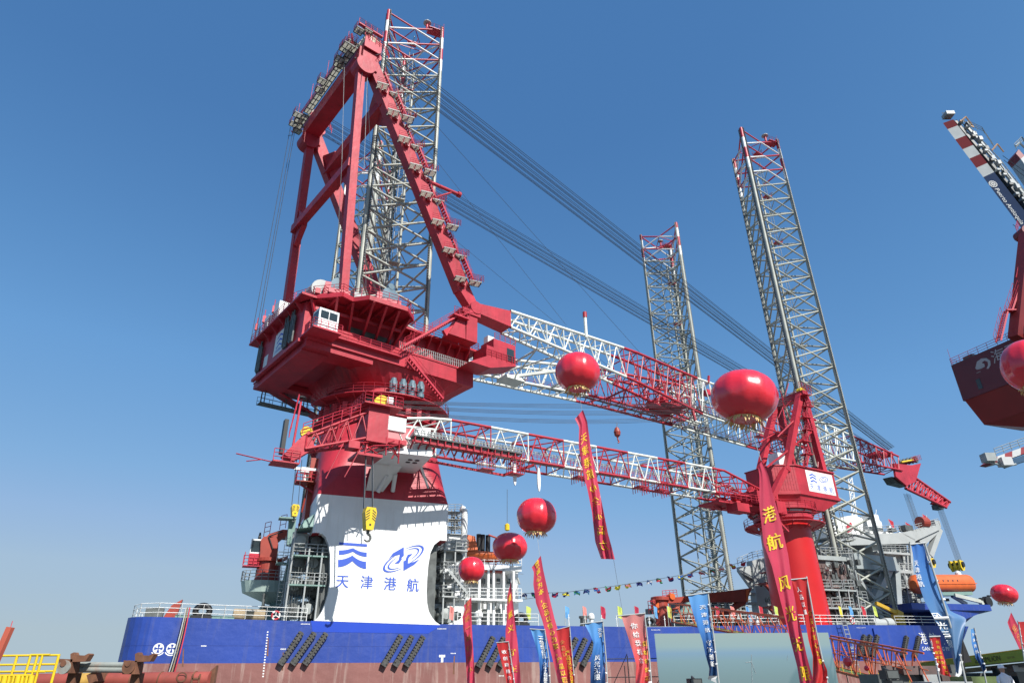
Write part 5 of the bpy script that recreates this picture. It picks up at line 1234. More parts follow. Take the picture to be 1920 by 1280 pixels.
b = MB(M['lgrey'], M['redrail'], M['dgrey'])
vr(b, [(1590, 1010), (1615, 1001), (1690, 997)], VA, 1.3, 1.2, .05); vr(b, [(1718, 996), (1762, 984)], VA, 1.3, 1.2, .05); vr(b, [(1648, 1034), (1706, 1034)], VA - .6, 1.2, 1.2, .05); vr(b, [(1656, 1068), (1712, 1068)], VA - .6, 1.2, 1.2, .05)
for Y in (1100, 1130): vb(b, 1662, Y, 1730, Y + 2, VA - 1, 2, 0); vr(b, [(1662, Y), (1728, Y)], VA - 1, 1.2, 1.1, .05)
for X in (1672, 1688, 1704, 1718): vt(b, [(X - 8, 1074), (X + 8, 1170)], VA - 1.2, .12, 6)
for k in range(30): X = 1662 + (k * 17) % 60; Y = 1080 + (k * 23) % 85; vt(b, [(X, Y), (X + 3, Y + 12)], VA - .6, .08, 5, 2 if k % 2 else 0)
b.build('railing', root)
b = MB(M['legwhite'], M['glass'], M['redrail'], M['lgrey'])
vb(b, 1628, 976, 1655, 1000, 12, 10, 0); vb(b, 1634, 964, 1648, 977, 13, 6, 0); vb(b, 1630, 988, 1655, 994, 11.9, .2, 1); vb(b, 1638, 990, 1646, 999, 11.8, .2, 1)
vp(b, [(1570, 1000), (1566, 978), (1582, 968), (1602, 965), (1618, 972), (1618, 1002)], 12, 10, 0); vb(b, 1556, 985, 1570, 1005, 12, 6, 0); vt(b, [(1642, 965), (1643, 955)], 14, .06, 5)
vp(b, [(1588, 985), (1596, 978), (1600, 992), (1590, 998)], 11.8, .2, 2); b.build('bridge', root)
b = MB(M['lgrey'], M['legwhite'], M['dgrey']); clutter(b, 1662, 1732, 1076, 1165, VA - .8, 1.2, 110, (0, 0, 1, 2)); clutter(b, 1590, 1700, 988, 1010, 9, 8, 60, (0, 1, 1)); clutter(b, 1645, 1704, 1020, 1070, VA - .2, .8, 30, (0, 1, 2)); b.build('deck_fittings', root)
b = MB(M['legwhite'], M['lgrey'])
for (x0, y0, x1, y1, n_) in ((1560, 985, 1545, 905, 7), (1600, 985, 1590, 895, 8)):
    for k in range(4):
        dx, dv = ((0, 0), (9, 0), (9, 3), (0, 3))[k]; b.tube(onv(x0 + dx, y0, 14 + dv), onv(x1 + dx * .8, y1, 14 + dv), .12, 5)
    for j in range(n_):
        t = j / n_; p0 = (x0 + (x1 - x0) * t, y0 + (y1 - y0) * t); t2 = (j + 1) / n_; p1 = (x0 + (x1 - x0) * t2, y0 + (y1 - y0) * t2)
        b.tube(onv(p0[0], p0[1], 14), onv(p1[0] + 8, p1[1], 14), .08, 4); b.tube(onv(p0[0] + 9, p0[1], 14), onv(p1[0], p1[1], 17), .08, 4); b.tube(onv(p0[0], p0[1], 14), onv(p0[0] + 9, p0[1], 14), .08, 4)
vt(b, [(1570, 845), (1568, 805)], 20, .2, 6)
b.build('radar_mast', root)
# machinery on the bridge roof
b = MB(M['dgrey'], M['oxide'], M['lgrey'])
vb(b, 1698, 984, 1712, 994, 6, 1.5, 0); b.lathe(onv(1730, 979, 6.5), [(.1, -.9), (1.1, -.9), (1.1, .9), (.1, .9)], 16, 1, DX); vb(b, 1753, 975, 1763, 985, 6, 2, 2); vt(b, [(1736, 982), (1737, 966)], 7, .08, 5, 2); vb(b, 1672, 990, 1680, 996, 6, 1, 0)
b.build('roof_winch', root)
# ------------------------------------------------------------------ grey tower with windows between the legs
root = empty('deck_tower', onv(1430, 1170, 16), 'tall plain grey tower with small windows left of the red pedestal', 'building')
b = MB(M['lgrey'], M['grey'])
vp(b, [(1410, 1050), (1500, 1032), (1560, 1032), (1560, 1172), (1425, 1172)], 16, 1.6, 0); vp(b, [(1386, 1062), (1412, 1060), (1416, 1110), (1400, 1088), (1387, 1070)], 16.5, .8, 0); vb(b, 1398, 1110, 1420, 1114, 16.2, 1.5, 0); vb(b, 1402, 1128, 1424, 1132, 16.2, 1.5, 0)
b.build('wall', root)
b = MB(M['glass']); 
for X, Y in ((1424, 1062), (1427, 1095), (1436, 1093), (1437, 1124), (1444, 1153)): vb(b, X - 1.5, Y - 3, X + 2, Y + 4, 15.9, .15)
b.build('window', root)
b = MB(M['lgrey']); vr(b, [(1384, 1060), (1412, 1048), (1450, 1040)], 15.8, 1.3, 1.2, .05)
for k in range(14): X = 1388 + k * 2.6; vt(b, [(X, 1068 + k * 1.5), (X + 1, 1072 + k * 1.5)], 16.2, .3, 5)
b.build('railing', root)
b = MB(M['oxide'], M['dgrey'])
for Y, X0 in ((1092, 1436), (1136, 1444), (1070, 1446)): vb(b, X0, Y, X0 + 40, Y + 1.5, 11, 3, 0); vr(b, [(X0, Y), (X0 + 40, Y)], 11, 1.5, 1, .06, 1); b.beam(onv(X0, Y + 2, 11), onv(X0 + 34, Y + 38, 11), .6, .8)
b.build('hung_walkway', root)
# deck clutter between the deckhouse and tower: jack houses of far leg
root = empty('jacking_house', onv(1345, 1140, 30), 'grey jacking works under the far lattice leg behind the orange gangway', 'jacking house', 'jacking houses round the legs')
b = MB(M['grey'], M['dgrey'], M['lgrey'])
for X in range(1290, 1400, 14): vt(b, [(X, 1172), (X, 1118)], 29, .25, 6, 2); 
for Y in (1120, 1142): vb(b, 1285, Y, 1415, Y + 2.5, 28.5, 6, 0); vr(b, [(1285, Y), (1415, Y)], 28.5, 1.4, 2, .07, 2)
vb(b, 1300, 1124, 1400, 1172, 30, 8, 1); 
for k in range(18): X = 1290 + k * 6.5; vb(b, X, 1150 - (k % 3) * 8, X + 4, 1160, 28.8, 1, k % 3)
b.build('machinery', root)
# ------------------------------------------------------------------ orange knuckle crane lying on deck
root = empty('knuckle_crane', onv(1242, 1170, 12), 'orange-red knuckle-boom crane folded on deck behind the big screen', 'crane', 'deck knuckle cranes')
k2 = 12; b = MB(M['orange'], M['oxide'])
c0 = onv(1243, 1176, k2); b.lathe(c0, [(1.6, 0), (1.3, .8), (1.15, 4.0), (1.5, 4.1), (1.5, 4.6), (1.1, 4.7)], 20, 1); vp(b, [(1234, 1148), (1230, 1134), (1238, 1124), (1248, 1126), (1252, 1148)], k2 - .8, 1.6, 0)
b.build('post', root)
b = MB(M['oxide']); vp(b, [(1234, 1130), (1240, 1121), (1290, 1117), (1290, 1128), (1252, 1130)], k2 - .5, 1.0); vp(b, [(1285, 1117), (1405, 1102), (1402, 1128), (1285, 1128)], k2 - .7, 1.4); vp(b, [(1404, 1102), (1410, 1101), (1398, 1132), (1372, 1148), (1345, 1158), (1345, 1150), (1375, 1138)], k2 - .5, 1.0); vt(b, [(1252, 1146), (1272, 1138)], k2 - .9, .2, 6); b.build('arm', root)
b = MB(M['orange']); vp(b, [(1399, 1104), (1404, 1103), (1403, 1126), (1400, 1128)], k2 - .8, 1.7); b.lathe(onv(1258, 1118, k2 - .3), [(.1, -.5), (.5, -.5), (.5, .5), (.1, .5)], 16, 0, NX); b.beam(onv(1253, 1120, k2), onv(1258, 1113, k2), .4, .5); b.build('knuckle', root)
b = MB(M['oxide'], M['redrail'], M['glass']); vb(b, 1219, 1140, 1228, 1150, k2 - 1, 1.4, 2); vr(b, [(1217, 1150), (1230, 1150)], k2 - 1.3, 1.9, .6, .05, 1); vr(b, [(1243, 1120), (1270, 1118)], k2, 1.1, .8, .04, 1); vb(b, 1224, 1123, 1229, 1131, k2 - 1, .8, 0); b.build('operator_cab', root)
# small yellow crane and grey capstan by the near leg
root = empty('yellow_deck_crane', onv(1692, 1170, -6), 'small folded yellow crane on deck under the grey braces', 'crane')
b = MB(mat('ochre_boom_paint', (.60, .36, .03), .5), M['lgrey']); b.beam(onv(1642, 1130, -6), onv(1685, 1150, -6), .42, .5); b.beam(onv(1680, 1146, -6), onv(1691, 1152, -6), .6, .7); b.build('arm', root)
b = MB(mat('ochre_paint', (.55, .33, .03), .5)); vb(b, 1685, 1150, 1697, 1172, -6.4, 1.2); b.build('base', root)
b = MB(M['lgrey']); b.lathe(onv(1653, 1168, -7.5), [(.1, -2.2), (.7, -2.1), (.75, -.8), (.6, -.7), (.6, .5), (.8, .6), (.8, 1.9), (.1, 2.2)], 18, 0, DX); tag(b.build('mooring_drum'), 'grey drum winch lying on the deck edge beside the yellow crane', 'winch')
# ------------------------------------------------------------------ lifeboat
root = empty('lifeboat', onv(1790, 1115, 2), 'big enclosed orange lifeboat at the bow under the hanging hook', 'boat')
b = MB(M['orange'], M['white'])
L0, L1_ = onv(1712, 1096, 2), onv(1819, 1095, 2); ax = (L1_ - L0); Ln = ax.length; ax.normalize(); rg = []
for i in range(17):
    t = i / 16; k = min(1, (1 - abs(2 * t - 1)) * 5 + .55) if 0 < i < 16 else .45
    rg.append([L0 + ax * Ln * t + NX * 1.7 * k * math.cos(p) + Z * (1.75 * k * (abs(math.sin(p)) ** .75) * (1 if math.sin(p) > 0 else -.85)) for p in [2 * math.pi * (q_ + .5) / 18 for q_ in range(18)]])
b.loft(rg); b.build('hull', root)
b = MB(M['orange']); b.beam(L0 + ax * .6 - NX * 1.72, L1_ - ax * .6 - NX * 1.72, .1, .14)
b.build('rubbing_strip', root); b = MB(M['glass'])
for k in range(7): p = L0 + ax * (2 + k * 1.25) - NX * 1.66 + Z * .5; b.box(p, ax * .16, NX * .05, Z * .12)
b.build('porthole', root); b = MB(M['green']); b.fbox(lambda a, c, z: L0 + ax * a + NX * c + Z * z, 1.5, Ln - 1.5, -1.0, 1.0, -1.9, -1.3); b.build('keel', root)
b = MB(M['white']); b.lathe(L1_ - ax * 2.4 + Z * 1.5, [(.5, 0), (.5, .5), (.2, .9), (.05, .95)], 12); b.build('hatch', root)
root = empty('davit', onv(1820, 1130, 0), 'pale grey launching davit on the bow platform under the lifeboat', 'davit')
b = MB(mat('davit_cream_paint', (.5, .52, .45), .5)); b.beam(onv(1785, 1116, 2), onv(1812, 1132, 2), .5, .6); b.beam(onv(1789, 1115, 1), onv(1838, 1127, 1), .5, .6); b.beam(onv(1838, 1127, 1), onv(1842, 1133, 1), .6, .6); b.build('arm', root)
b = MB(M['black'], M['lgrey']); b.lathe(onv(1851, 1127, 1.5), [(.2, -.4), (.9, -.4), (.9, .4), (.2, .4)], 18, 0, NX); vt(b, [(1857, 1134), (1857, 1118)], 1.5, .09, 5, 1); vb(b, 1854, 1115, 1860, 1118, 1.4, .4); vb(b, 1770, 1121, 1780, 1126, 2, 1); vt(b, [(1843, 1134), (1843, 1122)], 1.5, .08, 5, 1); vb(b, 1840, 1120, 1846, 1125, 1.4, .5); b.build('bow_roller', root)

# ------------------------------------------------------------------ signal bunting and little flags
FC = {k: mat('flag_' + k, c_, .8, .1, 3) for k, c_ in dict(red=(.55, .03, .05), blue=(.05, .2, .6), yellow=(.75, .65, .05), green=(.04, .3, .12), white=(.7, .7, .7), lime=(.55, .65, .12), pink=(.75, .25, .22), sky=(.12, .35, .65), navy=(.03, .04, .2), crimson=(.45, .02, .06)).items()}
root = empty('bunting', onv(1180, 1100, 4), 'string of small signal flags running from the white deckhouse to the grey tower', 'bunting')
b = MB(M['lgrey']); bp_ = [(975, 1112), (1060, 1110), (1150, 1098), (1210, 1089), (1280, 1077), (1350, 1064), (1395, 1052)]
b.path([onv(X, Y, 4) for X, Y in bp_], .035, 4); b.path([onv(X, Y, 4.5) for X, Y in ((975, 1124), (1002, 1120), (1025, 1108))], .03, 4); b.build('line', root)
cols = ['white', 'navy', 'red', 'navy', 'yellow', 'green', 'sky', 'red', 'green', 'yellow', 'pink', 'navy', 'blue', 'green', 'navy', 'yellow', 'blue', 'red', 'crimson', 'white', 'red', 'crimson']
for i, c_ in enumerate(cols):
    X = 983 + i * 19.5; Y = float(np.interp(X, [p[0] for p in bp_], [p[1] for p in bp_])); o = onv(X, Y, 4)
    b = MB(FC[c_], FC[cols[(i * 5 + 3) % len(cols)]]); w_ = 1.0; h_ = .55; G_ = []
    for r in range(3): G_.append([o + DX * (w_ * (q_ / 4 - .5)) + Z * (-.02 - h_ * r / 2 + .14 * math.sin(q_ * 1.3 + i)) + NX * .25 * math.sin(q_ * 1.7 + i * 2 + r) for q_ in range(5)])
    for r in range(2):
        for q_ in range(4): b.add([G_[r][q_], G_[r][q_ + 1], G_[r + 1][q_ + 1], G_[r + 1][q_]], [(0, 1, 2, 3)], (q_ // 2 + r) % 2)
    b.build('flag', root)
marks = [(842, 'pink', 'left of the red ribbon by the deckhouse'), (950, 'crimson', 'behind the second ribbon'), (987, 'lime', 'just right of the deckhouse'), (1060, 'sky', 'between the two blue banners on the left'), (1094, 'pink', 'above the second blue banner'), (1128, 'crimson', 'above the second blue banner'), (1160, 'lime', 'above the pink banner'), (1192, 'crimson', 'above the pink banner'), (1229, 'sky', 'in front of the orange knuckle crane'),
         (1254, 'lime', 'right of the orange knuckle crane post'), (1345, 'crimson', 'right of the tall blue banner'), (1374, 'pink', 'over the orange gangway'), (1403, 'sky', 'over the orange gangway'), (1428, 'red', 'before the grey tower'), (1457, 'lime', 'before the grey tower'), (1553, 'crimson', 'right of the red pedestal'), (1579, 'yellow', 'before the brown jacking works'), (1598, 'sky', 'before the brown jacking works'), (1622, 'red', 'before the brown jacking works'), (1644, 'lime', 'left of the small yellow crane')]
cn = dict(pink='pink', crimson='dark red', lime='yellow-green', sky='blue', red='red', yellow='yellow')
for i, (X, c_, wh) in enumerate(marks):
    o = onv(X, 1135, -9.2); u = onv(X, 1170, -9.2, True)[0]; base = S(u, -9.2, deckz(u)); 
    root = empty('small_flag', base, 'small ' + cn[c_] + ' flag on a thin stick ' + wh, 'flag', 'small flags along the ship deck')
    b = MB(M['lgrey']); b.tube(base, Vector((base.x, base.y, o.z)), .035, 5); b.build('stick', root)
    b = MB(FC[c_]); p = Vector((base.x, base.y, o.z)); h_ = 1.45; wv = [(0, 1, 0), (.28, .94, .1), (.5, .82, -.06), (.75, .66, .1)]; sgn = 1 if i % 4 else .8
    top = [p + DX * x * sgn * .95 - Z * (1 - y) * .9 + NX * n_ for x, y, n_ in wv]; bot = [p - Z * h_ + DX * x * sgn * .7 + Z * (.1 + .0 * y) - Z * x * .25 - NX * n_ for x, y, n_ in wv]
    md = [(a_ + c__) / 2 + NX * .12 * math.sin(j * 2 + i) for j, (a_, c__) in enumerate(zip(top, bot))]
    for r0, r1 in ((top, md), (md, bot)):
        for j in range(3): b.add([r0[j], r0[j + 1], r1[j + 1], r1[j]], [(0, 1, 2, 3)], 0, True)
    b.build('cloth', root)
b = MB(FC['red']); 
for (X, Y, v, lb) in ((1665, 972, 12, 'small red flag flying above the bridge roof, left'), (1697, 978, 10, 'small red flag flying over the bridge roof winch, middle'), (1729, 963, 9, 'small red flag topmost over the right end of the bridge')):
    root = empty('roof_flag', onv(X + 2, Y + 26, v), lb, 'flag', 'red flags over the bridge'); b = MB(FC['red']); o = onv(X, Y, v); b.add([o, o + DX * 1.3 - Z * .5, o + DX * 1.5 - Z * 1.9 + NX * .3, o + DX * .5 - Z * 1.6], [(0, 1, 2, 3)]); b.build('cloth', root)
    b = MB(M['lgrey']); b.tube(o, onv(X + 4, Y + 26, v), .05, 5); b.build('stick', root)

# ------------------------------------------------------------------ balloons
bm = bpy.data.materials.new('glossy_red_balloon'); bm.use_nodes = True
t_ = bm.node_tree; bs = t_.nodes['Principled BSDF']; bs.inputs['Base Color'].default_value = (.70, .018, .035, 1); bs.inputs['Roughness'].default_value = .30; bs.inputs['Coat Weight'].default_value = .8; bs.inputs['Coat Roughness'].default_value = .12
bs.inputs['Subsurface Weight'].default_value = .25; bs.inputs['Subsurface Radius'].default_value = (.8, .05, .05); bs.inputs['Subsurface Scale'].default_value = .3
_n = t_.nodes.new('ShaderNodeTexNoise'); _n.inputs['Scale'].default_value = 5; _n.inputs['Detail'].default_value = 4; _c2 = t_.nodes.new('ShaderNodeTexCoord'); t_.links.new(_c2.outputs['Object'], _n.inputs['Vector'])
_bp = t_.nodes.new('ShaderNodeBump'); _bp.inputs['Strength'].default_value = .12; _bp.inputs['Distance'].default_value = .1; t_.links.new(_n.outputs['Fac'], _bp.inputs['Height']); t_.links.new(_bp.outputs[0], bs.inputs['Normal'])
fr_m = mat('gold_fringe', (.78, .55, .22), .6, .25, 8)
def balloon(X, Y, wpx, hpx, depth, label, tilt=0.0, fringe=0):
    c = wy(X, Y, depth); sc_ = (c - Vector((0, 0, CZ))).length
    # metres per pixel across at this place
    r = (wy(X + wpx / 2, Y, depth) - c).length; fwd = _c * c.y + _s * (c.z - CZ); hh = hpx / 2 * fwd / FPX
    root = empty('lantern_balloon', c, label, 'balloon', 'red lantern balloons')
    rotm = Matrix.Rotation(tilt, 4, 'Y')
    b = MB(bm); n, m_ = 48, 26; rg = []
    for i in range(m_ + 1):
        ph = math.pi * i / m_; rr_ = abs(math.sin(ph)) ** .86; zz_ = -math.cos(ph)
        ring = []
        for k in range(n):
            a = 2 * math.pi * k / n; g = 1 - .034 * (1 - abs(math.sin(a * 6))) ** 3 - .008 * math.sin(a * 5 + zz_ * 6)
            ring.append(c + rotm @ Vector((math.cos(a) * rr_ * r * g, math.sin(a) * rr_ * r * g, zz_ * hh * (1 - .05 * (rr_ < .25)))))
        rg.append(ring)
    b.loft(rg, 0, True); b.build('envelope', root)
    b = MB(fr_m); rb = r * .46; zb = -hh * .89; n = 52
    for k in range(n):
        a0, a1 = 2 * math.pi * k / n, 2 * math.pi * (k + .93) / n; am = (a0 + a1) / 2
        ln = r * (.19 + .07 * math.sin(k * 2.3) + .04 * math.sin(k * 5.1)); fl = r * (.02 + .07 * abs(math.sin(k * 1.7))); sk = r * .05 * math.sin(k * 1.1) - r * .03
        pt = lambda a, rad, z: c + rotm @ Vector((math.cos(a) * rad, math.sin(a) * rad, z))
        b.add([pt(a0, rb, zb), pt(a1, rb, zb), pt(a1, rb + fl, zb - ln * .6) + Vector((sk, 0, 0)), pt(am, rb + fl * 1.2, zb - ln) + Vector((sk, 0, 0)), pt(a0, rb + fl * .9, zb - ln * .55) + Vector((sk, 0, 0))], [(0, 1, 2, 3, 4)])
    b.build('fringe', root)
    return root, c, r, hh
BL = {}
for key, X, Y, w_, h_, dp, lb, tl in (('a', 1083, 698, 84, 74, 42, 'red lantern balloon in front of the white and red boom, upper middle', .05), ('b', 1395, 744, 121, 98, 31, 'largest red lantern balloon beside the red pedestal crane top', .12), ('c', 1006, 967, 75, 66, 46, 'red lantern balloon highest of the three right of the deckhouse', .05),
                                      ('d', 956, 1025, 66, 52, 50, 'red lantern balloon touching the orange rescue boat, under the tiny hook', .02), ('e', 884, 1067, 50, 45, 58, 'smallest left red lantern balloon in front of the white deckhouse', 0), ('f', 1883, 1113, 44, 34, 60, 'red lantern balloon beyond the bow, beside the bow platform', .2), ('g', 1932, 685, 94, 98, 34, 'red lantern balloon cut by the right frame edge over the maroon crane', .1)):
    BL[key] = balloon(X, Y, w_, h_, dp, lb, tl)
# ------------------------------------------------------------------ ribbons and banners
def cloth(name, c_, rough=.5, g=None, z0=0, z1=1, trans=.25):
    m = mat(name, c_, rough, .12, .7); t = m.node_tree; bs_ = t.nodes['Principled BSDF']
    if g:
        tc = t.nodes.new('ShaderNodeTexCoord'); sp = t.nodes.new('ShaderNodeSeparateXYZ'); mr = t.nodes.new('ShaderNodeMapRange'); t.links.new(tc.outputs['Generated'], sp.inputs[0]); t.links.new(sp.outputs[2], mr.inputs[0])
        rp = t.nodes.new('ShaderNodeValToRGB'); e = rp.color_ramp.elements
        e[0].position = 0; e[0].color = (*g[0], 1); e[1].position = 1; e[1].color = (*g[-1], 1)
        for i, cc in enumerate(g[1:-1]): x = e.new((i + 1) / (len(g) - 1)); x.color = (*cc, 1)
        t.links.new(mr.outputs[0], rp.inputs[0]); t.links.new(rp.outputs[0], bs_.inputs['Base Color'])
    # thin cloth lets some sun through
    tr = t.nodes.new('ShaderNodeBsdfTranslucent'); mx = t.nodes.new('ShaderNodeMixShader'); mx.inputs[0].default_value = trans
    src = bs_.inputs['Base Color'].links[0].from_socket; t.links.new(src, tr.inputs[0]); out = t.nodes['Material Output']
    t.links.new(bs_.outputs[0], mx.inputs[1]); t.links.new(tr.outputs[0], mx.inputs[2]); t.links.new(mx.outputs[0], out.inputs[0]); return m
RC = cloth('red_ribbon_cloth', (.80, .08, .14), .36, trans=.4)
RC2 = cloth('red_banner_cloth', (.76, .05, .05), .42, trans=.4)
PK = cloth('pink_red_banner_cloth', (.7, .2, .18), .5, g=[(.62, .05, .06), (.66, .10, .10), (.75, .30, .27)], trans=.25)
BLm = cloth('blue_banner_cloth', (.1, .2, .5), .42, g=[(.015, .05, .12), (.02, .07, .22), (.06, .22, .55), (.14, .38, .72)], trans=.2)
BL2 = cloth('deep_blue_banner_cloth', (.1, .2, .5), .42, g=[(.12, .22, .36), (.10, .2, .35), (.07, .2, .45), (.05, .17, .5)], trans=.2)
GOLD = mat('gold_lettering', (.85, .58, .03), .5, .08); GOLD2 = mat('faded_gold_lettering', (.62, .22, .06), .5, .15); WH = mat('white_lettering', (.8, .8, .78), .5, .05)
def lerp_poly(pts, t):
    L = [0]
    for a, c_ in zip(pts[:-1], pts[1:]): L.append(L[-1] + abs(c_[1] - a[1]) + .01)
    x = t * L[-1]; return float(np.interp(x, L, [p[0] for p in pts])), float(np.interp(x, L, [p[1] for p in pts]))
def banner(name, root, left, right, depth, m, fold=.12, twist=.35, nf=1.5, seed=0, ns=10, nt=60):
    W_ = (wy(*right[len(right) // 2], depth) - wy(*left[len(left) // 2], depth)).length
    def surf(s, t, off=0.0):
        xl, yl = lerp_poly(left, t); xr, yr = lerp_poly(right, t)
        d_ = depth + W_ * (twist * (s - .5) * math.sin(t * 5 + seed) + fold * math.sin(s * nf * 6.28 + t * 9 + seed) * (.4 + t) + .22 * math.sin(t * 4 + seed * 1.3)) - off
        return wy(xl + (xr - xl) * s, yl + (yr - yl) * s, d_)
    b = MB(m); P_ = [surf(i / ns, j / nt) for j in range(nt + 1) for i in range(ns + 1)]; n = ns + 1
    b.add(P_, [(j * n + i, j * n + i + 1, (j + 1) * n + i + 1, (j + 1) * n + i) for j in range(nt) for i in range(ns)], 0, True)
    b.build(name, root); return surf, W_
def letters(root, surf, W_, H_, chars, s0, m, size, name='lettering', mirror=False, sx=1.0):
    """chars: list of (character, t); size is a share of the banner's width"""
    h = size * W_
    for ch, t in chars:
        if ch in '，': h_ = h
        b = MB(m)
        for ds, do in ((-.022 * h, .04), (.022 * h, .052)): glyphs(ch, lambda x, y: surf(min(.99, max(.01, s0 + ((-x if mirror else x) + ds) / W_ * sx)), min(1, max(0, t - (y - h * .38) / H_)), do * min(1, W_)), b, h)
        if b.v: b.build(name, root, split=False)
def blen(surf): return sum((surf(.5, (i + 1) / 20) - surf(.5, i / 20)).length for i in range(20))
def tof(surf_left, y):  # share of the way down at a given picture row
    lo, hi = 0., 1.
    for _ in range(30):
        m_ = (lo + hi) / 2
        if lerp_poly(surf_left, m_)[1] < y: lo = m_
        else: hi = m_
    return lo
def line(root, pts, r=.012, name='cord'):
    b = MB(M['lgrey']); b.path(pts, r, 4); b.build(name, root)
def ribbon(key, left, right, depth, label, txt, m_txt, size=.6, s0=.5, mirror=False, tie=None, **k):
    root = empty('ribbon_banner', wy(*left[-1], depth), label, 'banner', 'long red ribbon banners under the balloons')
    surf, W_ = banner('cloth', root, left, right, depth, RC, **k); H_ = blen(surf)
    letters(root, surf, W_, H_, [(c_, tof(left, y)) for c_, y in txt], s0, m_txt, size, mirror=mirror)
    if tie: line(root, [tie[0], surf(.9, 0)]); 
    if left[-1][1] < 1200: line(root, [surf(.9, 1), wz(left[-1][0] + 60, 1262, 3.2 + 1.7)], .01)
    return root
und = lambda k: BL[k][1] - Z * BL[k][3]
ribbon('a', [(1078, 785), (1086, 800), (1085, 835), (1092, 880), (1102, 920), (1110, 960), (1116, 1015), (1127, 1047)], [(1093, 768), (1101, 790), (1107, 835), (1118, 890), (1128, 940), (1140, 1000), (1147, 1025), (1153, 1048)], 42,
       'long twisting ribbon banner hanging from the upper middle balloon, lettering mirrored', [('天', 828), ('津', 850), ('港', 872), ('航', 893), ('心', 917), ('全', 942), ('示', 967), ('高', 995), ('力', 1022)], GOLD, .62, .5, True, (und('a'), 0), fold=.16, twist=.5)
ribbon('b', [(1422, 878), (1424, 892), (1424, 950), (1432, 1020), (1447, 1060), (1462, 1120), (1477, 1180), (1495, 1250), (1503, 1300)], [(1428, 862), (1440, 888), (1449, 925), (1465, 980), (1478, 1040), (1486, 1100), (1500, 1170), (1513, 1230), (1532, 1300)], 29,
       'widest ribbon banner with big gold characters falling past the red pedestal', [('港', 970), ('航', 1020), ('风', 1096), ('光', 1152), ('无', 1208), ('限', 1262)], GOLD, .74, .5, False, (und('b'), 0), fold=.09, twist=.3)
ribbon('c', [(997, 1063), (1001, 1072), (1000, 1095), (1005, 1130), (1016, 1160), (1027, 1200), (1040, 1250), (1052, 1300)], [(1014, 1041), (1018, 1065), (1028, 1110), (1040, 1160), (1055, 1210), (1070, 1265), (1080, 1300)], 44,
       'leaning red ribbon banner with three rows of gold slogans below the highest deckhouse balloon', [(c_, 1057 + i * 12.1) for i, c_ in enumerate('品以诚心为本，企品以恒心为要，产品以匠心')], GOLD, .43, .5, False, (und('c'), 0), fold=.08, twist=.2)
ribbon('d', [(953, 1108), (951, 1120), (951, 1150), (948, 1180), (948, 1230), (952, 1300)], [(958, 1089), (962, 1130), (968, 1180), (973, 1230), (978, 1300)], 48,
       'narrow pointed ribbon banner with spaced gold characters between deckhouse and blue banners', [('情', 1130), ('重', 1158), ('义', 1183), ('守', 1226), ('正', 1256), ('创', 1288)], GOLD, .62, .5, False, (und('d'), 0), fold=.12, twist=.3)
ribbon('e', [(870, 1134), (872, 1142), (867, 1156), (869, 1180), (873, 1230), (877, 1300)], [(884, 1118), (884, 1150), (885, 1180), (888, 1230), (892, 1300)], 56,
       'leftmost red ribbon banner hanging below the smallest balloon by the white deckhouse', [('品', 1139), ('质', 1152), ('第', 1166), ('一', 1182), ('诚', 1200), ('信', 1218), ('为', 1237), ('本', 1256)], GOLD2, .66, .5, False, (und('e'), 0), fold=.14, twist=.3)
ribbon('f', [(1889, 1166), (1893, 1178), (1905, 1202), (1920, 1235), (1940, 1280)], [(1896, 1147), (1905, 1165), (1920, 1190), (1935, 1225), (1960, 1280)], 50,
       'red ribbon banner cut by the right frame edge below the bow balloon', [('重', 1186), ('合', 1200), ('作', 1214)], GOLD2, .6, .5, False, (und('f'), 0), fold=.1, twist=.3)
def pole_flag(left, right, pole, depth, m, label, texts, arm=None, tail=None, **k):
    root = empty('pole_banner', Vector((wy(*pole[-1], depth).x, depth, 3.0)), label, 'banner', 'banners on poles')
    b = MB(M['lgrey']); pp_ = [wy(X, Y, depth + .04) for X, Y in pole]; d_ = (pp_[-1] - pp_[-2]).normalized(); pp_.append(Vector((pp_[-1].x, pp_[-1].y, 2.95))); b.path(pp_, .025, 7)
    if arm: b.tube(wy(*arm[0], depth), wy(*arm[1], depth), .022, 6)
    b.build('pole', root)
    surf, W_ = banner('cloth', root, left, right, depth, m, **k); H_ = blen(surf)
    b = MB(WH)
    for i in range(1, 7):
        e_ = .99 if abs(lerp_poly(right, i / 7)[0] - pole[0][0] - (lerp_poly(right, i / 7)[1] - pole[0][1]) * (pole[-1][0] - pole[0][0]) / (pole[-1][1] - pole[0][1])) < 14 else .01; p = surf(e_, i / 7); q_ = wy(*lerp_poly(pole, min(1, (lerp_poly(right, i / 7)[1] - pole[0][1]) / max(1, pole[-1][1] - pole[0][1]))), depth + .03)
        if (p - q_).length < .9: b.tube(p, q_, .03, 5)
    if b.v: b.build('clip', root)
    for j, (txt, s0, size, mm, sx) in enumerate(texts): letters(root, surf, W_, H_, [(c_, tof(left, y)) for c_, y in txt], s0, mm, size, sx=sx)
    if tail:
        b = MB(WH); b.add([wy(X, Y, depth + .02 * i) for i, (X, Y) in enumerate(tail)], [tuple(range(len(tail)))]); b.build('tail', root)
    return root
T = lambda s, y0, dy: [(c_, y0 + i * dy) for i, c_ in enumerate(s)]
pole_flag([(995, 1179), (1003, 1205), (1010, 1230), (1012, 1255), (1012, 1300)], [(1021, 1181), (1025, 1215), (1029, 1260), (1031, 1300)], [(1021, 1178), (1030, 1240), (1032, 1300)], 30, BLm, 'light blue pole banner left of the leaning three-slogan ribbon', [(T('天津港航 守正创新', 1196, 10), .62, .42, WH, 1), ('', .5, .2, WH, 1)][:1], arm=((993, 1178), (1022, 1180)), twist=.3)
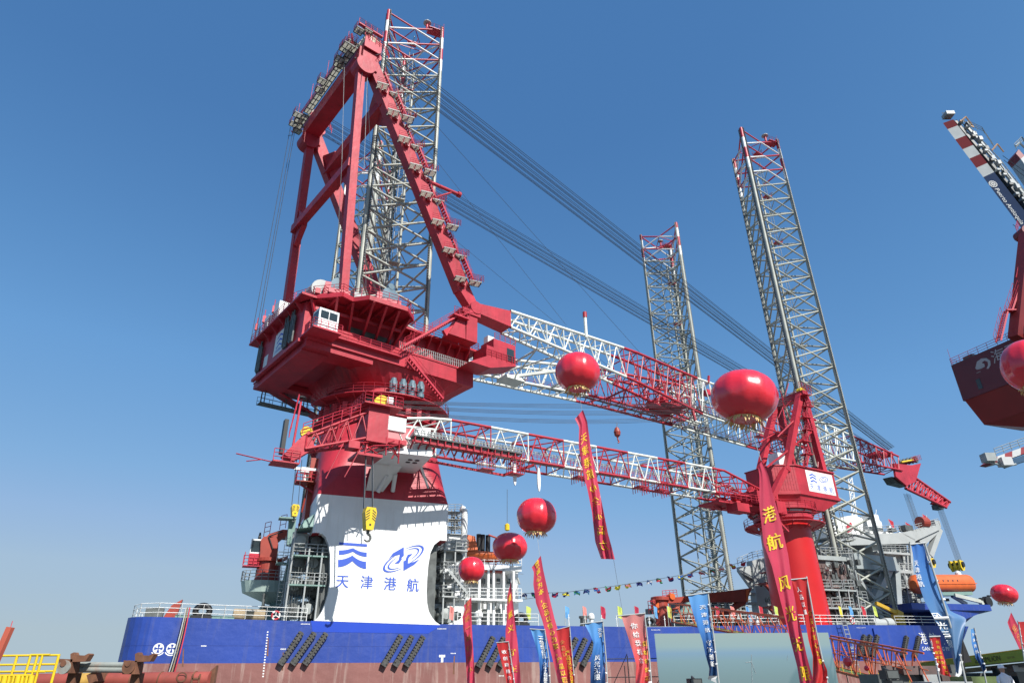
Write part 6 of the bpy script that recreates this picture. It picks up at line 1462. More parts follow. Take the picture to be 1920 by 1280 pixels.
pole_flag([(931, 1204), (940, 1240), (948, 1270), (954, 1300)], [(953, 1202), (957, 1240), (962, 1270), (966, 1300)], [(953, 1201), (962, 1260), (967, 1300)], 34, RC2, 'red pole banner tucked behind the narrow pointed ribbon', [(T('收创迎朋会', 1222, 12), .5, .5, WH, 1)], arm=((930, 1204), (954, 1202)))
pole_flag([(1043, 1180), (1050, 1215), (1056, 1245), (1064, 1275), (1070, 1300)], [(1067, 1174), (1071, 1210), (1076, 1250), (1079, 1300)], [(1068, 1172), (1074, 1240), (1079, 1300)], 34, RC2, 'red pole banner right behind the leaning three-slogan ribbon', [(T('企品以', 1205, 11), .3, .42, GOLD2, 1), (T('产品以匠心为赢', 1225, 9), .6, .42, GOLD, 1)], arm=((1043, 1180), (1069, 1173)))
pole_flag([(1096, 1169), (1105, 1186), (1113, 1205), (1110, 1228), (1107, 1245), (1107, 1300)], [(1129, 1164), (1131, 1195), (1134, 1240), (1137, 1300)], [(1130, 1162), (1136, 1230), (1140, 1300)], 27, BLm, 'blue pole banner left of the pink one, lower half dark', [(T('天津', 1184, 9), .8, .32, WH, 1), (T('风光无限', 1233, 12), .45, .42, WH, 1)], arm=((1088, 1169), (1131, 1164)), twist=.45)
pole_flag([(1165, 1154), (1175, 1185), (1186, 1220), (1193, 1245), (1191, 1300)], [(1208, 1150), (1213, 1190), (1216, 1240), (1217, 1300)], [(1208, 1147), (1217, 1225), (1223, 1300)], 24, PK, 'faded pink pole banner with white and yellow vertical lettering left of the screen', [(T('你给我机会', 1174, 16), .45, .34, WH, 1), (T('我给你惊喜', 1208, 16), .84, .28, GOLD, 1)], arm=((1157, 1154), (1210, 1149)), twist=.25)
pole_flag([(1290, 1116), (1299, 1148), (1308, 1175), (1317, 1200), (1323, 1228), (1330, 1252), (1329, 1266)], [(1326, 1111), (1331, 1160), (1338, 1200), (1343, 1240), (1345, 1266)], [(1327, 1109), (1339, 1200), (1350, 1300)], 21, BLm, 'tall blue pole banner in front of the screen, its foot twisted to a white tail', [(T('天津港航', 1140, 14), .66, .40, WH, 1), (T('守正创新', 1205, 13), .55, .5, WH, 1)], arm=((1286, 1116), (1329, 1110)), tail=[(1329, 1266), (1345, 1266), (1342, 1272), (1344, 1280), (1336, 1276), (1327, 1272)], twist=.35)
pole_flag([(1484, 1086), (1498, 1118), (1508, 1155), (1516, 1200), (1524, 1230), (1524, 1260), (1522, 1300)], [(1513, 1083), (1521, 1130), (1529, 1180), (1538, 1225), (1551, 1255), (1552, 1272), (1543, 1300)], [(1512, 1080), (1530, 1180), (1556, 1300)], 23, RC2, 'red pole banner overlapping the right edge of the widest ribbon', [(T('人品以诚', 1105, 14), .22, .34, WH, 1), (T('企品以恒心为要', 1150, 15), .72, .36, GOLD, 1)], arm=((1483, 1086), (1514, 1083)), fold=.14, twist=.3)
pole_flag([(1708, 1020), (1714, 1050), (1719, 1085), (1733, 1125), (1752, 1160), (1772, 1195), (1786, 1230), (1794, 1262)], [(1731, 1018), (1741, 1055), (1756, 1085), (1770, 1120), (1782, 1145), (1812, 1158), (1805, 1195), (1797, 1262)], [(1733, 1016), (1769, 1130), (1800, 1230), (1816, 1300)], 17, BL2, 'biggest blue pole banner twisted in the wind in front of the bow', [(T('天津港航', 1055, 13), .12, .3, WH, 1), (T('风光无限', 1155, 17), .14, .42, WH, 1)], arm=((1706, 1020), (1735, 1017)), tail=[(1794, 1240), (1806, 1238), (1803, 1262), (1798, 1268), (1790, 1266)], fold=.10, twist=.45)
pole_flag([(1743, 1193), (1750, 1220), (1758, 1245), (1764, 1263)], [(1762, 1192), (1765, 1213), (1772, 1238), (1783, 1268)], [(1743, 1191), (1755, 1240), (1767, 1300)], 22, RC2, 'short bright red pole banner in front of the ship name', [(T('你给我机会惊喜', 1203, 9), .68, .36, GOLD, 1), (T('我给你', 1222, 9), .3, .34, GOLD, 1)], arm=((1742, 1193), (1763, 1192)))
pole_flag([(1820, 1179), (1822, 1205), (1829, 1232), (1838, 1247), (1843, 1260)], [(1826, 1177), (1832, 1205), (1841, 1230), (1846, 1243), (1849, 1254)], [(1827, 1176), (1842, 1245), (1854, 1300)], 26, BLm, 'slim blue pole banner with a white tail right of the bow', [(T('天津港航', 1190, 11), .5, .5, WH, 1)], tail=[(1843, 1256), (1849, 1252), (1850, 1257), (1844, 1262)], twist=.5)
pole_flag([(1909, 1165), (1914, 1190), (1922, 1220), (1930, 1260)], [(1934, 1164), (1938, 1200), (1945, 1240), (1950, 1262)], [(1909, 1163), (1920, 1230), (1930, 1300)], 26, RC2, 'red pole banner cut off by the right edge of the frame', [(T('企品以', 1180, 12), .7, .4, GOLD, 1)])
# ------------------------------------------------------------------ LED wall with scaffold
root = empty('led_screen', Vector((13, 49, 3)), 'large grey-blue stage screen showing a hazy sea with a wind turbine', 'screen')
sm = bpy.data.materials.new('screen_picture'); sm.use_nodes = True; t_ = sm.node_tree; bs = t_.nodes['Principled BSDF']
tc = t_.nodes.new('ShaderNodeTexCoord'); sp = t_.nodes.new('ShaderNodeSeparateXYZ'); t_.links.new(tc.outputs['Generated'], sp.inputs[0]); rp = t_.nodes.new('ShaderNodeValToRGB'); t_.links.new(sp.outputs[2], rp.inputs[0])
el = rp.color_ramp.elements; el[0].position = 0; el[0].color = (.11, .17, .19, 1); el[1].position = 1; el[1].color = (.25, .34, .33, 1)
for p_, c_ in ((.35, (.13, .22, .24, 1)), (.58, (.15, .26, .30, 1)), (.70, (.15, .27, .38, 1)), (.80, (.22, .33, .35, 1))): e = el.new(p_); e.color = c_
bs.inputs['Base Color'].default_value = (.03, .035, .035, 1); t_.links.new(rp.outputs[0], bs.inputs['Emission Color']); bs.inputs['Emission Strength'].default_value = .85; bs.inputs['Roughness'].default_value = .4
b = MB(sm); ld = 48.0; c4 = [wy(1236, 1330, ld), wy(1582, 1330, ld), wy(1553, 1185, ld), wy(1228, 1187, ld)]; c4 = [Vector((p.x, ld, p.z)) for p in c4]
c4[0].z = 3.05; c4[1].z = 3.05; c4[0].x = c4[3].x; c4[1].x = wy(1563, 1235, ld).x; c4[2].x = c4[1].x
b.prism(c4, Vector((0, .25, 0))); b.build('display', root)

b = MB(mat('turbine_grey', (.34, .38, .38), .6))
def scr(X, Y): p = wy(X, Y, ld - .02); return Vector((p.x, ld - .02, p.z))
b.tube(scr(1409, 1240), scr(1411, 1300), .02, 4); b.tube(scr(1409, 1240), scr(1409, 1226), .02, 4); b.tube(scr(1409, 1240), scr(1398, 1241), .02, 4); b.tube(scr(1409, 1240), scr(1417, 1262), .02, 4); b.tube(scr(1476, 1237), scr(1477, 1228), .012, 4)
b.build('turbine_picture', root)
b = MB(M['black']); o = Vector((c4[0].x, 49.2, 3))
for i in range(12):
    x = c4[3].x - 3.2 + i * 1.45; b.tube(Vector((x, 49.4, 3)), Vector((x, 49.4, 6.6 if 1 < i < 11 else 5.8 - .3 * (i < 1))), .035, 5); b.tube(Vector((x, 51, 3)), Vector((x, 51, 6.5 if i > 1 else 5.2)), .035, 5)
    if i < 11: b.tube(Vector((x, 49.4, 3.4)), Vector((x + 1.45, 49.4, 5.9)), .025, 5)
for z in (4.5, 5.6): b.tube(Vector((c4[3].x - 3.2, 49.4, z)), Vector((c4[2].x - .5, 49.4, z)), .03, 5)
b.build('scaffold', root)
def speaker(X0, Y0, X1, dp, label, tilt=0, n=3):
    p = wy(X0, Y0, dp); q_ = wy(X1, Y0, dp); w_ = (q_ - p).length; root = empty('line_array_speaker', Vector((p.x + w_ / 2, dp, 3)), label, 'speaker', 'black line array speakers')
    for k in range(n):
        b = MB(M['black'], M['dgrey']); o = p + Vector((w_ / 2 + k * tilt, .4, -.28 - k * .42)); b.box(o, Vector((w_ / 2, 0, 0)), Vector((0, .35, 0)), Z * .19)
        b.box(o - Vector((0, .36, 0)), Vector((w_ / 2 - .05, 0, 0)), Vector((0, .02, 0)), Z * .15, 1)
        b.build('cabinet', root)
    b = MB(M['dgrey']); o = p + Vector((w_ / 2, .75, 0)); b.tube(Vector((o.x, o.y, 3)), Vector((o.x, o.y, p.z)), .05, 6); b.tube(o, o - Vector((0, .4, .1)), .04, 5); b.build('stand', root)
speaker(1293, 1267, 1316, 34, 'black speaker stack before the screen, left of the tall blue banner', n=3)
speaker(1660, 1251, 1684, 34, 'leaning black speaker stack under the orange gangway', .12, n=5)
# ------------------------------------------------------------------ orange truss gangways
og = mat('orange_red_gangway_paint', (.62, .13, .05), .5, .2, 2); gd = mat('green_gangway_deck', (.16, .25, .09), .7, .2, 2)
def gangway(x0, y0, x1, y1, dp0, dp1, hpx, label, n=9, cat='gangway'):
    A0, A1 = wy(x0, y0, dp0), wy(x1, y1, dp1); d_ = (A1 - A0).normalized(); sd = d_.cross(Z).normalized(); h = hpx
    root = empty('gangway', A1, label, cat, 'orange truss gangways')
    b = MB(og)
    for s_ in (-.55, .55):
        o = sd * s_
        b.beam(A0 + o, A1 + o, .1, .12); b.beam(A0 + o + Z * h, A1 + o + Z * h, .09, .1); b.tube(A0 + o + Z * h * .55, A1 + o + Z * h * .55, .03, 4)
        for i in range(n):
            p, q_ = A0.lerp(A1, i / n) + o, A0.lerp(A1, (i + 1) / n) + o; b.tube(p, p + Z * h, .045, 5)
            m_ = p.lerp(q_, .5); b.tube(p, m_ + Z * h, .04, 5); b.tube(m_ + Z * h, q_, .04, 5)
    b.build('truss', root)
    b = MB(gd, M['yellow']); b.beam(A0 - Z * .05, A1 - Z * .05, 1.0, .12, mi=0); 
    for i in range(0, n * 2): p = A0.lerp(A1, (i + .5) / (2 * n)); b.beam(p + sd * .5, p + sd * .5 + Z * .5, .025, .025, mi=1)
    b.build('tread', root); return root
gangway(1268, 1165, 1500, 1206, 76, 57, 1.8, 'orange truss gangway leading down from the deck behind the screen', 7)
gangway(1556, 1250, 1735, 1296, 50, 42, 1.95, 'orange truss gangway with green treads right of the screen', 5)
b = MB(M['green'], M['lgrey'], M['black']); b.prism([onv(X, Y, -9) for X, Y in ((1290, 1128), (1320, 1128), (1312, 1148), (1272, 1152))], NX * .4); b.build('gangway_winch_plate', hull)
# red paper lanterns / balls on the gangway
for i, (X, Y, s_) in enumerate(((1589, 1240, .28), (1625, 1252, .16), (1713, 1279, .4))):
    b = MB(bm); o = wy(X, Y, 45); b.lathe(o, [(.02, -s_), (s_ * .7, -s_ * .7), (s_, 0), (s_ * .7, s_ * .7), (.02, s_)], 14)
    tag(b.build('red_ball', root=o), ['red ball hanging by the ladder right of the screen', 'small red ball on the lower orange gangway', 'red lamp low in front of the speaker stack'][i], 'ball')
# ------------------------------------------------------------------ crawler crane boom in green, trucks, guest
root = empty('mobile_crane', Vector((27, 44, 3)), 'mobile crane with long green telescopic boom lowered to horizontal at right', 'crane')
gm = mat('lime_green_paint', (.22, .34, .03), .4, .12, .8, dirt=(.12, .18, .03), dirt_amt=.4); 
b = MB(gm, M['dgrey'], M['yellow'])
P0, P1 = wy(1738, 1249, 47), wy(1960, 1224, 38); d_ = (P1 - P0).normalized()
b.beam(P0, P1, .8, .40, mi=0, h2=.52); b.beam(P0 + Z * .23, P1 + Z * .29, .82, .04, mi=2); b.beam(P0 + Vector((1.6, -.2, -.3)), P1 + Vector((0, -.1, -.44)), .7, .2, mi=1)
b.build('boom', root)
b = MB(M['black'], M['yellow']); fr0 = wy(1840, 1247.5, 42.2) 
fx = Vector((P1.x - P0.x, P1.y - P0.y, P1.z - P0.z)).normalized(); nrm = fx.cross(Z).normalized()
tt_ = min((k / 400 for k in range(401)), key=lambda t: abs(P0.lerp(P1, t).x / P0.lerp(P1, t).y - wy(1843, 1250, 40).x / 40)); o = P0.lerp(P1, tt_) + nrm * .42 - Z * .13
glyphs('ZOOMLION', lambda x, y: o + fx * x + Z * y, b, .36, align='LEFT')
glyphs('QUY 260', lambda x, y: o + fx * (x + 2.4) + Z * (y + .05), b, .13, align='LEFT'); b.build('lettering', root)
b = MB(M['dgrey'], M['brown'], M['lgrey'], M['glass'])
o = wy(1700, 1275, 43); f_ = lambda a, c_, z: Vector((o.x + a, o.y + c_, o.z + z))
for k in range(22): a = random.uniform(-1.6, 5.0); z = random.uniform(-1.3, .7); b.box(f_(a, random.uniform(-.5, .5), z - .0), Vector((random.uniform(.1, .5), 0, 0)), Vector((0, .3, 0)), Z * random.uniform(.08, .3), k % 2)
b.fbox(f_, -1.6, 5.2, 0, 2.4, -1.9, .35, 0); b.fbox(f_, -.2, 2, -.3, 2, .3, .75, 1); b.fbox(f_, .8, 1.6, -.4, -.3, -.1, .3, 2); b.fbox(f_, 5, 13, .4, 2.4, -2.0, -.55, 0)
for k in range(6):
    c_ = f_(.3 + k * 2.2, -.2, -1.75); b.lathe(c_, [(.1, -.2), (.5, -.2), (.5, .2), (.1, .2)], 14, 0, Vector((0, 1, 0)))
b.build('carrier', root)
b = MB(mat('camouflage_green', (.12, .17, .05), .6, .5, 1.2), M['glass'], M['lgrey']); o = wy(1880, 1278, 40); b.fbox(lambda a, c_, z: Vector((o.x + a, o.y + c_, o.z + z)), -1.6, .5, 0, 2, -1.6, .28, 0); b.fbox(lambda a, c_, z: Vector((o.x + a, o.y + c_, o.z + z)), .9, 3.2, 0, 2, -1.6, .7, 1); b.fbox(lambda a, c_, z: Vector((o.x + a, o.y + c_, o.z + z)), .8, 3.4, -.05, 0, .5, .8, 2); b.fbox(lambda a, c_, z: Vector((o.x + a, o.y + c_, o.z + z)), -3.8, -1.6, 0, 2, -1.6, .05, 2); b.build('cab', root)
b = MB(M['dgrey'], M['black']); p0, p1 = wy(1700, 1293, 40), wy(1960, 1284, 36); b.beam(p0, p1, .6, .12)
for k in range(40): p = p0.lerp(p1, (k + .5) / 40); b.box(p + Z * .07, Vector((.06, 0, 0)), Vector((0, .32, 0)), Z * .04, 1)
b.build('track', root)
# black drape hanging at the bow
b = MB(mat('black_drape_cloth', (.008, .008, .01), .6)); pts = [(1800, 1165), (1806, 1200), (1822, 1240), (1800, 1243), (1790, 1237), (1794, 1190)]
b.prism([wy(X, Y, 40) for X, Y in pts][:], Vector((0, .08, 0))); b.tube(wy(1801, 1165, 40), Vector((wy(1803, 1280, 40).x, 40, 3)), .03, 5); tag(b.build('black_drape'), 'black cloth hanging behind the biggest blue banner near the bow', 'cloth')
# guest with a white cap, seen at the lower right edge
def person(loc, label, hgt=1.68):
    root = empty('person', loc, label, 'person')
    b = MB(mat('white_shirt_cloth', (.75, .76, .78), .8, .1, 3)); x, y, z0 = loc
    body = [(.10, .14, .02), (.11, .15, .45), (.15, .16, .80), (.165, .12, .95), (.17, .13, 1.1), (.2, .135, 1.28), (.20, .12, 1.38), (.10, .08, 1.44), (.055, .06, 1.47), (.055, .06, 1.50)]
    b.loft([[Vector((x + rx * math.cos(a), y + ry * math.sin(a), z0 + z)) for a in [2 * math.pi * i / 16 for i in range(16)]] for rx, ry, z in body])
    for s_ in (-1, 1): b.loft([[Vector((x + s_ * ox + r * math.cos(a), y + oy + r * math.sin(a), z0 + z)) for a in [2 * math.pi * i / 10 for i in range(10)]] for r, ox, oy, z in ((.055, .19, 0, 1.38), (.052, .25, .0, 1.25), (.042, .27, -.03, 1.08), (.035, .26, -.12, .92), (.03, .22, -.2, .86), (.035, .2, -.24, .86), (.012, .19, -.29, .87))])
    b.build('clothing', root)
    b = MB(mat('skin', (.50, .28, .19), .6)); hd = Vector((x, y, z0 + 1.6))
    b.loft([[hd + Vector((.078 * math.cos(a) * k, .098 * math.sin(a) * k - .01 * (zz < 0), zz)) for a in [2 * math.pi * i / 16 for i in range(16)]] for k, zz in ((.35, -.12), (.7, -.10), (.92, -.04), (1, .02), (.95, .07), (.6, .115), (.1, .13))])
    b.add([hd + Vector((0, -.12, -.01)), hd + Vector((-.016, -.095, -.025)), hd + Vector((.016, -.095, -.025)), hd + Vector((0, -.095, .03))], [(0, 1, 3), (0, 3, 2), (0, 2, 1)]); b.build('head', root)
    b = MB(WH); b.loft([[hd + Vector((.098 * math.cos(a) * k, .115 * math.sin(a) * k, zz)) for a in [2 * math.pi * i / 18 for i in range(18)]] for k, zz in ((1.0, .03), (1.02, .06), (.92, .11), (.6, .145), (.1, .155))]); b.hexa([hd + Vector(v) for v in ((-.07, -.19, .035), (.07, -.19, .035), (.09, -.1, .035), (-.09, -.1, .035), (-.07, -.19, .045), (.07, -.19, .045), (.09, -.1, .05), (-.09, -.1, .05))]); b.build('cap', root)
p = wy(1886, 1280, 27); person((p.x, 27, 3.06), 'guest in white cap and white shirt standing at the lower right corner')
# ------------------------------------------------------------------ quay cranes beyond the right edge
sg_ = F
root = empty('container_crane', wy(1900, 800, 105).to_2d().to_3d() + Z * 3, 'maroon container crane machinery house with its blue jib raised, at the right edge', 'crane')
mar = mat('maroon_paint', (.13, .022, .03), .45, .12, .4, dirt=(.06, .02, .02), dirt_amt=.3); mar2 = mat('crane_red_paint', (.20, .014, .012), .45, .15, .4)
z_t = 50.; TL, TR = wz(1783, 685, z_t), wz(1920, 625, z_t); hd_ = (TR - TL).normalized(); hn = Vector((-hd_.y, hd_.x, 0)); hn = hn if hn.x > 0 else -hn
Lh = (TR - TL).length; TR = TL + hd_ * (Lh * 1.7)
def hf(a, c_, z): return TL + hd_ * a + hn * c_ + Z * (z - z_t)
# depth of the panel: foot rows read off the sight lines
def zat(X, Y):
    r = ray(X, Y); rx = np.array([hn.x, hn.y]); t = (np.array([TL.x, TL.y]) @ rx) / (r[:2] @ rx); p = r * t; return float(Vector((p[0], p[1], 0)).dot(hd_) - Vector((TL.x, TL.y, 0)).dot(hd_)), float(p[2] + CZ)
a1, zp = zat(1805, 752); a2, zq = zat(1820, 800); 
b = MB(mar, mar2, M['dgrey'])
b.fbox(hf, 0, Lh * 1.7, 0, 11, zp, z_t, 0)
b.hexa([hf(1.2, 1.2, zq), hf(Lh * 1.7, 1.2, zq), hf(Lh * 1.7, 10, zq), hf(1.2, 10, zq), hf(.2, .15, zp), hf(Lh * 1.7, .15, zp), hf(Lh * 1.7, 11, zp), hf(.2, 11, zp)], 1)
b.hexa([hf(5.5, 3.0, zq - 1.6), hf(Lh * 1.7, 3.0, zq - 1.6), hf(Lh * 1.7, 9, zq - 1.6), hf(5.5, 9, zq - 1.6), hf(1.3, 1.3, zq), hf(Lh * 1.7, 1.3, zq), hf(Lh * 1.7, 10, zq), hf(1.3, 10, zq)], 1)
b.build('machinery_house', root)
b = MB(M['glass'], M['lgrey']); aw, zw = zat(1829, 712); aw2, zw2 = zat(1843, 726); b.fbox(hf, aw, aw2, -.05, 0, zw2 - .1, zw, 0); b.build('window', root)
b = MB(M['lgrey']); ax_, zx_ = zat(1838, 682); s3 = abs(zat(1860, 682)[0] - ax_) / 1.0
def hp2(X, Y):
    a, z = zat(X, Y); return hf(a, -.04, z)
sw = [(1829, 690), (1832, 678), (1840, 672), (1850, 671), (1857, 676), (1858, 684), (1854, 691), (1850, 691), (1853, 684), (1852, 678), (1846, 676), (1841, 680), (1846, 682), (1847, 687), (1840, 691), (1832, 693)]
cw = (1844, 682)
b.add([hp2(X, Y) for X, Y in sw], [tuple(range(len(sw)))])
hx, hz = zat(1831, 700.5); ex_, ez_ = zat(1849, 692)
glyphs('HHMC', lambda x, y: hf(hx + x, -.04, hz + y - .0), b, abs(ez_ - hz) * .72 + .2, align='LEFT')
cx_, cz_ = zat(1862, 681)
glyphs('海西重机', lambda x, y: hf(cx_ + x, -.04, cz_ + y), b, 2.3, align='LEFT'); b.build('lettering', root)
b = MB(M['redrail'], M['dgrey']); b.rail([hf(0, 8, z_t), hf(0, .2, z_t), hf(Lh * 1.7, .2, z_t)], 1.2, 1.6, .04, 3); b.fbox(hf, 1.6, 3.2, 1, 2, z_t, z_t + .9, 1); b.tube(hf(.1, .3, z_t), hf(.1, .3, z_t + 3), .03, 4); b.build('railing', root)
lgx = lambda X, Y: wy(X, Y, hf(13, 4, 0).y)
b = MB(mar2); b.beam(lgx(1908, 636), lgx(1928, 440), 2.0, 1.6, up=hd_); b.build('gantry_post', root)
b = MB(M['redrail'], mar2); b.walk(lgx(1872, 640), lgx(1885, 586), .8, 1.2, side=hd_, stairs=True); b.walk(lgx(1893, 585), lgx(1908, 540), .8, 1.2, side=hd_, stairs=True); b.beam(lgx(1885, 583), lgx(1905, 583), 1.0, .2); b.path([lgx(1905, 520), lgx(1915, 470)], .06, 5); b.build('stairs', root)
# raised jib
jb = MB(mat('jib_white_paint', (.30, .32, .32), .8, .1, spec=.1), mat('jib_red_paint', (.11, .008, .013), .8, .1, spec=.1), mat('jib_blue_paint', (.008, .025, .07), .8, .15, .3, spec=.1), M['grey'], M['yellow'])  # shade on the jib's face put into these darkened paint colours
Yj = 120; j = lambda X, Y, dd=0: wy(X, Y, Yj + dd)
e0, e1 = [(1768, 228), (1774, 245), (1784, 252), (1800, 248)], None
def seg(t0, t1, mi):
    a = lambda t: (1768 + (1912 - 1768) * t, 231 + (424 - 231) * t); c_ = lambda t: (1787 + (1934 - 1787) * t, 236 + (424 - 236) * t - 12)
    p = [a(t0), c_(t0), c_(t1), a(t1)]; jb.prism([j(X, Y) for X, Y in p], (j(1850, 330) - cam.location).normalized() * 3.5, mi)
st = [0, .06, .16, .255, .345, .435, .525]
for k in range(6): seg(st[k], st[k + 1] if k < 5 else .525, 1 if k % 2 == 0 else 0)
seg(.525, 1.0, 2); seg(1.0, 1.6, 2)
jb.build('jib', root)
b = MB(M['grey'], M['dgrey'], M['lgrey'], mat('amber_frame_paint', (.5, .28, .12), .5))
q0, q1 = (1780, 222), (1940, 418)
for off in (8, 13, 19, 26):
    b.path([j(q0[0] + off, q0[1] + 3, 1.5), j(1850 + off, 300, 1.5), j(q1[0] + off, q1[1], 1.5)], .12, 5, off % 3)
b.beam(j(1788, 232, 2), j(1956, 432, 2), 2.0, .6, mi=1); b.beam(j(1812, 236, 2.5), j(1975, 432, 2.5), .5, .8, mi=0)
for k in range(26): t = k / 26; X, Y = 1795 + 150 * t, 230 + 195 * t; b.box(j(X + 6 + (k * 7) % 14, Y - (k % 3) * 3, 1), Vector((.4, 0, 0)), Vector((0, .6, 0)), Z * (.25 + .3 * (k % 2)), k % 3)
b.path([j(1801, 228), j(1811, 219), j(1826, 239), j(1820, 236)], .16, 5, 3); b.path([j(1860, 282), j(1870, 270), j(1882, 285)], .16, 5, 3)
b.rail([j(1820, 238), j(1846, 250), j(1866, 280)], 2.0, 2, .07, 3, mi=0); b.rail([j(1770, 220), j(1784, 222)], 1.6, 1, .07, 3, mi=0); b.box(j(1778, 216), Vector((1.0, 0, 0)), Vector((0, 1, 0)), Z * .5, 0)
b.path([j(1880, 292), j(1960, 350)], .07, 4, 1); b.path([j(1882, 300), j(1960, 362)], .07, 4, 1); b.path([j(1905, 425), j(1899, 421)], .08, 4, 1)
b.build('jib_walkway', root)
b = MB(M['lgrey']); dj = (j(1912, 424) - j(1768, 231)).normalized(); nj = (j(1786, 224) - j(1768, 231)); nj = (nj - dj * nj.dot(dj)).normalized()
o = j(1862, 345, -.06) ; n = 22
for r_o, r_i in ((.95, .8),):
    for k in range(n): a0, a1 = 2 * math.pi * k / n, 2 * math.pi * (k + 1) / n; b.add([o + dj * math.cos(a) * r + nj * math.sin(a) * r for a, r in ((a0, r_o), (a1, r_o), (a1, r_i), (a0, r_i))], [(0, 1, 2, 3)])
for k in range(6): a = k * math.pi / 6; b.beam(o - (dj * math.cos(a) + nj * math.sin(a)) * .85, o + (dj * math.cos(a) + nj * math.sin(a)) * .85, .02, .12, up=nj)
glyphs('Puerto Antioquia', lambda x, y: o + dj * (1.3 + x) + nj * (y - .5), b, 1.5, align='LEFT'); b.build('lettering', root)
b = MB(mar2, M['redrail']); b.lathe(j(1922, 436), [(.2, -1), (1.3, -1), (1.3, 2), (.2, 2)], 16, 0, Vector((0, 1, 0))); b.rail([j(1908, 436), j(1912, 424)], 1.5, 1, .06, 3, mi=1); b.build('jib_hinge', root)
# second jib tips
root = empty('container_crane', wy(1925, 800, 150).to_2d().to_3d() + Z * 3, 'second container crane, only its red and white jib tip shows at the right edge', 'crane')
b = MB(mat('jib_white_paint', (.36, .38, .38), .5, .1), mat('jib_red_paint', (.22, .02, .03), .5, .1), M['grey']); jj = lambda X, Y: wy(X, Y, 150)
b.prism([jj(1905, 288), (jj(1910, 280)), jj(1921, 292), jj(1914, 298)], Vector((0, 4, 0)), 1); b.prism([jj(1914, 298), jj(1921, 292), jj(1935, 312), jj(1928, 318)], Vector((0, 4, 0)), 0); b.rail([jj(1906, 280), jj(1920, 266), jj(1935, 280)], 2, 1.5, .1, 3, mi=2); b.path([jj(1904, 274), jj(1912, 268), jj(1930, 285)], .3, 5, 2); b.prism([jj(1928, 318), jj(1935, 312), jj(2050, 470), jj(2040, 478)], Vector((0, 4, 0)), 0); b.build('jib', root)
root = empty('container_crane', wy(1930, 870, 140).to_2d().to_3d() + Z * 3, 'lowered container crane jib, striped red and white, under the maroon house', 'crane')
b = MB(mat('jib_white_paint', (.5, .51, .5), .5, .1), mat('jib_red_paint', (.28, .02, .03), .5, .1), mat('jib_blue_paint', (.02, .08, .16), .45), M['grey'])
tp = lambda X: 857 - (X - 1870) * .36; bt = lambda X: 866 - (X - 1870) * .36 + max(0, 1876 - X) * -.3
k2_ = lambda X, Y: wy(X, Y, 140); xs = [1858, 1870, 1884, 1898, 1914, 1930, 1950, 1990]
for i in range(7):
    X0, X1 = xs[i], xs[i + 1]; b.prism([k2_(X0, tp(X0) - (2 if i else -3)), k2_(X1, tp(X1) - 2), k2_(X1, bt(X1) + 2), k2_(X0, bt(X0) + (2 if i else -1))], Vector((0, 4, 0)), 1 - i % 2)
b.prism([k2_(1893, 866), k2_(1905, 858), k2_(1990, 828), k2_(1990, 842), k2_(1915, 866), k2_(1900, 871)], Vector((0, 3, 0)), 2)
b.rail([k2_(1868, 854), k2_(1985, 812)], 1.6, 2, .08, 3, mi=3); b.box(k2_(1853, 858), Vector((1.1, 0, 0)), Vector((0, 1, 0)), Z * .9, 3); b.box(k2_(1884, 866), Vector((1.1, 0, 0)), Vector((0, 1, 0)), Z * .9, 0); b.path([k2_(1855, 866), k2_(1884, 874), k2_(1905, 870)], .25, 5, 3)
b.build('jib', root)
# ------------------------------------------------------------------ left corner: railing, post, pipes
dl = 24.0; w_ = lambda X, Y, dd=0: wy(X, Y, dl + dd)
b = MB(M['yellow'])
gx = lambda X, Y: w_(X, Y, 0)
zt = gx(50, 1228).z; zm = gx(50, 1245).z; zb_ = gx(50, 1258).z; x0, x1 = w_(-60, 1240).x, w_(109, 1240).x
Q = lambda x, z, dd=0: Vector((x, dl + dd, z))
for z in (zt, zm, zb_): b.tube(Q(x0, z), Q(x1, z), .035, 7)
for X in (-40, 29, 107): b.tube(Q(w_(X, 1240).x, zt), Q(w_(X - 6, 1258).x, 3.0), .045, 7)
b.build
rail_root = empty('safety_railing', Q(x0 + 2, 3), 'bright yellow pipe railing in the lower left corner', 'railing')
b.build('guard_rail', rail_root)
b = MB(M['yellow'])
for X, X2 in ((73, 70), (86, 82), (95, 92)): b.tube(Q(w_(X, 1240).x, zt, -.5), Q(w_(X2 - 8, 1275).x, 3.0, -.5), .04, 6)
for z in (zt, zb_ - .02): b.tube(Q(w_(72, 1240).x, z, -.5), Q(w_(108, 1240).x, z, -.5), .035, 6)
z3 = zb_ - .12
b.tube(Q(x0, z3, -.8), Q(x1 - .2, z3, -.8), .04, 6)
for k in range(13): X = -5 + k * 8; b.tube(Q(w_(X, 1262).x, z3, -.8), Q(w_(X - 4, 1300).x, 3.0, -.8), .05 if k % 3 else .09, 6)
b.tube(Q(x0, z3 - .5, -.8), Q(x1 - .2, z3 - .5, -.8), .03, 6)
b.build('stair_rail', rail_root)
b = MB(M['orange'], M['redrail']); p0, p1 = wy(20, 1175, 20), wy(-6, 1275, 20); b.beam(Vector((p0.x, 20, p0.z)), Vector((p0.x - .45, 20, 3.0)), .15, .15, up=Vector((0, 1, 0))); b.tube(p0, p0 + Z * .16, .012, 4, mi=1)
b.mats[0] = mat('salmon_red_paint', (.55, .12, .07), .5, .1); tag(b.build('leaning_post'), 'salmon red square post leaning behind the yellow railing', 'post')
root = empty('pipe_rack', Vector((wy(180, 1250, 26).x, 26, 3)), 'rusty brown pipe saddles carrying grey worn pipes above the red pipe', 'pipe rack')
dp = 26.0; pz = lambda X, Y, dd=0: wy(X, Y, dp + dd)
b = MB(M['rust'], M['pipegrey'])
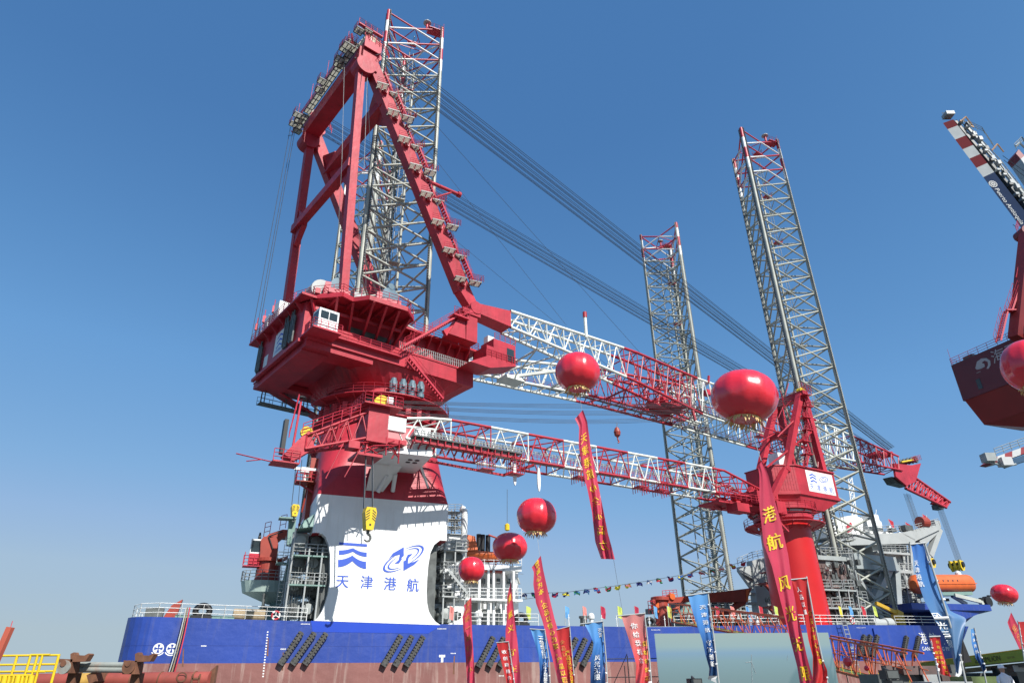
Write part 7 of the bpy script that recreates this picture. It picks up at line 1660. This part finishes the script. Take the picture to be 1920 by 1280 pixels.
for X0 in (108, 229):
    L_, T_, Rr_, B_ = X0, 1234 + (X0 > 150) * 3, X0 + 28, 1261 + (X0 > 150) * 2
    b.prism([pz(L_, B_), pz(Rr_ - 4, B_), pz(Rr_, T_ + 1), pz(L_ + 3, T_)], Vector((0, .5, 0)), 0)
    b.tube(pz(L_ + 13, 1250), pz(L_ + 13, 1250) - Vector((0, .06, 0)), .22, 20, mi=1 if X0 < 150 else 0); b.tube(pz(L_ + 13, 1243), pz(L_ + 13, 1243) - Vector((0, .09, 0)), .10, 16, mi=0)
    b.prism([pz(X0 + 24, 1225), pz(X0 + 30, 1222), pz(X0 + 32, 1227), pz(X0 + 50, 1228), pz(X0 + 58, 1224), pz(X0 + 60, 1226), pz(X0 + 52, 1239), pz(X0 + 24, 1240)], Vector((0, .3, 0)), 0)
    b.beam(Vector((pz(L_ + 14, 1261).x, dp + .6, pz(L_, 1261).z)), Vector((pz(L_ + 14, 1261).x, dp + .6, 3.0)), .35, .3)
b.build('saddle', root)
b = MB(M['pipegrey'])
b.tube(pz(136, 1245, .6), pz(232, 1246, .6), .10, 14); b.tube(pz(136, 1254, .6), pz(232, 1255, .6), .10, 14); b.build('grey_pipe', root)
root = empty('pipeline', Vector((wy(200, 1270, 27).x, 27, 3)), 'large red pipe with a yellow band and flanges along the lower left edge', 'pipe')
b = MB(M['pipered'], mat('pipe_yellow_band', (.55, .33, .07), .6, .3, 3, dirt=(.25, .12, .05), dirt_amt=.6), M['rust'])
zc = wy(200, 1276, 27.5).z; Qp = lambda X, z=zc, y=27.5: Vector((wy(X, 1270, 27.5).x, y, z)); r0 = abs(wy(200, 1260, 27.5).z - zc)
b.tube(Qp(-80), Qp(149), r0, 28, mi=0); b.tube(Qp(149), Qp(200), r0 * 1.0, 28, mi=1); b.tube(Qp(200), Qp(395), r0, 28, mi=0)
for X in (148.5, 250, 302, 365): b.tube(Qp(X), Qp(X + 2), r0 * 1.08, 28, mi=2)
b.prism([Qp(390, zc + r0 * .9), Qp(402, zc + r0 * 1.7), Qp(402, zc - r0), Qp(390, zc - r0)], Vector((0, .2, 0)), 2)
b.prism([Qp(187, zc + r0 * .7), Qp(203, zc + r0 * 1.25), Qp(206, zc), Qp(196, zc - .1)], Vector((0, -.9, 0)), 2)
for X in (-40, 60, 170, 290, 380): b.fbox(lambda a, c_, z: Vector((Qp(X).x + a, 27.5 + c_, z)), -.15, .15, -.3, .3, 3.0, zc - r0 + .05, 2)
b.build('pipe', root)
b = MB(M['rust']); n = 18
yo = 27.5 - r0 * .98
for k in range(n): a0, a1 = 2 * math.pi * k / n, 2 * math.pi * (k + 1) / n; cx = Qp(347).x; b.add([Vector((cx + .20 * r * math.cos(a), yo - .0 - .02, zc + .0 + .17 * r * math.sin(a) + .1)) for a, r in ((a0, 1.0), (a1, 1.0), (a1, .72), (a0, .72))], [(0, 1, 2, 3)])
for dx in (-.13, .13): b.box(Vector((Qp(374).x + dx, yo - .02, zc + .05)), Vector((.03, 0, 0)), Vector((0, .01, 0)), Z * .15)
b.box(Vector((Qp(374).x, yo - .02, zc + .05)), Vector((.13, 0, 0)), Vector((0, .01, 0)), Z * .03); b.build('pipe_mark', root)
